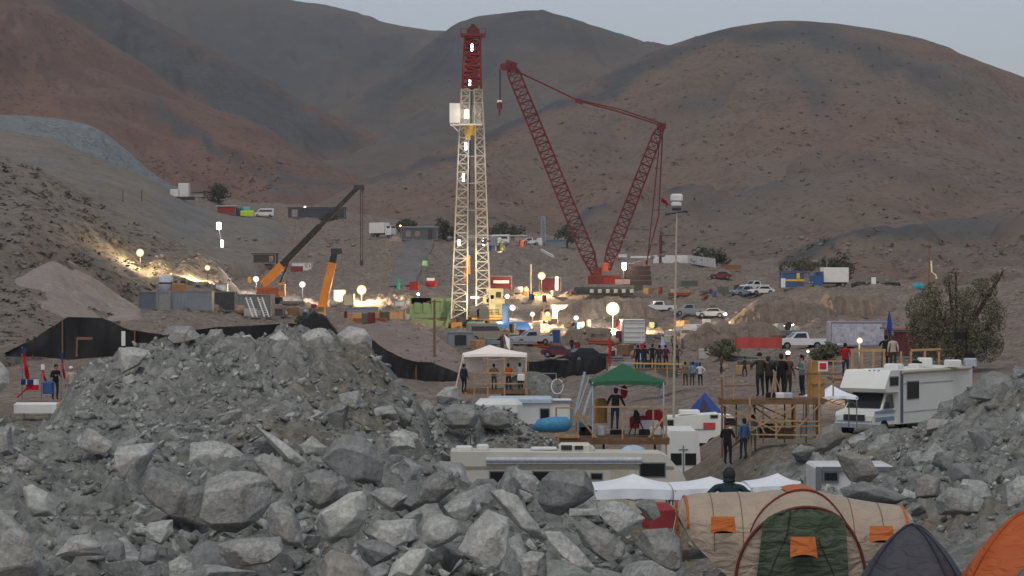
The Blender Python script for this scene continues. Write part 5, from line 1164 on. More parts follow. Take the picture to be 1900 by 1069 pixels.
def body_mesh(pose, top, legs, wide=1.0, stride=.0):
    key = (pose, top.name, legs.name, wide, stride)
    if key in _BODY: return _BODY[key]
    V = []; E = []; Rr = []
    def v(p, r, par=None):
        V.append(Vector(p)); Rr.append(r); 
        if par is not None: E.append((par, len(V) - 1))
        return len(V) - 1
    k = wide
    pel = v((0, 0, .93), (.155 * k, .115 * k)); sp = v((0, .005, 1.08), (.15 * k, .11 * k), pel); ch = v((0, .01, 1.27), (.175 * k, .125 * k), sp); ub = v((0, .012, 1.40), (.13 * k, .095), ch)
    nk = v((0, .0, 1.49), (.055, .055), ub); h0 = v((0, -.012, 1.57), (.078, .092), nk); h1 = v((0, -.012, 1.67), (.082, .098), h0); v((0, -.005, 1.735), (.055, .065), h1)
    hands = []
    for sx, arm in ((1, POSES[pose][0]), (-1, POSES[pose][1])):
        sh = v((sx * .185 * k, .01, 1.40), (.075, .07), ub); S = V[sh]
        el = v(S + Vector(arm[0]), (.052, .052), sh); wr = v(S + Vector(arm[1]), (.034, .034), el)
        d = (V[wr] - V[el]).normalized(); pm = v(V[wr] + d * .075, (.036, .022), wr); hands.append((V[pm].copy(), d, sx))
        hp = v((sx * .095 * k, 0, .87), (.09 * k, .095), pel); kn = v((sx * .11, -.02 - stride * sx, .49), (.062, .064), hp); an = v((sx * .12, .03 - stride * sx * .6, .09), (.043, .046), kn)
        v((sx * .13, -.11 - stride * sx * .6, .035), (.04, .032), an)
    me = bpy.data.meshes.new('body'); me.from_pydata(V, E, []); o = bpy.data.objects.new('tmp', me); COL.objects.link(o)
    sk = o.modifiers.new('skin', 'SKIN'); sk.use_smooth_shade = True
    for i, r in enumerate(Rr): me.skin_vertices[0].data[i].radius = r
    for sv in me.skin_vertices[0].data: sv.use_root = False
    me.skin_vertices[0].data[0].use_root = True
    sub = o.modifiers.new('sub', 'SUBSURF'); sub.levels = 2; sub.render_levels = 2
    dg = bpy.context.evaluated_depsgraph_get(); dg.update()
    em = bpy.data.meshes.new_from_object(o.evaluated_get(dg)); bpy.data.objects.remove(o)
    bm = bmesh.new(); bm.from_mesh(em)
    wr = [h[0] for h in hands]
    for f in bm.faces:
        c = f.calc_center_median(); f.smooth = True
        if c.z > 1.475 and abs(c.x) < .12 and (c - Vector((0, 0, 1.6))).length < .25: f.material_index = 0
        elif any((c - h).length < .075 for h in wr): f.material_index = 0
        elif c.z < .085: f.material_index = 3
        elif c.z < .90: f.material_index = 2
        else: f.material_index = 1
    # face: brow, nose, chin; ears; five fingers a hand
    def blob(c, r, mi=0):
        g = bmesh.ops.create_icosphere(bm, subdivisions=1, radius=1, matrix=Matrix.Translation(c) @ Matrix.Diagonal((*r, 1)))
        for vv in g['verts']:
            for f in vv.link_faces: f.material_index = mi; f.smooth = True
    blob((0, -.112, 1.60), (.014, .022, .024)); blob((0, -.088, 1.535), (.03, .022, .02)); blob((.03, -.098, 1.632), (.012, .008, .008), 3); blob((-.03, -.098, 1.632), (.012, .008, .008), 3); blob((0, -.1, 1.565), (.022, .008, .006), 1)
    for sx in (1, -1): blob((sx * .085, 0, 1.61), (.012, .022, .034))
    for P, d, sx in hands:
        a = d.cross(Vector((0, 1, 0))).normalized() if abs(d.y) < .9 else Vector((1, 0, 0)); nrm = d.cross(a).normalized()
        for q, ln in enumerate((.07, .082, .078, .062)):
            base = P + a * (-.027 + .018 * q) + d * .01; p = base
            for j in range(3):
                dd = (d + nrm * (.35 * j) * (-1 if sx > 0 else 1)).normalized(); n2 = p + dd * ln / 3
                blob((p + n2) / 2, (.009, .009, .016)); p = n2
        p = P - d * .045 + a * .03
        for j in range(2): n2 = p + (d + a * .9).normalized() * .028; blob((p + n2) / 2, (.011, .011, .017)); p = n2
    me2 = bpy.data.meshes.new('person'); bm.to_mesh(me2); bm.free()
    for m in (SKIN, top, legs, M_black): me2.materials.append(m)
    _BODY[key] = me2; return me2
_HEAD = {}
def headwear(kind, m):
    b = MB()
    if kind == 'hair':
        b.sphere((0, .012, 1.665), (.098, .108, .105), 14, 9); b.sphere((0, .055, 1.60), (.085, .055, .085), 12, 8)
    elif kind == 'cap':
        b.sphere((0, .0, 1.69), (.104, .115, .09), 14, 9); b.box((0, -.14, 1.675), (.15, .12, .018))
    elif kind == 'hat':
        b.tube([(0, 0, 1.685), (0, 0, 1.70)], .17, 18); b.tube([(0, 0, 1.69), (0, 0, 1.78), (0, 0, 1.80)], [.115, .1, .07], 16)
    elif kind == 'helmet':
        b.sphere((0, 0, 1.685), (.125, .145, .12), 14, 9); b.tube([(0, -.02, 1.665), (0, -.02, 1.68)], .165, 16)
    elif kind == 'hood':
        b.sphere((0, .02, 1.64), (.12, .12, .145), 14, 9); b.tube([(0, .03, 1.50), (0, .03, 1.58)], [.12, .1], 12)
    return b
def person(label, px, pyb, Y, face, pose, top, legs, head=('hair', (30, 26, 24)), size=1.0, wide=1.0, stride=0.0, group=None):
    """face: 0 towards the camera, 180 away; pyb is the row of the feet"""
    me = body_mesh(pose, top, legs, wide, stride)
    o = bpy.data.objects.new('person', me); COL.objects.link(o); o.location = at(px, pyb, Y); o.rotation_euler = (R(rng.uniform(-1, 5)), R(rng.uniform(-3, 3)), R(face + rng.uniform(-12, 12))); o.scale = (size,) * 3
    o['label'] = label; o['category'] = 'person'
    if group: o['group'] = group
    c = head[1]; part({'hair': 'hair', 'cap': 'cap', 'hat': 'hat', 'helmet': 'helmet', 'hood': 'hood'}[head[0]], headwear(head[0], None), cloth('head_%d_%d_%d' % c, *c), o, local=True, smooth=True)
    return o
NAVY = cloth('navy', 34, 40, 52); BLK = cloth('black', 30, 30, 32); GRY = cloth('grey', 120, 128, 136); OLV = cloth('olive', 62, 60, 48); BRN = cloth('brown', 96, 76, 60); TEAL = cloth('teal', 36, 56, 64)
JEAN = cloth('jean', 40, 50, 72); KHK = cloth('khaki', 120, 106, 84); REDC = cloth('red', 150, 28, 40); WHC = cloth('white', 200, 200, 196); BLU = cloth('blue', 60, 92, 128); ORG = cloth('orange', 200, 96, 40)

def post(b, px, y0, y1, Y, w=.1): b.bar(at(px, y1, Y), at(px, y0, Y), w)
def rail(b, p0, p1, w=.09): b.bar(at(*p0), at(*p1), w, w)

# ------------------------------------------------------------------ pop-up canopies
def canopy(label, corners, peak, eave, Y, depth, m, legs=None, valance=8, wavy=.05, leg_m=None, name='canopy', flat=0):
    """corners: left and right pixel columns of the front eave at row eave; the peak column and row"""
    x0, x1 = corners; d = depth
    A = at(x0, eave, Y); B = at(x1, eave, Y); hC = at(peak[0], peak[1], Y + d / 2)
    Cc = B + Vector((0, d, 0)); Dd = A + Vector((0, d, 0))
    t = thing(name, label, 'canopy', at((x0 + x1) / 2, legs or eave, Y + d / 2))
    b = MB(); n = 10
    for p, q in ((A, B), (B, Cc), (Cc, Dd), (Dd, A)):
        def f(u, v, p=p, q=q):
            e = p.lerp(q, u); r = e.lerp(hC, v); sag = -.05 * math.sin(math.pi * v) * (1 - flat); return r + Vector((0, 0, sag + .05 * math.sin(math.pi * u) * (1 - v)))
        b.grid(f, n, 8)
        vl = valance * Y / F
        def g(u, v, p=p, q=q):
            e = p.lerp(q, u); o_ = Vector((0, 0, .05 * math.sin(math.pi * u))); nrm = (q - p).cross(Vector((0, 0, 1))).normalized()
            return e + o_ + Vector((0, 0, -vl * v)) + nrm * (.02 + wavy * .4 * (1 + math.sin(u * 17)) * v)
        b.grid(g, 16, 2)
    part('cover', b, m, t, smooth=False)
    if legs:
        gz = at(x0, legs, Y).z
        for p in (A, B, Cc, Dd):
            b = MB(); q = p + Vector((.06 if p.x < (A.x + B.x) / 2 else -.06, 0, 0)); b.bar((q.x, q.y, gz), q, .05); part('leg', b, leg_m or M_metal, t)
        b = MB()
        for p, q in ((A, B), (B, Cc), (Cc, Dd), (Dd, A)):
            k = Vector((0, 0, -.35)); ins = ((A + B + Cc + Dd) / 4 - p.lerp(q, .5)).normalized() * .14; p = p + ins; q = q + ins
            b.bar(p + k, p.lerp(q, .5), .03); b.bar(p, p.lerp(q, .5) + k, .03); b.bar(p.lerp(q, .5) + k, q, .03); b.bar(p.lerp(q, .5), q + k, .03)
        part('truss', b, leg_m or M_metal, t)
    return t
M_cwhite = C('white_canvas', 232, 236, 242, var=.04, scale=3, bump=.15, rough=.8); M_cgreen = C('green_canvas', 44, 96, 68, var=.08, scale=3, bump=.15, rough=.75)
canopy('white canopy with a clear peak beside the tilted square block, left of the row', (1103, 1252), (1176, 879), 910, 73, 3.0, M_cwhite, 1010, 18)
canopy('white canopy in the middle of the row, behind the person in the dark jacket', (1250, 1395), (1318, 884), 910, 72.5, 3.0, M_cwhite, 1010, 18)
canopy('white canopy with a sharp peak behind the orange tip of the beige tent', (1392, 1500), (1443, 878), 905, 74, 2.6, M_cwhite, 990, 16)
b = MB(); b.cham(at(1222, 956, 42), (.55, .5, .45), .12, .5, ); solo('red_tarpaulin', b, C('dull_red', 150, 60, 62), 'dull red bundle lying between the rocks and the white canopy', 'bundle')
b = MB()
for k in range(7): b.bar(at(1205 + k * 9, 938, 71), at(1206 + k * 9, 962, 71), .12, .05)
solo('folding_chairs', b, C('pale_plastic', 170, 175, 185), 'stack of pale folded chairs leaning under the left white canopy', 'chairs')

# ------------------------------------------------------------------ the front tents
YT = 38.0
def fabric(key, r, g, b):
    m = C(key, r, g, b, var=.09, scale=2.2, dirt=.14, rough=.6)
    nt = m.node_tree; N = nt.nodes; L = nt.links; tc = N.new('ShaderNodeTexCoord')
    mp = N.new('ShaderNodeMapping'); mp.inputs['Scale'].default_value = (2.2, 2.2, 5.0); mp.inputs['Rotation'].default_value = (0, .5, 0); L.new(tc.outputs['Object'], mp.inputs['Vector'])
    n = N.new('ShaderNodeTexNoise'); n.inputs['Scale'].default_value = 1.0; n.inputs['Detail'].default_value = 3; n.inputs['Distortion'].default_value = 1.2; L.new(mp.outputs['Vector'], n.inputs['Vector'])
    bp = N.new('ShaderNodeBump'); bp.inputs['Strength'].default_value = .55; bp.inputs['Distance'].default_value = .22; L.new(n.outputs['Fac'], bp.inputs['Height'])
    L.new(bp.outputs['Normal'], N['Principled BSDF'].inputs['Normal']); return m
M_beige = fabric('beige_nylon', 170, 154, 136); M_tgreen = fabric('green_nylon', 68, 80, 62)
M_torange = fabric('orange_nylon', 184, 98, 42); M_tmaroon = C('maroon_piping', 104, 46, 34, var=.08, rough=.6)
tent = thing('family_tent', 'big beige family tent with a dark green door, orange vents and dark red piping', 'tent', at(1475, 1100, YT))
def T(px, py, dy=0): return at(px, py, YT) + Vector((0, dy, 0))
GB = T(1475, 1100).z
def wing(side):
    # sections from the outer end (u=0) to the door bay (u=1): each an arch over the tent's depth
    if side < 0: xs = list(np.linspace(1260, 1450, 26)); q_ = [1260, 1272, 1292, 1330, 1370, 1410, 1450]; tp = np.interp(xs, q_, [944, 929, 922, 919, 919, 920, 914]); bt = np.interp(xs, q_, [960, 985, 1012, 1050, 1084, 1100, 1100]); dp = np.interp(xs, q_, [.5, .8, .98, 1.1, 1.15, 1.15, 1.15])
    else: xs = list(np.linspace(1698, 1500, 26)); q_ = [1500, 1550, 1590, 1630, 1664, 1684, 1698]; tp = np.interp(xs, q_, [912, 922, 931, 937, 942, 946, 960]); bt = np.interp(xs, q_, [1100, 1100, 1095, 1080, 1060, 1040, 1000]); dp = np.interp(xs, q_, [1.15, 1.15, 1.15, 1.1, .98, .8, .5])
    rings = []; n = 30
    for x, t_, b_, d in zip(xs, tp, bt, dp):
        ring = []
        for j in range(n + 1):
            a = math.pi * j / n; zt = at(x, t_, YT).z; zb = at(x, b_, YT).z
            yy = -math.cos(a) * d; k = math.sin(a) ** .72
            wrinkle = .05 * math.sin(k * 17 + abs(x - 1475) * .045) * math.sin(a) * (1.25 - k) * min(1, abs(x - 1475) / 120)
            ring.append(Vector((T(x, 0).x, YT + .55 + yy + wrinkle, zb + (zt - zb) * k + wrinkle * .5)))
        rings.append(ring)
    b = MB(); b.loft(rings, False, False, closed=False); b.add(rings[0], [tuple(range(n + 1))])
    return b, rings
bl, rl = wing(-1); br_, rr = wing(1)
o1 = part('side_wing', bl, M_beige, tent, smooth=True, label='left beige wing of the tent with an orange end seam'); o2 = part('side_wing', br_, M_beige, tent, smooth=True, label='right beige wing of the tent')
for rg_, m in ((rl, M_torange), (rr, M_torange)):
    b = MB(); b.tube(rg_[2][1:-1], .026, 6); part('end_piping', b, m, tent, smooth=True)
def curve(pts, y, n=36):
    p = np.array(pts, float); d = np.concatenate([[0], np.cumsum(np.hypot(*np.diff(p, axis=0).T))]); u = np.linspace(0, d[-1], n + 1)
    q = np.stack([np.interp(u, d, p[:, 0]), np.interp(u, d, p[:, 1])], 1)
    for _ in range(3): q[1:-1] = (q[:-2] + 2 * q[1:-1] + q[2:]) / 4
    return [T(a, c, y) for a, c in q]
FA = [(1352, 1100), (1353, 1050), (1361, 1015), (1377, 985), (1399, 960), (1425, 943), (1455, 931), (1485, 928), (1515, 933), (1540, 945), (1562, 969), (1578, 1000), (1588, 1040), (1592, 1100)]
RA = [(1376, 1100), (1380, 1010), (1395, 962), (1414, 938), (1438, 918), (1462, 907), (1488, 904), (1514, 909), (1535, 927), (1556, 955), (1576, 990), (1590, 1030), (1594, 1100)]
front = curve(FA, -1.05); mid_ = curve(RA, -.4); backr = curve([(x, y + 1) for x, y in RA], .5)
b = MB(); b.loft([front, mid_], closed=False); b.loft([mid_, backr], closed=False); part('porch', b, M_beige, tent, smooth=True)
b = MB(); b.tube(front, .025, 8); part('door_piping', b, M_tmaroon, tent, smooth=True)
b = MB(); b.tube([p + Vector((0, -.01, .01)) for p in mid_[6:-5]], .022, 8); part('ridge_piping', b, M_tmaroon, tent, smooth=True)
def doorpt(px, py, k=0):
    f_ = min(1, max(0, (py - 929) / 171)); return T(px, py, -1.0 - .10 * f_ - .05 * math.sin(math.pi * f_) - k)
def clipx(px, py):
    lim = [p for p in front]; 
    return px
b = MB(); fr = [p + Vector((0, .03, 0)) for p in front]; cen = doorpt(1474, 1015, -.06)
rings = [fr, [p.lerp(Vector((cen.x, p.y, cen.z)), .5) + Vector((0, -.05, 0)) for p in fr]]; b.loft(rings, closed=False); b.add(rings[1], [tuple(range(len(fr)))]); part('door_surround', b, M_beige, tent, smooth=False)
pan = [(1385, 1100), (1392, 1040), (1398, 980), (1402, 962), (1425, 945), (1450, 936), (1476, 933), (1502, 936), (1528, 945), (1550, 962), (1553, 1000), (1555, 1050), (1556, 1100)]
b = MB(); top = pan
L_ = [doorpt(1385, 1100, .05)]; rows = []
ys = np.linspace(934, 1100, 26)
for y in ys:
    if y < 962: hw = 75 * math.sqrt(max(0.0, 1 - ((962 - y) / 30) ** 2)); xl, xr = 1476 - hw, 1476 + hw
    else: xl, xr = 1401 - (y - 962) * .12, 1551 + (y - 962) * .04
    rows.append([doorpt(xl + (xr - xl) * i / 24, y, .075 + .03 * math.sin(i / 24 * math.pi) + .012 * math.sin(i * 1.3 + y * .02) + .012 * math.sin((xl + (xr - xl) * i / 24 - 1475) * .06 + (y - 934) * .03)) for i in range(25)])
b.loft(rows, closed=False); part('door_panel', b, M_tgreen, tent, smooth=True)
for cx, cy, w, h, dy, lab in ((1333, 965, 42, 30, -.72, 'orange vent flap on the left wing'), (1471, 998, 44, 36, -1.27, 'orange vent flap on the green door'), (1621, 982, 42, 30, -.72, 'orange vent flap on the right wing')):
    b = MB(); s = YT / F; c = T(cx, cy, dy)
    def f(u, v, c=c, w=w, h=h): return c + Vector(((u - .5) * w * s * (1 + .12 * v), -.05 - .13 * v, (.5 - v) * h * s + .05 * v * math.sin(math.pi * u)))
    b.grid(f, 10, 6); fl = part('vent_flap', b, M_torange, tent, smooth=True, label=lab)
    b = MB(); b.grid(lambda u, v, c=c, w=w, h=h: c + Vector(((u - .5) * w * s * .95, -.02 + (.25 if cx != 1471 else .06) * v * 0, (.42 - .95 * v) * h * s)), 4, 3); part('mesh_window', b, M_black, fl)
b = MB(); b.loft([[p + Vector((0, -.03, .025)) for p in mid_[16:22]], [p + Vector((0, .1, .03)) for p in backr[16:22]]], closed=False); part('roof_patch', b, M_torange, tent, smooth=True)
for rr_, ks in ((rl, (8, 15)), (rr, (8, 15))):
    for kk in ks: b = MB(); b.tube([p + Vector((0, -.006, .004)) for p in rr_[kk][1:-1]], .007, 5); part('seam', b, C('seam_brown', 112, 98, 86), tent)
for xs_ in ([(1452, 936), (1444, 980), (1420, 1030), (1396, 1098)], [(1494, 936), (1500, 985), (1524, 1040), (1548, 1098)]):
    b = MB(); b.tube([doorpt(px, py, .10) for px, py in xs_], .009, 5); part('zip', b, C('zip_dark', 40, 44, 38), tent)
for p, q in ((T(1262, 945, .5), T(1228, 1075, -.3)), (T(1696, 960, .5), T(1722, 1085, -.2))):
    b = MB(); b.tube([p, q], .008, 5); part('guy_line', b, C('cord_pale', 190, 180, 160), tent)
b = MB(); b.bar(T(1262, 1010, .4), T(1258, 935, .4), .05); part('end_pole_sleeve', b, M_torange, tent)

def dome(label, cx, apex, half, bot, Y, m, m2=None, dark=None, seed=0, tri=None):
    c = at(cx, bot, Y); s = Y / F; H = (bot - apex) * s; r0 = half * s
    t = thing('dome_tent', label, 'tent', c)
    n = 48; nv = 16; rings = []
    for j in range(nv + 1):
        v = j / nv; k = max(.0, math.cos(v * math.pi / 2)) ** .9; z = H * (1 - k ** 1.65)
        ring = []
        for i in range(n):
            a = 2 * math.pi * i / n; q = 1 + .07 * math.cos(4 * (a - .5)) + .008 * math.sin(a * 13 + v * 9 + seed)
            ring.append(c + Vector((r0 * k * q * math.cos(a), r0 * k * q * math.sin(a), z)))
        rings.append(ring)
    b = MB(); b.loft(rings, False, True); part('fly_sheet', b, m, t, smooth=True)
    b = MB()
    for a0 in (.5, .5 + math.pi / 2):
        pts = []
        for j in range(33):
            v = j / 32; z = H * math.sin(v * math.pi) ** .8 if 0 < v < 1 else 0
            k = math.cos(v * math.pi); k = math.copysign(abs(k) ** .8, k)
            zz = 1 - abs(k) ** 1.65
            pts.append(c + Vector((r0 * 1.075 * k * math.cos(a0), r0 * 1.075 * k * math.sin(a0), H * zz + .012)))
        b.tube(pts, .018, 6)
    part('pole_sleeve', b, m2 or m, t, smooth=True)
    if dark:
        rows = []
        for j in range(13):
            v = j / 13; row = []; k = math.cos(v * math.pi / 2) ** .9
            for i in range(9):
                a = dark[0] + (dark[1] - dark[0]) * i / 8; z = H * (1 - k ** 1.65); q = (1 + .07 * math.cos(4 * (a - .5)) + .008 * math.sin(a * 13 + v * 9 + seed)) * 1.012
                row.append(c + Vector((r0 * k * q * math.cos(a), r0 * k * q * math.sin(a), z + .01)))
            rows.append(row)
        b = MB(); b.loft(rows, closed=False); part('side_panel', b, dark[2], t, smooth=True)
    if tri:
        rows = []
        for v0, a0, a1 in tri:
            row = []
            for i in range(7):
                a = a0 + (a1 - a0) * i / 6; z = H * v0; k = (1 - v0) ** .667 * 1.02 * (1 + .07 * math.cos(4 * (a - .5)))
                row.append(c + Vector((r0 * k * math.cos(a), r0 * k * math.sin(a), z + .01)))
            rows.append(row)
        b = MB(); b.loft(rows, closed=False); part('door_trim', b, C('wine_nylon', 120, 40, 44), t, smooth=True)
    return t
dome('small blue grey dome tent between the beige tent and the orange tent', 1692, 974, 119, 1105, 34, fabric('slate_nylon', 66, 67, 74), C('navy_nylon', 46, 46, 60, rough=.55), (-.75, -.15, C('navy_nylon', 46, 46, 60, rough=.55)))
dome('orange dome tent cut by the right edge of the photo', 1905, 950, 150, 1110, 33, fabric('dome_orange', 172, 86, 42), C('dome_orange_dark', 170, 78, 40), None, 3, [(.50, -2.75, -2.15), (.57, -2.62, -2.25), (.66, -2.45, -2.35)])
person('person seen from behind in a dark teal hooded jacket behind the beige tent', 1350, 1044, 43, 172, 'hips', TEAL, JEAN, ('hood', (44, 50, 54)), 1.0, 1.32)

# ------------------------------------------------------------------ green canopy on its timber deck
YD = 100.0
deck = thing('timber_deck', 'raised timber deck with rails under the green canopy', 'platform', at(1140, 850, YD))
b = MB(); b.box((at(1140, 815, YD) + Vector((0, 1.2, 0))), (4.75, 3.0, .12)); b.box(at(1140, 820, YD - .32), (4.75, .06, .22)); part('deck_boards', b, M_wood2, deck)
for px, y0 in ((1032, 756), (1072, 762), (1155, 756), (1212, 760), (1236, 756)):
    b = MB(); post(b, px, y0, 815 if px != 1236 else 850, YD - .28 + (.02 if px == 1236 else 0), .075); part('post', b, M_wood, deck)
for px in (1040, 1120, 1215):
    b = MB(); b.bar(at(px, 818, YD + 1.5), at(px, 862, YD + 1.5), .1); part('post', b, M_wood2, deck)
b = MB(); rail(b, (1095, 755, YD - .36), (1236, 755, YD - .36), .07); part('top_rail', b, M_wood, deck)
b = MB(); rail(b, (1030, 757, YD - .37), (1062, 757, YD - .37), .07); part('top_rail', b, M_wood, deck)
b = MB(); rail(b, (1073, 772, YD - .4), (1106, 812, YD - .4), .08); part('brace', b, M_wood, deck)
b = MB(); rail(b, (1234, 772, YD - .4), (1204, 812, YD - .4), .08); part('brace', b, M_wood, deck)
b = MB(); rail(b, (1028, 808, YD - .4), (1075, 810, YD - .4), .14); part('plank', b, M_wood, deck)
canopy('green canopy roof on pale poles over the man on the timber deck', (1097, 1234), (1155, 674), 709, YD - .1, 3.0, M_cgreen, 812, 7, .02, C('pale_pole', 175, 190, 200, metal=.3))
for p0, p1, w in (((1085, 690, YD + 2.6), (1066, 770, YD + 2.6), .1), ((1100, 712, YD), (1082, 770, YD), .1), ((1093, 700, YD + 1), (1072, 760, YD + 1), .06)):
    b = MB(); rail(b, p0, p1, w); solo('aluminium_pole', b, C('pale_pole', 175, 190, 200, metal=.3), 'aluminium pole leaning on the left edge of the green canopy', 'pole', 'aluminium poles beside the green canopy')
person('man in a black jacket and dark jeans seen from behind under the green canopy', 1140, 797, YD + .1, 176, 'rail', BLK, JEAN, ('hair', (34, 30, 28)), 1.03, 1.1)
t = thing('tripod', 'black camera tripod with a dark bag standing right of the man under the green canopy', 'tripod', at(1181, 806, YD - .05))
b = MB()
for a in range(3): b.tube([at(1181, 770, YD) , at(1181, 806, YD) + Vector((.42 * math.cos(a * 2.1 + .3), .42 * math.sin(a * 2.1 + .3), 0))], .028, 6)
part('legs', b, M_black, t); b = MB(); b.cham(at(1181, 775, YD), (.26, .3, .5), .06); b.cham(at(1180, 764, YD), (.16, .4, .16), .04); part('head', b, M_black, t)
for lab, px, w, h, y, m in (('black equipment case at the left feet of the deck', 1086, .55, .42, 808, M_black), ('low black case at the feet of the man under the green canopy', 1145, .62, .2, 806, M_black), ('dark bag right of the tripod on the timber deck', 1196, .5, .24, 807, cloth('dark_bag', 40, 42, 48)), ('white plastic crate on the timber deck right of the dark bag', 1216, .5, .34, 806, M_white), ('blue box at the left side of the timber deck', 1078, .45, .42, 800, C('box_blue', 70, 100, 130)), ('grey plastic drum left of the low black case', 1116, .3, .4, 807, C('pale_plastic', 170, 175, 185))):
    b = MB(); b.cham(at(px, y, YD + .5) + Vector((0, 0, h / 2)), (w, .4, h), .05); solo('equipment_case', b, m, lab, 'case')
b = MB(); b.cham(at(1190, 783, YD + 2.2), (1.0, .5, .55), .1, .2); b.cham(at(1214, 778, YD + 2.2), (.75, .5, .85), .1, -.1); solo('red_kit', b, C('kit_red', 160, 40, 50), 'red camping gear piled at the back of the timber deck', 'gear')
b = MB(); b.cham(at(1205, 790, YD + 2.0), (.9, .4, .5), .1); solo('white_kit', b, M_white, 'white bundle in front of the red camping gear', 'bundle')
b = MB(); b.cham(at(1115, 762, YD + 2.3), (.55, .4, 1.1), .12); solo('ochre_bag', b, C('ochre_bag', 150, 120, 66), 'ochre coloured bag standing left of the man under the green canopy', 'bag')
b = MB(); b.sphere(at(1158, 727, YD + 2.3), (.16, .1, .3), 12, 8); solo('red_balloon', b, C('balloon_red', 190, 60, 62), 'red cloth hanging behind the right shoulder of the man under the green canopy', 'cloth', smooth=True)

# ------------------------------------------------------------------ motorhomes and vans of the camp
def coachwindow(t, c, w, h, nrm='y', yaw=0, name='window'):
    f = MB(); f.box(c, (w + .1, .05, h + .1) if nrm == 'y' else (.05, w + .1, h + .1)); fo = part(name, f, M_metal, t, local=True)
    d = Vector((0, -.02, 0)) if nrm == 'y' else Vector((.02, 0, 0)); 
    if yaw: d = -d
    g = MB(); g.box(Vector(c) + d, (w, .05, h) if nrm == 'y' else (.05, w, h)); part('pane', g, M_glass, fo, local=True)
M_mh = C('motorhome_white', 222, 224, 218, var=.04, dirt=.15, scale=1.2, rough=.45)
mh = thing('motorhome', 'large white motorhome with an overcab bunk, nose towards the left front', 'motorhome', at(1662, 803, 112.5), math.atan2(-.80, -.60))
# forward +x, left side +y (the side seen); nose at x=3.6
b = MB(); taper(b, [(-6.0, .55), (2.0, .55), (2.0, 3.12), (-6.0, 3.12)], 1.2, .985); part('coach_body', b, M_mh, mh, local=True)
b = MB(); b.loft([[(x, y, z) for x, z in [(2.0, 2.08), (3.25, 2.1), (3.42, 2.28), (2.9, 3.05), (2.75, 3.14), (2.0, 3.14)]] for y in (-1.2, 1.2)], True, True); part('overcab_bunk', b, M_mh, mh, local=True)
b = MB(); taper(b, [(2.0, .55), (4.15, .6), (4.2, 1.0), (4.1, 1.18), (3.3, 1.32), (2.72, 2.06), (2.0, 2.06)], 1.02, .86, 1.2); part('cab', b, M_mh, mh, local=True)
g = MB(); g.add([(3.33, -.9, 1.35), (3.33, .9, 1.35), (2.80, .84, 2.04), (2.80, -.84, 2.04)], [(0, 1, 2, 3)]); part('windscreen', g, M_glass, mh, local=True)
g = MB(); g.add([(2.15, 1.03, 1.33), (3.14, 1.03, 1.33), (2.68, .95, 1.97), (2.15, .95, 1.97)], [(0, 1, 2, 3)]); g.add([(2.15, -1.015, 1.33), (3.08, -1.015, 1.33), (2.66, -.955, 1.93), (2.15, -.955, 1.93)], [(0, 1, 2, 3)]); part('cab_windows', g, M_glass, mh, local=True)
b = MB(); b.box((4.2, 0, .92), (.08, 1.1, .3)); part('grille', b, M_dark, mh, local=True)
for s in (-1, 1): b = MB(); b.cham((4.2, s * .75, .92), (.08, .34, .26), .04); part('headlight', b, C('lamp_lens', 225, 225, 220, rough=.2), mh, local=True)
b = MB(); b.cham((4.28, 0, .58), (.2, 2.0, .24), .05); part('bumper', b, C('chrome', 190, 196, 205, metal=.6, rough=.3), mh, local=True)
b = MB(); b.box((3.05, 1.01, 1.18), (2.0, .04, .12)); b.box((3.05, 1.0, .84), (1.9, .04, .2)); part('side_stripe', b, C('stripe_blue', 130, 152, 176), mh, local=True)
coachwindow(mh, (.55, 1.2, 1.78 + .35), 1.15, .78, yaw=1); coachwindow(mh, (2.5, 1.2, 2.62), .8, .36, yaw=1)
b = MB(); b.box((1.78, 1.22, 1.85), (.1, .04, 2.5)); b.box((1.62, 1.22, 1.85), (.04, .03, 2.5)); part('awning_arm', b, C('arm_grey', 96, 98, 112), mh, local=True)
b = MB(); b.tube([(-5.6, 1.28, 3.02), (1.8, 1.28, 3.02)], .08, 8); part('awning_roll', b, C('awning_beige', 178, 172, 150), mh, local=True)
b = MB()
for z in (1.1, 2.45): b.box((-1.0, 1.205, z), (5.6, .02, .05))
b.box((2.9, 0, 2.52), (.9, 2.3, .03), tilt=Matrix.Rotation(R(57), 3, 'Y')); part('trim_line', b, C('trim_grey', 168, 170, 168), mh, local=True)
b = MB()
for y in (-.12, .12, .36): b.cham((2.8, y + .2, 3.1), (.1, .1, .06), .02)
part('marker_lights', b, M_dark, mh, local=True)
for x, w, h, y in ((.4, .75, .26, .1), (-1.5, .6, .22, .3), (-2.9, .5, .18, -.2)):
    b = MB(); b.cham((x, y, 3.12 + h / 2), (w, w, h), .07); part('roof_unit', b, M_white, mh, local=True)
for x in (3.15, -2.3): wheel(mh, x, .92, .4, .26); wheel(mh, x, -.92, .4, .26)
b = MB()
for y in (1.12,): b.box((3.0, y, 1.5), (.12, .2, .3))
part('mirror', b, M_dark, mh, local=True)
# rooftop press gear and the people on the platform behind
for k, (px, py, w, h, m, lab) in enumerate([(1716, 672, .7, .45, M_white, 'white equipment box on the motorhome roof, left one'), (1702, 676, .5, .4, M_black, 'black case beside the white box on the motorhome roof'), (1768, 674, .8, .35, M_white, 'white dish case on the right part of the motorhome roof'), (1800, 672, .6, .4, C('pale_plastic', 170, 175, 185), 'grey box near the rear of the motorhome roof')]):
    b = MB(); b.cham(at(px, py, 114.5), (w, .5, h), .06); solo('roof_case', b, m, lab, 'case')

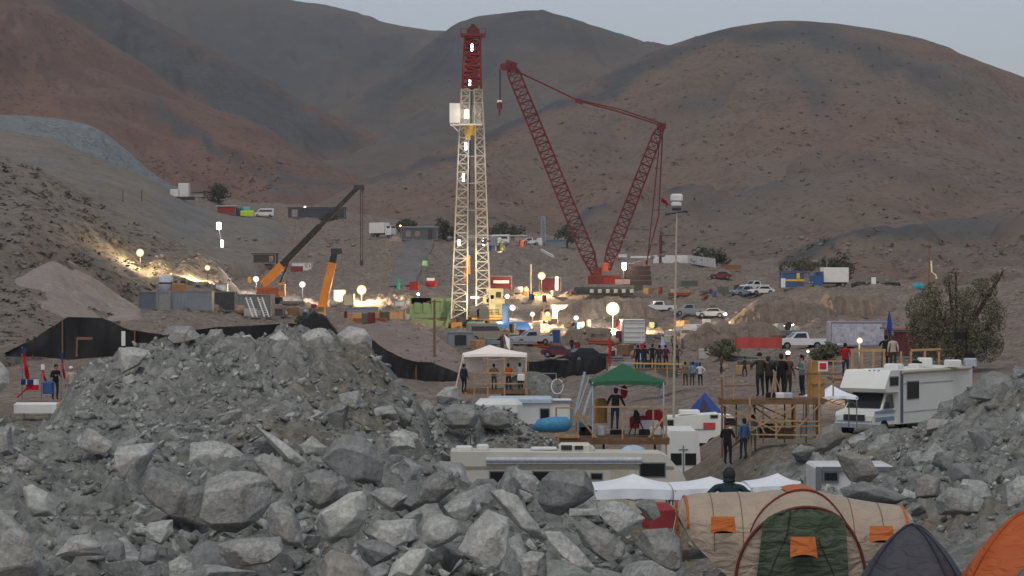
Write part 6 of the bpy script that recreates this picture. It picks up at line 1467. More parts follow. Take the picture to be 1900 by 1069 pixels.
# long cream motorhome seen from its side
YM = 95.0
cm = thing('motorhome', 'long low cream motorhome half buried behind the front rubble, grey awning roll', 'motorhome', at(1055, 975, YM))
s_ = YM / F; Xl, Xr = at(838, 0, YM).x - at(1055, 0, YM).x, at(1275, 0, YM).x - at(1055, 0, YM).x; Ht = (975 - 842) * s_
def mx(px): return at(px, 0, YM).x - at(1055, 0, YM).x
def mz(py): return (975 - py) * s_
b = MB(); b.loft([[(x, y, z) for x, z in [(mx(836), .5), (mx(1262), .5), (mx(1276), mz(900)), (mx(1268), mz(880)), (mx(1240), mz(848)), (mx(1226), mz(842)), (mx(836), mz(838))]] for y in (0, 2.3)], True, True); part('coach_body', b, M_cream, cm, local=True)
b = MB(); b.tube([(mx(902), -.1, mz(853)), (mx(1190), -.1, mz(853))], .1, 10); b.box(((mx(902) + mx(1190)) / 2, -.05, mz(859)), (mx(1190) - mx(902), .12, .08)); part('awning_roll', b, C('awning_silver', 196, 200, 212), cm, local=True)
b = MB(); b.box(((mx(836) + mx(1250)) / 2, -.012, mz(868)), (mx(1250) - mx(836), .02, .12)); part('stripe', b, C('stripe_tan', 150, 146, 128), cm, local=True)
coachwindow(cm, ((mx(1188) + mx(1233)) / 2, 0, mz(872)), mx(1233) - mx(1188), .52); coachwindow(cm, (mx(1107), 0, mz(884)), .42, .2); coachwindow(cm, (mx(1010), 0, mz(885)), .9, .4); coachwindow(cm, (mx(930), 0, mz(885)), .9, .4)
g = MB(); g.add([(mx(1245), .1, mz(856)), (mx(1274), .1, mz(892)), (mx(1274), 2.2, mz(892)), (mx(1245), 2.2, mz(856))], [(0, 1, 2, 3)]); part('windscreen', g, M_glass, cm, local=True)
b = MB(); b.cham((mx(1068), 1.2, mz(833)), (1.35, .9, .34), .1); part('roof_unit', b, M_cream, cm, local=True)
b = MB(); b.box((mx(1052), .735, mz(833)), (.45, .06, .2)); b.box((mx(1075), .735, mz(833)), (.35, .06, .16)); part('roof_vent', b, M_dark, cm, local=True)
b = MB(); b.cham((mx(1093), 1.2, mz(836)), (.55, .7, .26), .12); part('roof_unit', b, M_cream, cm, local=True)
b = MB(); b.cham((mx(1010), 1.4, mz(836)), (1.1, .6, .1), .04); part('roof_hatch', b, M_white, cm, local=True)
b = MB(); b.cham((mx(860), 1.0, mz(834)), (.7, .6, .18), .06); b.cham((mx(895), 1.2, mz(833)), (.5, .5, .22), .06); part('roof_vent', b, M_white, cm, local=True)
b = MB(); b.box((mx(1150), -.01, mz(905)), (.75, .03, 1.5)); part('door', b, C('cream_door', 190, 186, 164, dirt=.3), cm, local=True)
for px in (960, 1060, 1180): b = MB(); b.box((mx(px), -.006, mz(900)), (.03, .02, 2.4)); part('panel_seam', b, C('trim_grey', 168, 170, 168), cm, local=True)
b = MB(); b.tube([(mx(872), 1.2, mz(838)), (mx(872), 1.2, mz(812))], .02, 5); part('antenna', b, M_dark, cm, local=True)
for x in (mx(1215), mx(920)):
    wheel(cm, x, .16, .42, .28); wheel(cm, x, 2.15, .42, .28)
b = MB(); b.sphere(at(1175, 838, 97.5), (.55, .4, .28), 14, 8); solo('pale_blue_cover', b, C('sky_sheet', 168, 190, 208), 'pale blue sheet bundled over the cream motorhome roof, below the timber deck', 'bundle', smooth=True)

# white van seen from the rear
v = thing('white_van', 'white van seen from behind with two dark rear windows, right of the cream motorhome nose', 'van', at(1268, 905, 122), 0)
def vz(py): return (905 - py) * 122 / F
b = MB(); b.loft([[(x * k, y, z) for x, z, k in [(-.92, .35, 1), (.92, .35, 1), (.92, vz(860), 1), (.80, vz(806), 1), (.7, vz(800), 1), (-.7, vz(800), 1), (-.80, vz(806), 1), (-.92, vz(860), 1)]] for y in (0, 4.6)], True, True); part('body', b, M_mh, v, local=True)
for sx in (-1, 1):
    g = MB(); g.box((sx * .38, -.02, vz(852)), (.58, .05, .62)); part('rear_window', g, M_glass, v, local=True)
    l = MB(); l.cham((sx * .86, -.03, vz(882)), (.12, .06, .3), .02); part('tail_light', l, M_red, v, local=True)
b = MB(); b.box((0, -.03, vz(860)), (.05, .05, 1.9)); b.box((0, -.03, vz(834)), (.5, .04, .04)); part('door_seam', b, M_metal, v, local=True)
b = MB(); b.cham((0, -.08, .42), (1.8, .14, .18), .04); part('bumper', b, M_metal, v, local=True)
for x in (-.8, .8):
    for y in (.8, 3.6):
        q = MB(); q.tube([(x - .1, y, .34), (x + .1, y, .34)], .34, 14); part('wheel', q, M_black, v, local=True)
# camper behind it, side on
c2 = thing('camper', 'white camper with a red square on its side, standing behind the white van', 'camper', at(1285, 838, 135))
def cz(py): return (838 - py) * 135 / F
def cx_(px): return (px - 1285) * 135 / F
b = MB(); b.loft([[(x, y, z) for x, z in [(cx_(1238), .5), (cx_(1335), .5), (cx_(1338), cz(776)), (cx_(1334), cz(768)), (cx_(1242), cz(774)), (cx_(1238), cz(778))]] for y in (0, 2.2)], True, True); part('coach_body', b, M_mh, c2, local=True)
b = MB(); b.loft([[(x, y, z) for x, z in [(cx_(1336), .5), (cx_(1384), .55), (cx_(1386), cz(800)), (cx_(1372), cz(792)), (cx_(1360), cz(772)), (cx_(1336), cz(770))]] for y in (.1, 2.1)], True, True); part('cab', b, M_mh, c2, local=True)
b = MB(); b.box((cx_(1316), -.02, cz(790)), (.7, .05, .36)); part('red_square', b, C('decal_red', 186, 74, 66), c2, local=True)
coachwindow(c2, (cx_(1244), 0, cz(788)), .3, .5); coachwindow(c2, (cx_(1325), 0, cz(773)), .36, .12)
b = MB(); b.cham((cx_(1281), 1.0, cz(766)), (1.2, .9, .26), .06); part('roof_unit', b, M_white, c2, local=True)
b = MB(); b.box((cx_(1281), -.01, cz(797)), (cx_(1330) - cx_(1240), .03, .05)); part('trim_line', b, M_metal, c2, local=True)
for px in (1252, 1325): wheel(c2, cx_(px), .1, .42, .26)
g = MB(); g.add([(cx_(1362), .08, cz(776)), (cx_(1372), .08, cz(791)), (cx_(1345), .08, cz(791)), (cx_(1345), .08, cz(776))], [(0, 1, 2, 3)]); part('cab_window', g, M_glass, c2, local=True)
# white trailer behind the outcrop, boat under a blue sheet
c3 = crate('white_trailer', 'white trailer with a dark framed door behind the outcrop, left of the timber deck', 'trailer', (955, 743, 1062, 792), 128, 2.4, M_white, None, 0, False, None, [(.52, .42, .14, .5)])
b = MB(); b.cham(at(965, 741, 129), (3.6, 2.4, .3), .1); part('roof_lip', b, C('pale_blue_roof', 176, 190, 202), c3)
b = MB(); b.cham(at(925, 752, 126), (2.6, 2.0, .7), .3); solo('white_car_roof', b, M_white, 'pale vehicle roof showing over the outcrop below the white canopy', 'vehicle roof')
b = MB(); b.tube([at(988, 795, 92), at(1000, 790, 92), at(1030, 788, 92), at(1052, 787, 92), at(1060, 788, 92)], [.06, .27, .33, .3, .12], 14); solo('blue_airbed', b, C('sky_blue', 70, 138, 176, rough=.45), 'bright sky blue inflatable lying behind the left deck post', 'inflatable', smooth=True)
c4 = crate('white_trailer', 'white trailer roof half hidden behind the huge dark slab', 'trailer', (1514, 866, 1662, 930), 62, 2.2, M_white, None, 0, False, None, [(.18, .72, .16, .22)])
# blue tent and tall thin mast
t = thing('blue_tent', 'small blue peaked tent behind the white camper', 'tent', at(1307, 772, 142))
b = MB(); A_ = [at(1268, 772, 141), at(1346, 772, 141), at(1346, 772, 144), at(1268, 772, 144)]; pk = at(1308, 728, 142.5); b.add(A_ + [pk], [(0, 1, 4), (1, 2, 4), (2, 3, 4), (3, 0, 4)]); part('fly_sheet', b, C('royal_blue_nylon', 44, 68, 132, bump=.15), t)
b = MB(); b.add([at(1304, 735, 141.6) + Vector((0, -.2, 0)), at(1298, 770, 140.95), at(1322, 770, 140.95)], [(0, 1, 2)]); part('door_panel', b, C('navy_nylon2', 54, 58, 74), t)
mast = thing('light_mast', 'tall thin pale mast with a white lamp box on top', 'mast', at(1250, 772, 118))
b = MB(); b.tube([at(1250, 775, 118), at(1252, 600, 118), at(1256, 388, 118)], [.07, .06, .04], 8); part('pole', b, C('pale_mast', 180, 170, 150), mast)
b = MB(); b.cham(at(1255.5, 366, 118), (.62, .5, .34), .08); b.cham(at(1255, 378, 118), (.52, .45, .2), .06); part('lamp_box', b, M_white, mast)
b = MB(); b.box(at(1255, 388, 118), (.44, .4, .14)); b.bar(at(1236, 398, 118), at(1275, 392, 118), .06); b.box(at(1238, 398, 118), (.22, .15, .1)); b.box(at(1272, 393, 118), (.22, .15, .1)); part('bracket', b, M_dark, mast)
t = thing('red_flag', 'small red flag flying beside the lamp box of the tall thin mast', 'flag', at(1236, 380, 118.2)); b = MB(); b.grid(lambda u, v: at(1227 + 10 * u + 6 * v * u, 366 + 8 * u + 9 * v, 118.2) + Vector((0, .1 * math.sin(u * 6), 0)), 8, 4); part('cloth', b, REDC, t); b = MB(); b.tube([at(1237, 384, 118.2), at(1236, 372, 118.2)], .02, 4); part('staff', b, M_dark, t)

# ------------------------------------------------------------------ right timber platform with the camera crew
YP = 98.0
pf = thing('camera_platform', 'raised timber scaffold platform carrying the group of camera people', 'platform', at(1430, 865, YP))
b = MB(); b.box(at(1432, 741, YP + 1.0), (4.4, 2.4, .12)); b.box(at(1432, 746, YP - .25), (4.5, .07, .2)); part('deck_boards', b, M_wood2, pf)
for px, y0, y1, m in ((1340, 700, 850, M_wood2), (1391, 735, 850, M_wood), (1440, 748, 815, M_wood), (1474, 748, 815, M_wood2), (1520, 690, 820, M_wood)):
    b = MB(); post(b, px, y0, y1, YP - .3, .085); part('post', b, m, pf)
for px in (1345, 1400, 1470, 1516):
    b = MB(); post(b, px, 742, 815, YP + 2.1, .08); part('post', b, M_wood2, pf)
for p0, p1 in (((1341, 750, YP - .36), (1440, 800, YP - .36)), ((1391, 800, YP - .37), (1474, 755, YP - .37)), ((1474, 800, YP - .36), (1520, 752, YP - .36)), ((1395, 752, YP + 2), (1470, 805, YP + 2))):
    b = MB(); rail(b, p0, p1, .06); part('brace', b, M_wood, pf)
for y in (780, 806):
    b = MB(); rail(b, (1388, y, YP - .34), (1522, y + 2, YP - .34), .06); part('cross_rail', b, M_wood, pf)
for p0, p1, w in (((1340, 772, YP - .34), (1391, 772, YP - .34), .06), ((1340, 806, YP - .34), (1391, 812, YP - .34), .06), ((1344, 842, YP - .9), (1392, 800, YP - .5), .07), ((1388, 793, YP - .33), (1522, 790, YP - .33), .05), ((1440, 806, YP - .35), (1474, 752, YP - .35), .05), ((1400, 748, YP + 2.0), (1516, 800, YP + 2.0), .06), ((1345, 790, YP + 2.05), (1516, 792, YP + 2.05), .06), ((1391, 752, YP - .38), (1420, 806, YP - .38), .05)):
    b = MB(); rail(b, p0, p1, w); part('brace', b, M_wood if w < .07 else M_wood2, pf)
for px in (1366, 1416, 1456, 1496):
    b = MB(); post(b, px, 744, 822, YP + (.9 if px % 3 else -.28), .06); part('post', b, M_wood2, pf)
b = MB(); rail(b, (1342, 716, YP - .33), (1402, 716, YP - .33), .05); part('top_rail', b, M_wood2, pf)
for lab, px, py, w, h, m in (('dark crate in the shade under the boards of the camera platform', 1424, 812, .7, .6, M_dark), ('grey water drum under the right end of the camera platform', 1496, 812, .5, .8, C('pale_plastic', 170, 175, 185)), ('brown sacks heaped under the middle of the camera platform', 1456, 814, .8, .45, C('sack_brown', 112, 92, 72))):
    b = MB(); b.cham(at(px, py, YP + 1.2) + Vector((0, 0, h / 2)), (w, .6, h), .12); solo('stored_gear', b, m, lab, 'gear')
b = MB(); rail(b, (1342, 720, YP - .32), (1342, 690, YP - .32), .05); rail(b, (1361, 742, YP - .32), (1361, 692, YP - .32), .05); part('rail_post', b, M_wood, pf)
b = MB(); rail(b, (1488, 694, YP - .3), (1566, 694, YP - .3), .07); part('top_rail', b, M_wood2, pf)
pw = thing('plywood_booth', 'plywood booth with a red and white sign at the right end of the camera platform', 'booth', at(1535, 742, YP + 1))
b = MB(); b.box(at(1512, 686, YP + .6), (.55, .05, .75)); b.box(at(1514, 720, YP + .6), (.75, .05, .8)); part('plywood_panel', b, C('plywood', 184, 140, 84, var=.15), pw)
b = MB(); rail(b, (1505, 670, YP + .5), (1566, 670, YP + .5), .05); rail(b, (1546, 670, YP + .5), (1546, 735, YP + .5), .06); rail(b, (1505, 712, YP + .5), (1560, 708, YP + .5), .06); rail(b, (1505, 668, YP + .5), (1505, 740, YP + .5), .06); part('frame', b, M_wood, pw)
b = MB(); b.box(at(1527, 680, YP + .2), (.42, .03, .42)); sg = part('sign', b, M_white, pw); b = MB(); b.box(at(1527, 677, YP + .17), (.28, .03, .15)); b.box(at(1527, 683, YP + .17), (.28, .03, .1)); part('sign_mark', b, C('sign_red', 196, 40, 60), sg)
person('camera operator in a dark coat at the left end of the camera platform', 1411, 736, YP + .2, 200, 'camera', OLV, NAVY, ('cap', (34, 30, 38)), 1.06, 1.1)
person('crew member in an olive coat bent over the camera on the platform', 1429, 737, YP + .5, 150, 'hold', OLV, BLK, ('hair', (60, 56, 52)), 1.0, 1.15)
person('crew member in black standing in the middle of the camera platform', 1448, 736, YP + .1, 190, 'hold', BLK, BLK, ('hair', (40, 30, 28)), 1.04, 1.1)
person('crew member in a brown coat right of the one in black on the camera platform', 1462, 735, YP + .5, 20, 'down', BRN, OLV, ('hair', (70, 30, 30)), 1.02, 1.1)
person('crew member in a grey shirt at the right side of the camera platform, looking left', 1489, 735, YP + .3, 280, 'hold', GRY, NAVY, ('hair', (28, 24, 24)), 1.0)
t = thing('tripod', 'pale legged tripod with a video camera among the crew on the camera platform', 'tripod', at(1437, 737, YP - .1))
b = MB()
for a in range(3): b.tube([at(1437, 694, YP - .1), at(1437, 737, YP - .1) + Vector((.34 * math.cos(a * 2.1), .34 * math.sin(a * 2.1), 0))], .025, 6)
part('legs', b, M_wood, t); b = MB(); b.cham(at(1436, 674, YP - .1), (.4, .5, .26), .05); b.tube([at(1436, 674, YP - .35), at(1432, 674, YP - .6)], .09, 10); part('video_camera', b, M_dark, t)
for lab, px, m in (('dark camera bag on the boards of the camera platform', 1430, M_black), ('white cable bundle at the feet of the crew in black', 1447, M_white), ('pale bag at the feet of the crew in brown', 1462, C('pale_plastic', 170, 175, 185))):
    b = MB(); b.cham(at(px, 733, YP - .1), (.42, .35, .22), .06); solo('camera_bag', b, m, lab, 'bag')
person('person in a dark jacket standing under the left end of the camera platform', 1351, 862, YP - 1.2, 150, 'hold', BLK, BLK, ('cap', (40, 40, 46)), 1.02, 1.1)
person('person in blue overalls standing right of the dark jacketed person below the platform', 1379, 852, YP - .8, 200, 'down', BLU, JEAN, ('hair', (40, 34, 30)), .98)
person('person in a grey jacket farther right below the camera platform', 1397, 838, YP + 1, 170, 'down', GRY, KHK, ('hair', (40, 34, 30)), .9)
person('person in a red jacket at the wooden frames behind the large motorhome', 1569, 700, 118, 160, 'hold', REDC, JEAN, ('hair', (36, 28, 28)), 1.0, 1.1)
person('person in a dark coat with a camera standing above the large motorhome roof', 1641, 684, 121, 170, 'camera', BLK, BLK, ('hair', (36, 28, 28)), 1.0, 1.1)
person('person in a pale grey top beside the blue flag above the motorhome', 1658, 686, 120.5, 190, 'down', C('cloth_pale', 176, 170, 158), OLV, ('hair', (70, 60, 50)), 1.02)
# wooden frames behind the motorhome
wf = thing('timber_partition', 'new timber wall frame without boards behind the motorhome cab', 'frame', at(1610, 700, 117))
for px in (1581, 1599, 1620, 1640): b = MB(); post(b, px, 651, 706, 117, .12); part('stud', b, M_wood, wf)
b = MB(); rail(b, (1578, 651, 117), (1643, 650, 117), .13); part('top_plate', b, M_wood, wf)
b = MB(); rail(b, (1578, 690, 117), (1643, 690, 117), .1); part('bottom_plate', b, M_wood, wf)
wf = thing('timber_partition', 'small timber frame above the middle of the motorhome roof', 'frame', at(1730, 690, 120))
for px in (1672, 1690, 1716, 1742): b = MB(); post(b, px, 652, 692, 120, .1); part('stud', b, M_wood, wf)
b = MB(); rail(b, (1690, 650, 120), (1746, 648, 120), .11); part('top_plate', b, M_wood, wf)
pl = thing('press_platform', 'low timber platform under the people behind the motorhome', 'platform', at(1650, 705, 120))
b = MB(); b.box(at(1640, 703, 120), (5.4, 3.4, .14)); part('deck_boards', b, M_wood2, pl)
for px in (1570, 1640, 1708): b = MB(); post(b, px, 705, 790, 120.5, .1); part('post', b, M_wood2, pl)
t = thing('blue_flag', 'furled blue flag on a pole above the large motorhome', 'flag', at(1651, 690, 121)); b = MB(); b.tube([at(1652, 690, 121), at(1650, 578, 121)], .025, 6); part('staff', b, M_dark, t); b = MB(); b.tube([at(1650, 582, 120.95), at(1650, 592, 120.95), at(1650.5, 610, 120.95), at(1651, 622, 120.95)], [.05, .1, .14, .05], 8); part('cloth', b, C('flag_blue', 32, 66, 140), t)
t = thing('speaker_pole', 'black loudspeaker on a dark pole in front of the big tree', 'loudspeaker', at(1793, 690, 118)); b = MB(); b.tube([at(1793, 690, 118), at(1793, 608, 118)], .05, 6); part('pole', b, M_black, t); b = MB(); b.cham(at(1779, 622, 118), (.6, .5, .42), .08); b.bar(at(1779, 622, 118), at(1793, 618, 118), .06); part('speaker', b, M_black, t)
b = MB(); b.cham(at(1798, 668, 118), (.5, .4, .9), .12); solo('dark_cabinet', b, M_black, 'dark cabinet at the foot of the loudspeaker pole', 'cabinet')
canopy('small white canopy in front of the large motorhome cab', (1520, 1592), (1543, 714), 737, 104, 2.4, M_cwhite, 800, 5)
canopy('little white canopy peeking out left of the one before the motorhome', (1497, 1524), (1514, 725), 737, 106, 1.6, M_cwhite, 800, 4)

# ------------------------------------------------------------------ white canopy platform and the middle people
YW2 = 150.0
canopy('white pop-up canopy on the scaffold platform left of the green canopy', (858, 978), (908, 640), 658, YW2, 3.6, C('lit_white_canvas', 246, 240, 232, var=.04, bump=.1), 730, 5, .02, C('white_pole', 214, 200, 184))  # paler, warmer canvas: the lamplight on it is put into its colour
b = MB(); rail(b, (859, 660, YW2), (845, 722, YW2), .09); solo('tent_pole', b, C('white_pole', 214, 200, 184), 'pale pole slanting down from the left corner of the white pop-up canopy', 'pole')
sp = thing('scaffold_platform', 'timber scaffold platform with rails under the white pop-up canopy', 'platform', at(920, 745, YW2))
b = MB(); b.box(at(920, 724, YW2 + 1.4), (4.4, 3.4, .14)); b.box(at(920, 727, YW2 - .3), (4.4, .08, .26)); part('deck_boards', b, M_wood2, sp)
for px in (864, 880, 905, 936, 976): b = MB(); post(b, px, 690 if px not in (905, 936) else 662, 742, YW2 - .3, .1); part('post', b, M_wood, sp)
for y in (692, 712): b = MB(); rail(b, (862, y, YW2 - .36), (980, y, YW2 - .36), .09); part('rail', b, M_wood, sp)
for px, w in ((955, 1.2), (880, 1.1)): b = MB(); b.box(at(px, 674, YW2 + 2.4), (w, .06, 1.1)); part('back_sheet', b, M_white, sp)
person('person in a red shirt under the white pop-up canopy', 944, 724, YW2 + .6, 190, 'hold', ORG, JEAN, ('hair', (36, 28, 26)), 1.0)
person('person in a dark coat at the left side under the white pop-up canopy', 861, 728, YW2 - .8, 150, 'down', NAVY, BLK, ('hair', (36, 28, 26)), 1.05, 1.15)
person('person in a khaki jacket in the middle under the white pop-up canopy', 917, 724, YW2 + .5, 170, 'camera', KHK, OLV, ('hair', (46, 38, 32)), .98)
person('person in a white shirt with a camera at the right under the white pop-up canopy', 966, 722, YW2 + .8, 200, 'camera', WHC, BLK, ('hair', (36, 28, 26)), .98)
b = MB(); b.cham(at(967, 700, YW2 - .5), (.5, .3, .42), .06); solo('white_box', b, M_white, 'white box hung on the right rail of the scaffold platform', 'box')
t = thing('white_flag', 'white flag on a staff above the white pop-up canopy', 'flag', at(940, 645, YW2 + 2)); b = MB(); b.tube([at(937, 655, YW2 + 2), at(934, 618, YW2 + 2)], .025, 5); part('staff', b, M_metal, t)
b = MB(); b.grid(lambda u, v: at(935 + 11 * u * (1 - .4 * v) + 5 * v, 620 + 22 * v + 10 * u, YW2 + 2) + Vector((0, .1 * math.sin(u * 5 + v * 3), 0)), 8, 8); part('cloth', b, M_cwhite, t)
t = thing('dish_antenna', 'pale satellite dish frame right of the scaffold platform', 'antenna', at(1030, 735, 146)); b = MB()
for k in range(12): a = 2 * math.pi * k / 12; a2 = 2 * math.pi * (k + 1) / 12; b.bar(at(1034 + 11 * math.cos(a), 717 + 14 * math.sin(a), 146), at(1034 + 11 * math.cos(a2), 717 + 14 * math.sin(a2), 146), .07)
part('ring', b, M_white, t); b = MB(); b.bar(at(1034, 731, 146), at(1030, 742, 146), .08); b.bar(at(1034, 717, 146), at(1052, 706, 145), .05); b.bar(at(1034, 703, 146), at(1044, 700, 145), .05); part('stand', b, M_metal, t)
gt = thing('steel_gate', 'pale tubular steel gate right of the white pop-up canopy', 'gate', at(1005, 735, 148)); b = MB()
for px in (979, 1004, 1032): b.bar(at(px, 740, 148), at(px, 693, 148), .07)
b.bar(at(979, 693, 148), at(1033, 693, 148), .07); b.bar(at(979, 715, 148), at(1033, 715, 148), .05); part('frame', b, M_metal, gt)
b = MB(); b.sphere(at(985, 742, 152), (2.0, 1.4, 1.9), 16, 10); solo('gravel_heap', b, M_rubble, 'rounded grey gravel heap behind the steel gate', 'heap', smooth=True)
# viewing platform in the middle
vp = thing('viewing_platform', 'timber rail and deck with a row of onlookers behind the green canopy', 'platform', at(1222, 710, 170))
b = MB(); b.box(at(1222, 685, 171), (4.2, 2.4, .14)); part('deck_boards', b, M_wood2, vp)
b = MB(); rail(b, (1172, 674, 169.6), (1268, 676, 169.6), .11); part('rail', b, C('lit_timber', 205, 160, 90), vp)
for px in (1176, 1216, 1238, 1266): b = MB(); post(b, px, 672, 716, 169.7, .1); part('post', b, M_wood, vp)
for k, (px, top, hd, lab) in enumerate([(1182, BLK, (30, 26, 24), 'onlooker in black at the left end of the row behind the rail'), (1195, NAVY, (24, 22, 24), 'onlooker in navy, second from the left behind the rail'), (1210, BLK, (40, 30, 26), 'taller onlooker in black in the middle of the row behind the rail'), (1222, OLV, (30, 26, 24), 'onlooker in olive right of the taller one behind the rail'), (1236, cloth('plum', 84, 30, 56), (50, 34, 30), 'onlooker in a plum jacket behind the rail'), (1256, BRN, (40, 34, 28), 'onlooker in brown by the tall thin mast behind the rail')]):
    person(lab, px, 684, 170.5 + .3 * (k % 2), 170 + 15 * (k % 3), ('down', 'hold', 'hips')[k % 3], top, JEAN if k % 2 else BLK, ('hair', hd), 1.0 + .04 * (k == 2), 1.05)
for px, lab in ((1272, 'onlooker in khaki on the slope right of the tall thin mast'), (1284, 'onlooker in grey on the slope, farther right of the tall thin mast')):
    person(lab, px, 716, 168, 190, 'down', KHK if px == 1272 else GRY, OLV, ('hair', (40, 34, 30)), 1.0)
for px, yb, lab, tp in ((1104, 646, 'worker in dark clothes in the lit yard, left of the white trailer', NAVY), (1128, 646, 'worker with a reddish helmet nearer the white trailer in the lit yard', OLV), (1084, 640, 'worker standing by the blue toilet cabin in the lit yard', BLK)):
    person(lab, px, yb, 297, 170, 'down', tp, JEAN, ('helmet', (190, 60, 50) if px == 1128 else (200, 190, 170)), 1.05, 1.1, .12)
for px, lab, c in ((567, 'worker in dark blue beside the orange upright crane', NAVY), (582, 'worker in an orange vest at the foot of the orange upright crane', ORG)):
    person(lab, px, 600, 322, 180, 'hold', c, JEAN, ('helmet', (220, 200, 80)), 1.05, 1.1)
t = thing('pole_flag', 'tall red and pale flag pole behind the green canopy, left of the onlookers', 'flag', at(1131, 700, 160)); b = MB(); b.tube([at(1131, 700, 160), at(1131, 628, 160)], .04, 6); part('staff', b, C('pale_mast', 180, 170, 150), t); b = MB(); b.tube([at(1131.5, 628, 159.9), at(1132, 640, 159.9), at(1131.5, 680, 159.9)], [.05, .13, .06], 8); part('cloth', b, cloth('flag_red', 176, 40, 44), t)
t = thing('pole_flag', 'small red and white flag in front of the white trailer in the lit yard', 'flag', at(1190, 662, 200)); b = MB(); b.tube([at(1188, 668, 200), at(1190, 622, 200)], .035, 6); part('staff', b, M_white, t); b = MB(); b.grid(lambda u, v: at(1188 + 10 * u, 636 + 11 * v + 2 * math.sin(u * 5), 199.9), 6, 5); part('cloth', b, cloth('flag_red', 176, 40, 44), t)
t = thing('pole_flag', 'furled white and violet flag right of the white trailer in the lit yard', 'flag', at(1231, 662, 195)); b = MB(); b.tube([at(1232, 662, 195), at(1228, 624, 195)], .035, 6); part('staff', b, M_white, t); b = MB(); b.tube([at(1229, 626, 195), at(1230, 640, 195), at(1231, 655, 195)], [.08, .22, .06], 8); part('cloth', b, C('violet_flag', 170, 172, 204), t)

# ------------------------------------------------------------------ the lit yard
t = crate('box_trailer', 'white box trailer seen from behind in the lit yard', 'trailer', (1155, 594, 1199, 639), 292, 7, M_white)
b = MB()
for k in range(5): b.box(at(1177, 600 + k * 8.5, 291.9), (2.6, .05, .08))
part('door_slats', b, M_metal, t)
b = MB(); b.box(at(1177, 641, 293), (2.4, 4, .5)); part('chassis', b, M_dark, t)
crate('toilet_cabin', 'blue portable toilet cabin in the lit yard', 'toilet', (1024, 612, 1040, 639), 290, 1.2, C('toilet_blue', 48, 86, 138), None, 0, False, M_white)
crate('guard_hut', 'grey hut with one big dark window below the rig', 'hut', (829, 616, 880, 646), 255, 2.6, C('hut_grey', 134, 142, 146, dirt=.15), None, 0, False, None, [(.5, .5, .42, .62)])
vehicle('car', 'dark red car seen beside the blue toilet cabin at the yard edge', 1041, 664, 262, 340, C('wine_car', 92, 40, 46, dirt=.2))
vehicle('truck', 'truck with a cream front lit by lamps, right of the tall thin mast', 1283, 642, 262, 250, C('cream_cab', 216, 196, 160), scale=.8)
vehicle('van', 'white van right of the cream fronted truck', 1300, 642, 258, 185, M_white, 'parked_van', scale=.85)
fence_ = thing('banner_fence', 'faded red banner stretched on a low fence behind the camera crew', 'banner', at(1410, 646, 222)); b = MB(); b.grid(lambda u, v: at(1366 + 84 * u, 626 + 20 * v, 222) + Vector((0, .1 * math.sin(u * 20), 0)), 20, 3); part('banner', b, C('banner_red', 178, 78, 72, var=.1), fence_)
for px in (1366, 1408, 1450): b = MB(); post(b, px, 624, 650, 222.1, .1); part('post', b, M_wood2, fence_)
vehicle('pickup', 'white pickup parked right of the red banner fence', 1484, 648, 215, 190, M_white)
crate('pale_hut', 'pale green and white hut behind the red banner fence', 'hut', (1402, 606, 1436, 626), 250, 3, C('mint_wall', 140, 158, 148), None, 0, False, M_white)
mu = crate('mural_container', 'pale lilac container painted with a blotchy mural, behind the wooden frames', 'container', (1541, 597, 1662, 643), 205, 3, C('lilac_wall', 168, 168, 190, var=.1), None, 0)
b = MB(); b.box(at(1601, 619, 204.9), (5.5, .04, 1.75)); part('mural', b, earth('mural', ((.36, .37, .45), (.46, .46, .50)), None, None, (.9, 2.4, 5), [(1.1, .24, (.18, .19, .27), .38), (1.7, .22, (.42, .25, .27), .45)], .1, .01), mu)
crate('red_shed', 'dark red shed wall between the mural container and the big tree', 'shed', (1655, 613, 1742, 665), 200, 4, C('oxblood_wall', 96, 52, 50, dirt=.2), None, 10, False, C('brown_roof', 140, 112, 98))
for lab, px, py, r, e in (('small glowing lamp low on the mural container', 1550, 632, 5, 160), ('bright bare lamp above the wooden frames behind the motorhome', 1595, 632, 7, 420), ('white lamp over the heads of the camera crew', 1462, 655, 6, 220), ('little orange lamp right of the camera crew', 1499, 652, 3.4, 60)):
    floodlight(lab, px, py, 690 if px != 1550 else 650, 135 if px != 1550 else 195, r, e, px in (1499, 1595), (0, -.7, -.1))
# ------------------------------------------------------------------ flags and shrine at the left
YF = 108.0
def flag(label, px, y0, y1, cl, m, m2=None):
    t = thing('flag', label, 'flag', at(px, y1, YF)); b = MB(); b.tube([at(px, y1, YF), at(px, y0, YF)], .025, 6); part('staff', b, M_metal, t)
    x0, ya, x1, yb = cl
    b = MB(); b.grid(lambda u, v: at(x0 + (x1 - x0) * (u * .5 + v * .5), ya + (yb - ya) * v + 6 * u, YF - .03) + Vector((0, .1 * math.sin(v * 7 + u * 3), 0)), 6, 10); part('cloth', b, m, t)
    if m2: b = MB(); b.grid(lambda u, v: at(x0 - 1 + (x1 - x0) * .6 * u, ya - 8 + 10 * v, YF - .05), 3, 3); part('canton', b, m2, t)
FR = cloth('flag_red2', 186, 24, 44); FB = cloth('flag_blue2', 40, 56, 110)
flag('tall red flag with a blue corner, leftmost of the flags at the left edge', 41, 644, 742, (41, 654, 56, 706), FR, FB)
flag('short red flag between the tall ones at the left edge', 77, 672, 740, (77, 684, 88, 708), FR, M_white)
flag('narrow red flag with a blue tip, rightmost of the flags at the left edge', 113, 656, 742, (113, 664, 122, 702), FR, FB)
t = thing('draped_flag', 'large red white and blue flag draped over the table at the left edge', 'flag', at(50, 745, YF - .3)); 
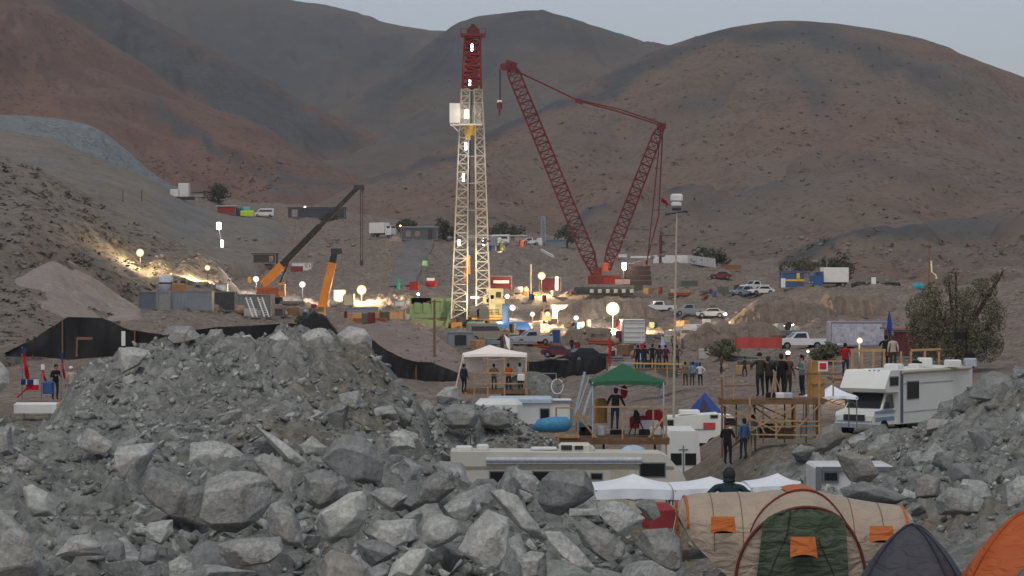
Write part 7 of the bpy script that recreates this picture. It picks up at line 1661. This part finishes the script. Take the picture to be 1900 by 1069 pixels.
for k, (m, y0, y1, xx) in enumerate(((M_white, 704, 714, 0), (FR, 714, 724, 0), (FB, 704, 714, -9))):
    b = MB(); b.grid(lambda u, v: at(48 + xx + 24 * u, y0 + (y1 - y0) * v, YF - .3) + Vector((0, .08 * math.sin(u * 6), 0)), 6, 3); part('stripe', b, m, t)
b = MB(); b.bar(at(32, 738, YF - .5), at(48, 722, YF - .5), .16, .05); part('sash', b, FR, t)
b = MB(); b.cham(at(91, 719, YF), (.52, .5, .6), .08); solo('blue_barrel', b, C('barrel_blue', 36, 78, 132, rough=.45), 'blue plastic barrel standing between the flags', 'barrel')
wb = thing('market_table', 'long white covered table with an orange end below the flags at the left edge', 'table', at(82, 772, YF - .8))
b = MB(); b.cham(at(75, 756, YF - .8), (2.3, 1.0, .5), .1); part('tabletop', b, M_white, wb)
b = MB(); b.cham(at(116, 754, YF - .85), (.6, .9, .42), .1); part('orange_end', b, C('orange_cloth', 214, 130, 40), wb)
for px in (45, 92, 124): b = MB(); post(b, px, 762, 776, YF - 1.0, .07); part('leg', b, M_metal, wb)
b = MB(); b.loft([[at(28 + 30 * i, 745 - i * 2, YF + k) for i in range(5)] for k in (-.9, .8)], closed=False); solo('dark_awning', b, cloth('dark_awning', 60, 66, 74), 'dark sheet stretched behind the white covered table under the flags', 'sheet')
person('person in a dark shirt standing between the short flag and the blue barrel', 102, 742, YF + .6, 30, 'hold', BLK, OLV, ('hair', (28, 24, 24)), .95)
person('person with a white cap right of the flags at the left edge', 134, 748, YF + .3, 200, 'down', C('cloth_pale', 176, 170, 158), OLV, ('cap', (215, 220, 225)), .98)
b = MB(); post(b, 229, 618, 642, 80, .1); b.box(at(229, 628, 79.9), (.13, .06, .5)); solo('white_marker', b, M_white, 'white marker post behind the big pale slab on the middle heap', 'post')
b = MB(); rail(b, (142, 628, 185), (172, 628, 185), .2); rail(b, (143, 628, 185), (142, 662, 185), .12); solo('timber_prop', b, M_wood2, 'timber prop frame in front of the left shade net', 'frame')
# ------------------------------------------------------------------ small clutter of the drill yard and the terraces
rg_ = random.Random(31)
CL = []
def proto_crate():
    b = MB(); b.cham((0, 0, .45), (1.2, .9, .9), .05); 
    for z in (.12, .45, .78): b.box((0, -.465, z), (1.24, .04, .1))
    return b
def proto_drum():
    b = MB(); b.tube([(0, 0, 0), (0, 0, .3), (0, 0, .31), (0, 0, .6), (0, 0, .61), (0, 0, .9)], [.3, .3, .315, .3, .315, .3], 12); return b
def proto_pipes():
    b = MB()
    for k in range(7): b.tube([(-2.2, (k % 4) * .24 - .36 + .12 * (k // 4), .12 + .2 * (k // 4)), (2.2, (k % 4) * .24 - .36 + .12 * (k // 4), .12 + .2 * (k // 4))], .11, 8)
    return b
def proto_sack():
    b = MB(); b.sphere((0, 0, .35), (.55, .45, .42), 12, 8); b.sphere((.3, .1, .62), (.2, .2, .18), 8, 6); return b
KIND = {'supply_crate': (proto_crate, [M_wood2, M_steelbox, C('tan_crate', 176, 140, 100, dirt=.3), C('olive_crate', 92, 98, 80, dirt=.3), C('chalk_crate', 170, 168, 160, dirt=.3)], 'crate', 'dusty supply crate set down among the gear of the lit drill yard', 'crates of the drill yard'),
        'oil_drum': (proto_drum, [M_blue, M_rust, M_dark, M_maroon], 'drum', 'oil drum standing about in or near the drill yard', 'drums of the drill yard'),
        'pipe_stack': (proto_pipes, [M_metal, M_rust], 'pipes', 'low stack of drill pipes lying in or near the drill yard', 'pipe stacks of the drill yard'),
        'supply_sack': (proto_sack, [C('sack_pale', 176, 170, 158), C('sack_tan', 150, 128, 100)], 'sack', 'bulging supply sack dropped in or near the drill yard', 'sacks of the drill yard')}
MESH = {}
for nm, (fn, mts, cat, lab, grp) in KIND.items():
    for k, m in enumerate(mts):
        b = fn(); me = bpy.data.meshes.new(nm); me.from_pydata(b.v, [], b.f); me.materials.append(m); me.update(); MESH.setdefault(nm, []).append(me)
SPOTS = [(rg_.uniform(640, 760), rg_.uniform(588, 600)) for _ in range(14)] + [(rg_.uniform(930, 1150), rg_.uniform(604, 640)) for _ in range(26)] + [(rg_.uniform(1200, 1520), rg_.uniform(604, 640)) for _ in range(20)] + [(rg_.uniform(440, 640), rg_.uniform(560, 596)) for _ in range(16)] + [(rg_.uniform(930, 1090), rg_.uniform(540, 560)) for _ in range(10)] + [(rg_.uniform(1180, 1420), rg_.uniform(540, 552)) for _ in range(14)] + [(rg_.uniform(880, 1010), rg_.uniform(620, 652)) for _ in range(14)] + [(rg_.uniform(1000, 1420), rg_.uniform(645, 705)) for _ in range(22)] + [(rg_.uniform(900, 1000), rg_.uniform(452, 470)) for _ in range(6)]
for px, py in SPOTS:
    nm = rg_.choice(['supply_crate'] * 4 + ['oil_drum'] * 3 + ['pipe_stack'] * 2 + ['supply_sack'] * 2)
    Y = snapY(px, py, 320, .6, 1.35)
    o = bpy.data.objects.new(nm, rg_.choice(MESH[nm])); COL.objects.link(o); o.location = at(px, py, Y); o.rotation_euler = (0, 0, rg_.uniform(0, 6.28)); s = rg_.uniform(.8, 1.5); o.scale = (s,) * 3
    o['label'] = KIND[nm][3]; o['category'] = KIND[nm][2]; o['group'] = KIND[nm][4]
# loose rocks on the far banks
def far_stones(n):
    rs = np.random.RandomState(8); V = []; Fc = []; off = 0
    me = [(np.array([v.co[:] for v in p.vertices]), [tuple(f.vertices) for f in p.polygons]) for p in PROTO[:1]]
    ico = bmesh.new(); bmesh.ops.create_icosphere(ico, subdivisions=1, radius=.5); iv = np.array([v.co[:] for v in ico.verts]); ifc = np.array([[v.index for v in f.verts] for f in ico.faces]); ico.free()
    c = 0
    while c < n:
        px, py = rs.uniform(0, 1900), rs.uniform(440, 745); Y = snapY(px, py, 280, .55, 1.8)
        c += 1
        if vnoise(px / 45.0, py / 18.0) < -.02: continue
        p = at(px, py, Y); s = (.15 + .75 * rs.rand() ** 3) * Y / 300
        M = np.diag([1, .8, .6]) * s; j = 1 + .35 * (rs.rand(len(iv), 1) - .5)
        V.append((iv * j) @ M + np.array(p)); Fc.append(ifc + off); off += len(iv)
    structure('bank_stones', np.concatenate(V), np.concatenate(Fc), earth('bank_stone', ((.17, .15, .13), (.26, .235, .21)), None, None, (.4, 1, 4), None, .3, .05), None, smooth=False, kind='stuff')
far_stones(7500)

# workers and onlookers scattered over the yard
for k, (px, py, lab, top) in enumerate([(1062, 655, 'walker in a dark coat between the dark red car and the flag pole', BLK), (1338, 694, 'walker in brown on the bare slope left of the camera platform, upper one', BRN), (1300, 716, 'walker in white on the bare slope behind the blue tent', WHC), (1382, 700, 'walker in olive on the bare slope just left of the camera crew', OLV), (905, 590, 'driller in an orange vest on the floor of the rig', ORG), (846, 590, 'driller in dark blue beside the left rig leg', NAVY), (640, 590, 'worker in grey behind the summit boulder near the grey tank skid', GRY), (1250, 652, 'walker in khaki beside the foot of the cream fronted truck', KHK)]):
    person(lab, px, py, snapY(px, py, 240 if py > 640 else 325, .6, 1.4), 30 + 70 * k, ('down', 'hold', 'hips', 'rail')[k % 4], top, JEAN if k % 2 else BLK, ('helmet', (200, 190, 120)) if py < 640 else ('hair', (36, 30, 28)), 1.02, 1.05, .14 * (k % 2))
# more parked vehicles of the camp
vehicle('pickup', 'silver pickup parked behind the white pop-up canopy, below the blue tank', 985, 640, 285, 200, C('silver_car', 165, 168, 170))
vehicle('van', 'pale van standing between the grey hut and the blue tank', 905, 634, 300, 10, C('sand_van', 150, 142, 124, dirt=.2), 'parked_van')
vehicle('car', 'dark car on the slope right of the steel gate', 1090, 672, 250, 20, C('dark_car', 40, 44, 50))
vehicle('truck', 'truck with a brown cab at the left of the dark earth wall', 1032, 600, 330, 190, C('brown_cab', 110, 84, 64), scale=.85)
# ------------------------------------------------------------------ evening haze in the valley
def build_haze(density):
    b = MB(); b.box((0, 2300, 440), (9200, 4800, 920)); o = link_mesh('haze', b.v, b.f, [])
    m = bpy.data.materials.new('haze'); m.use_nodes = True; N = m.node_tree.nodes; L = m.node_tree.links
    N.remove(N['Principled BSDF']); v = N.new('ShaderNodeVolumePrincipled'); v.inputs['Color'].default_value = (.80, .84, .92, 1); v.inputs['Density'].default_value = density; v.inputs['Anisotropy'].default_value = .0
    L.new(v.outputs['Volume'], N['Material Output'].inputs['Volume']); o.data.materials.append(m); o['kind'] = 'stuff'
    return o
build_haze(.0001)
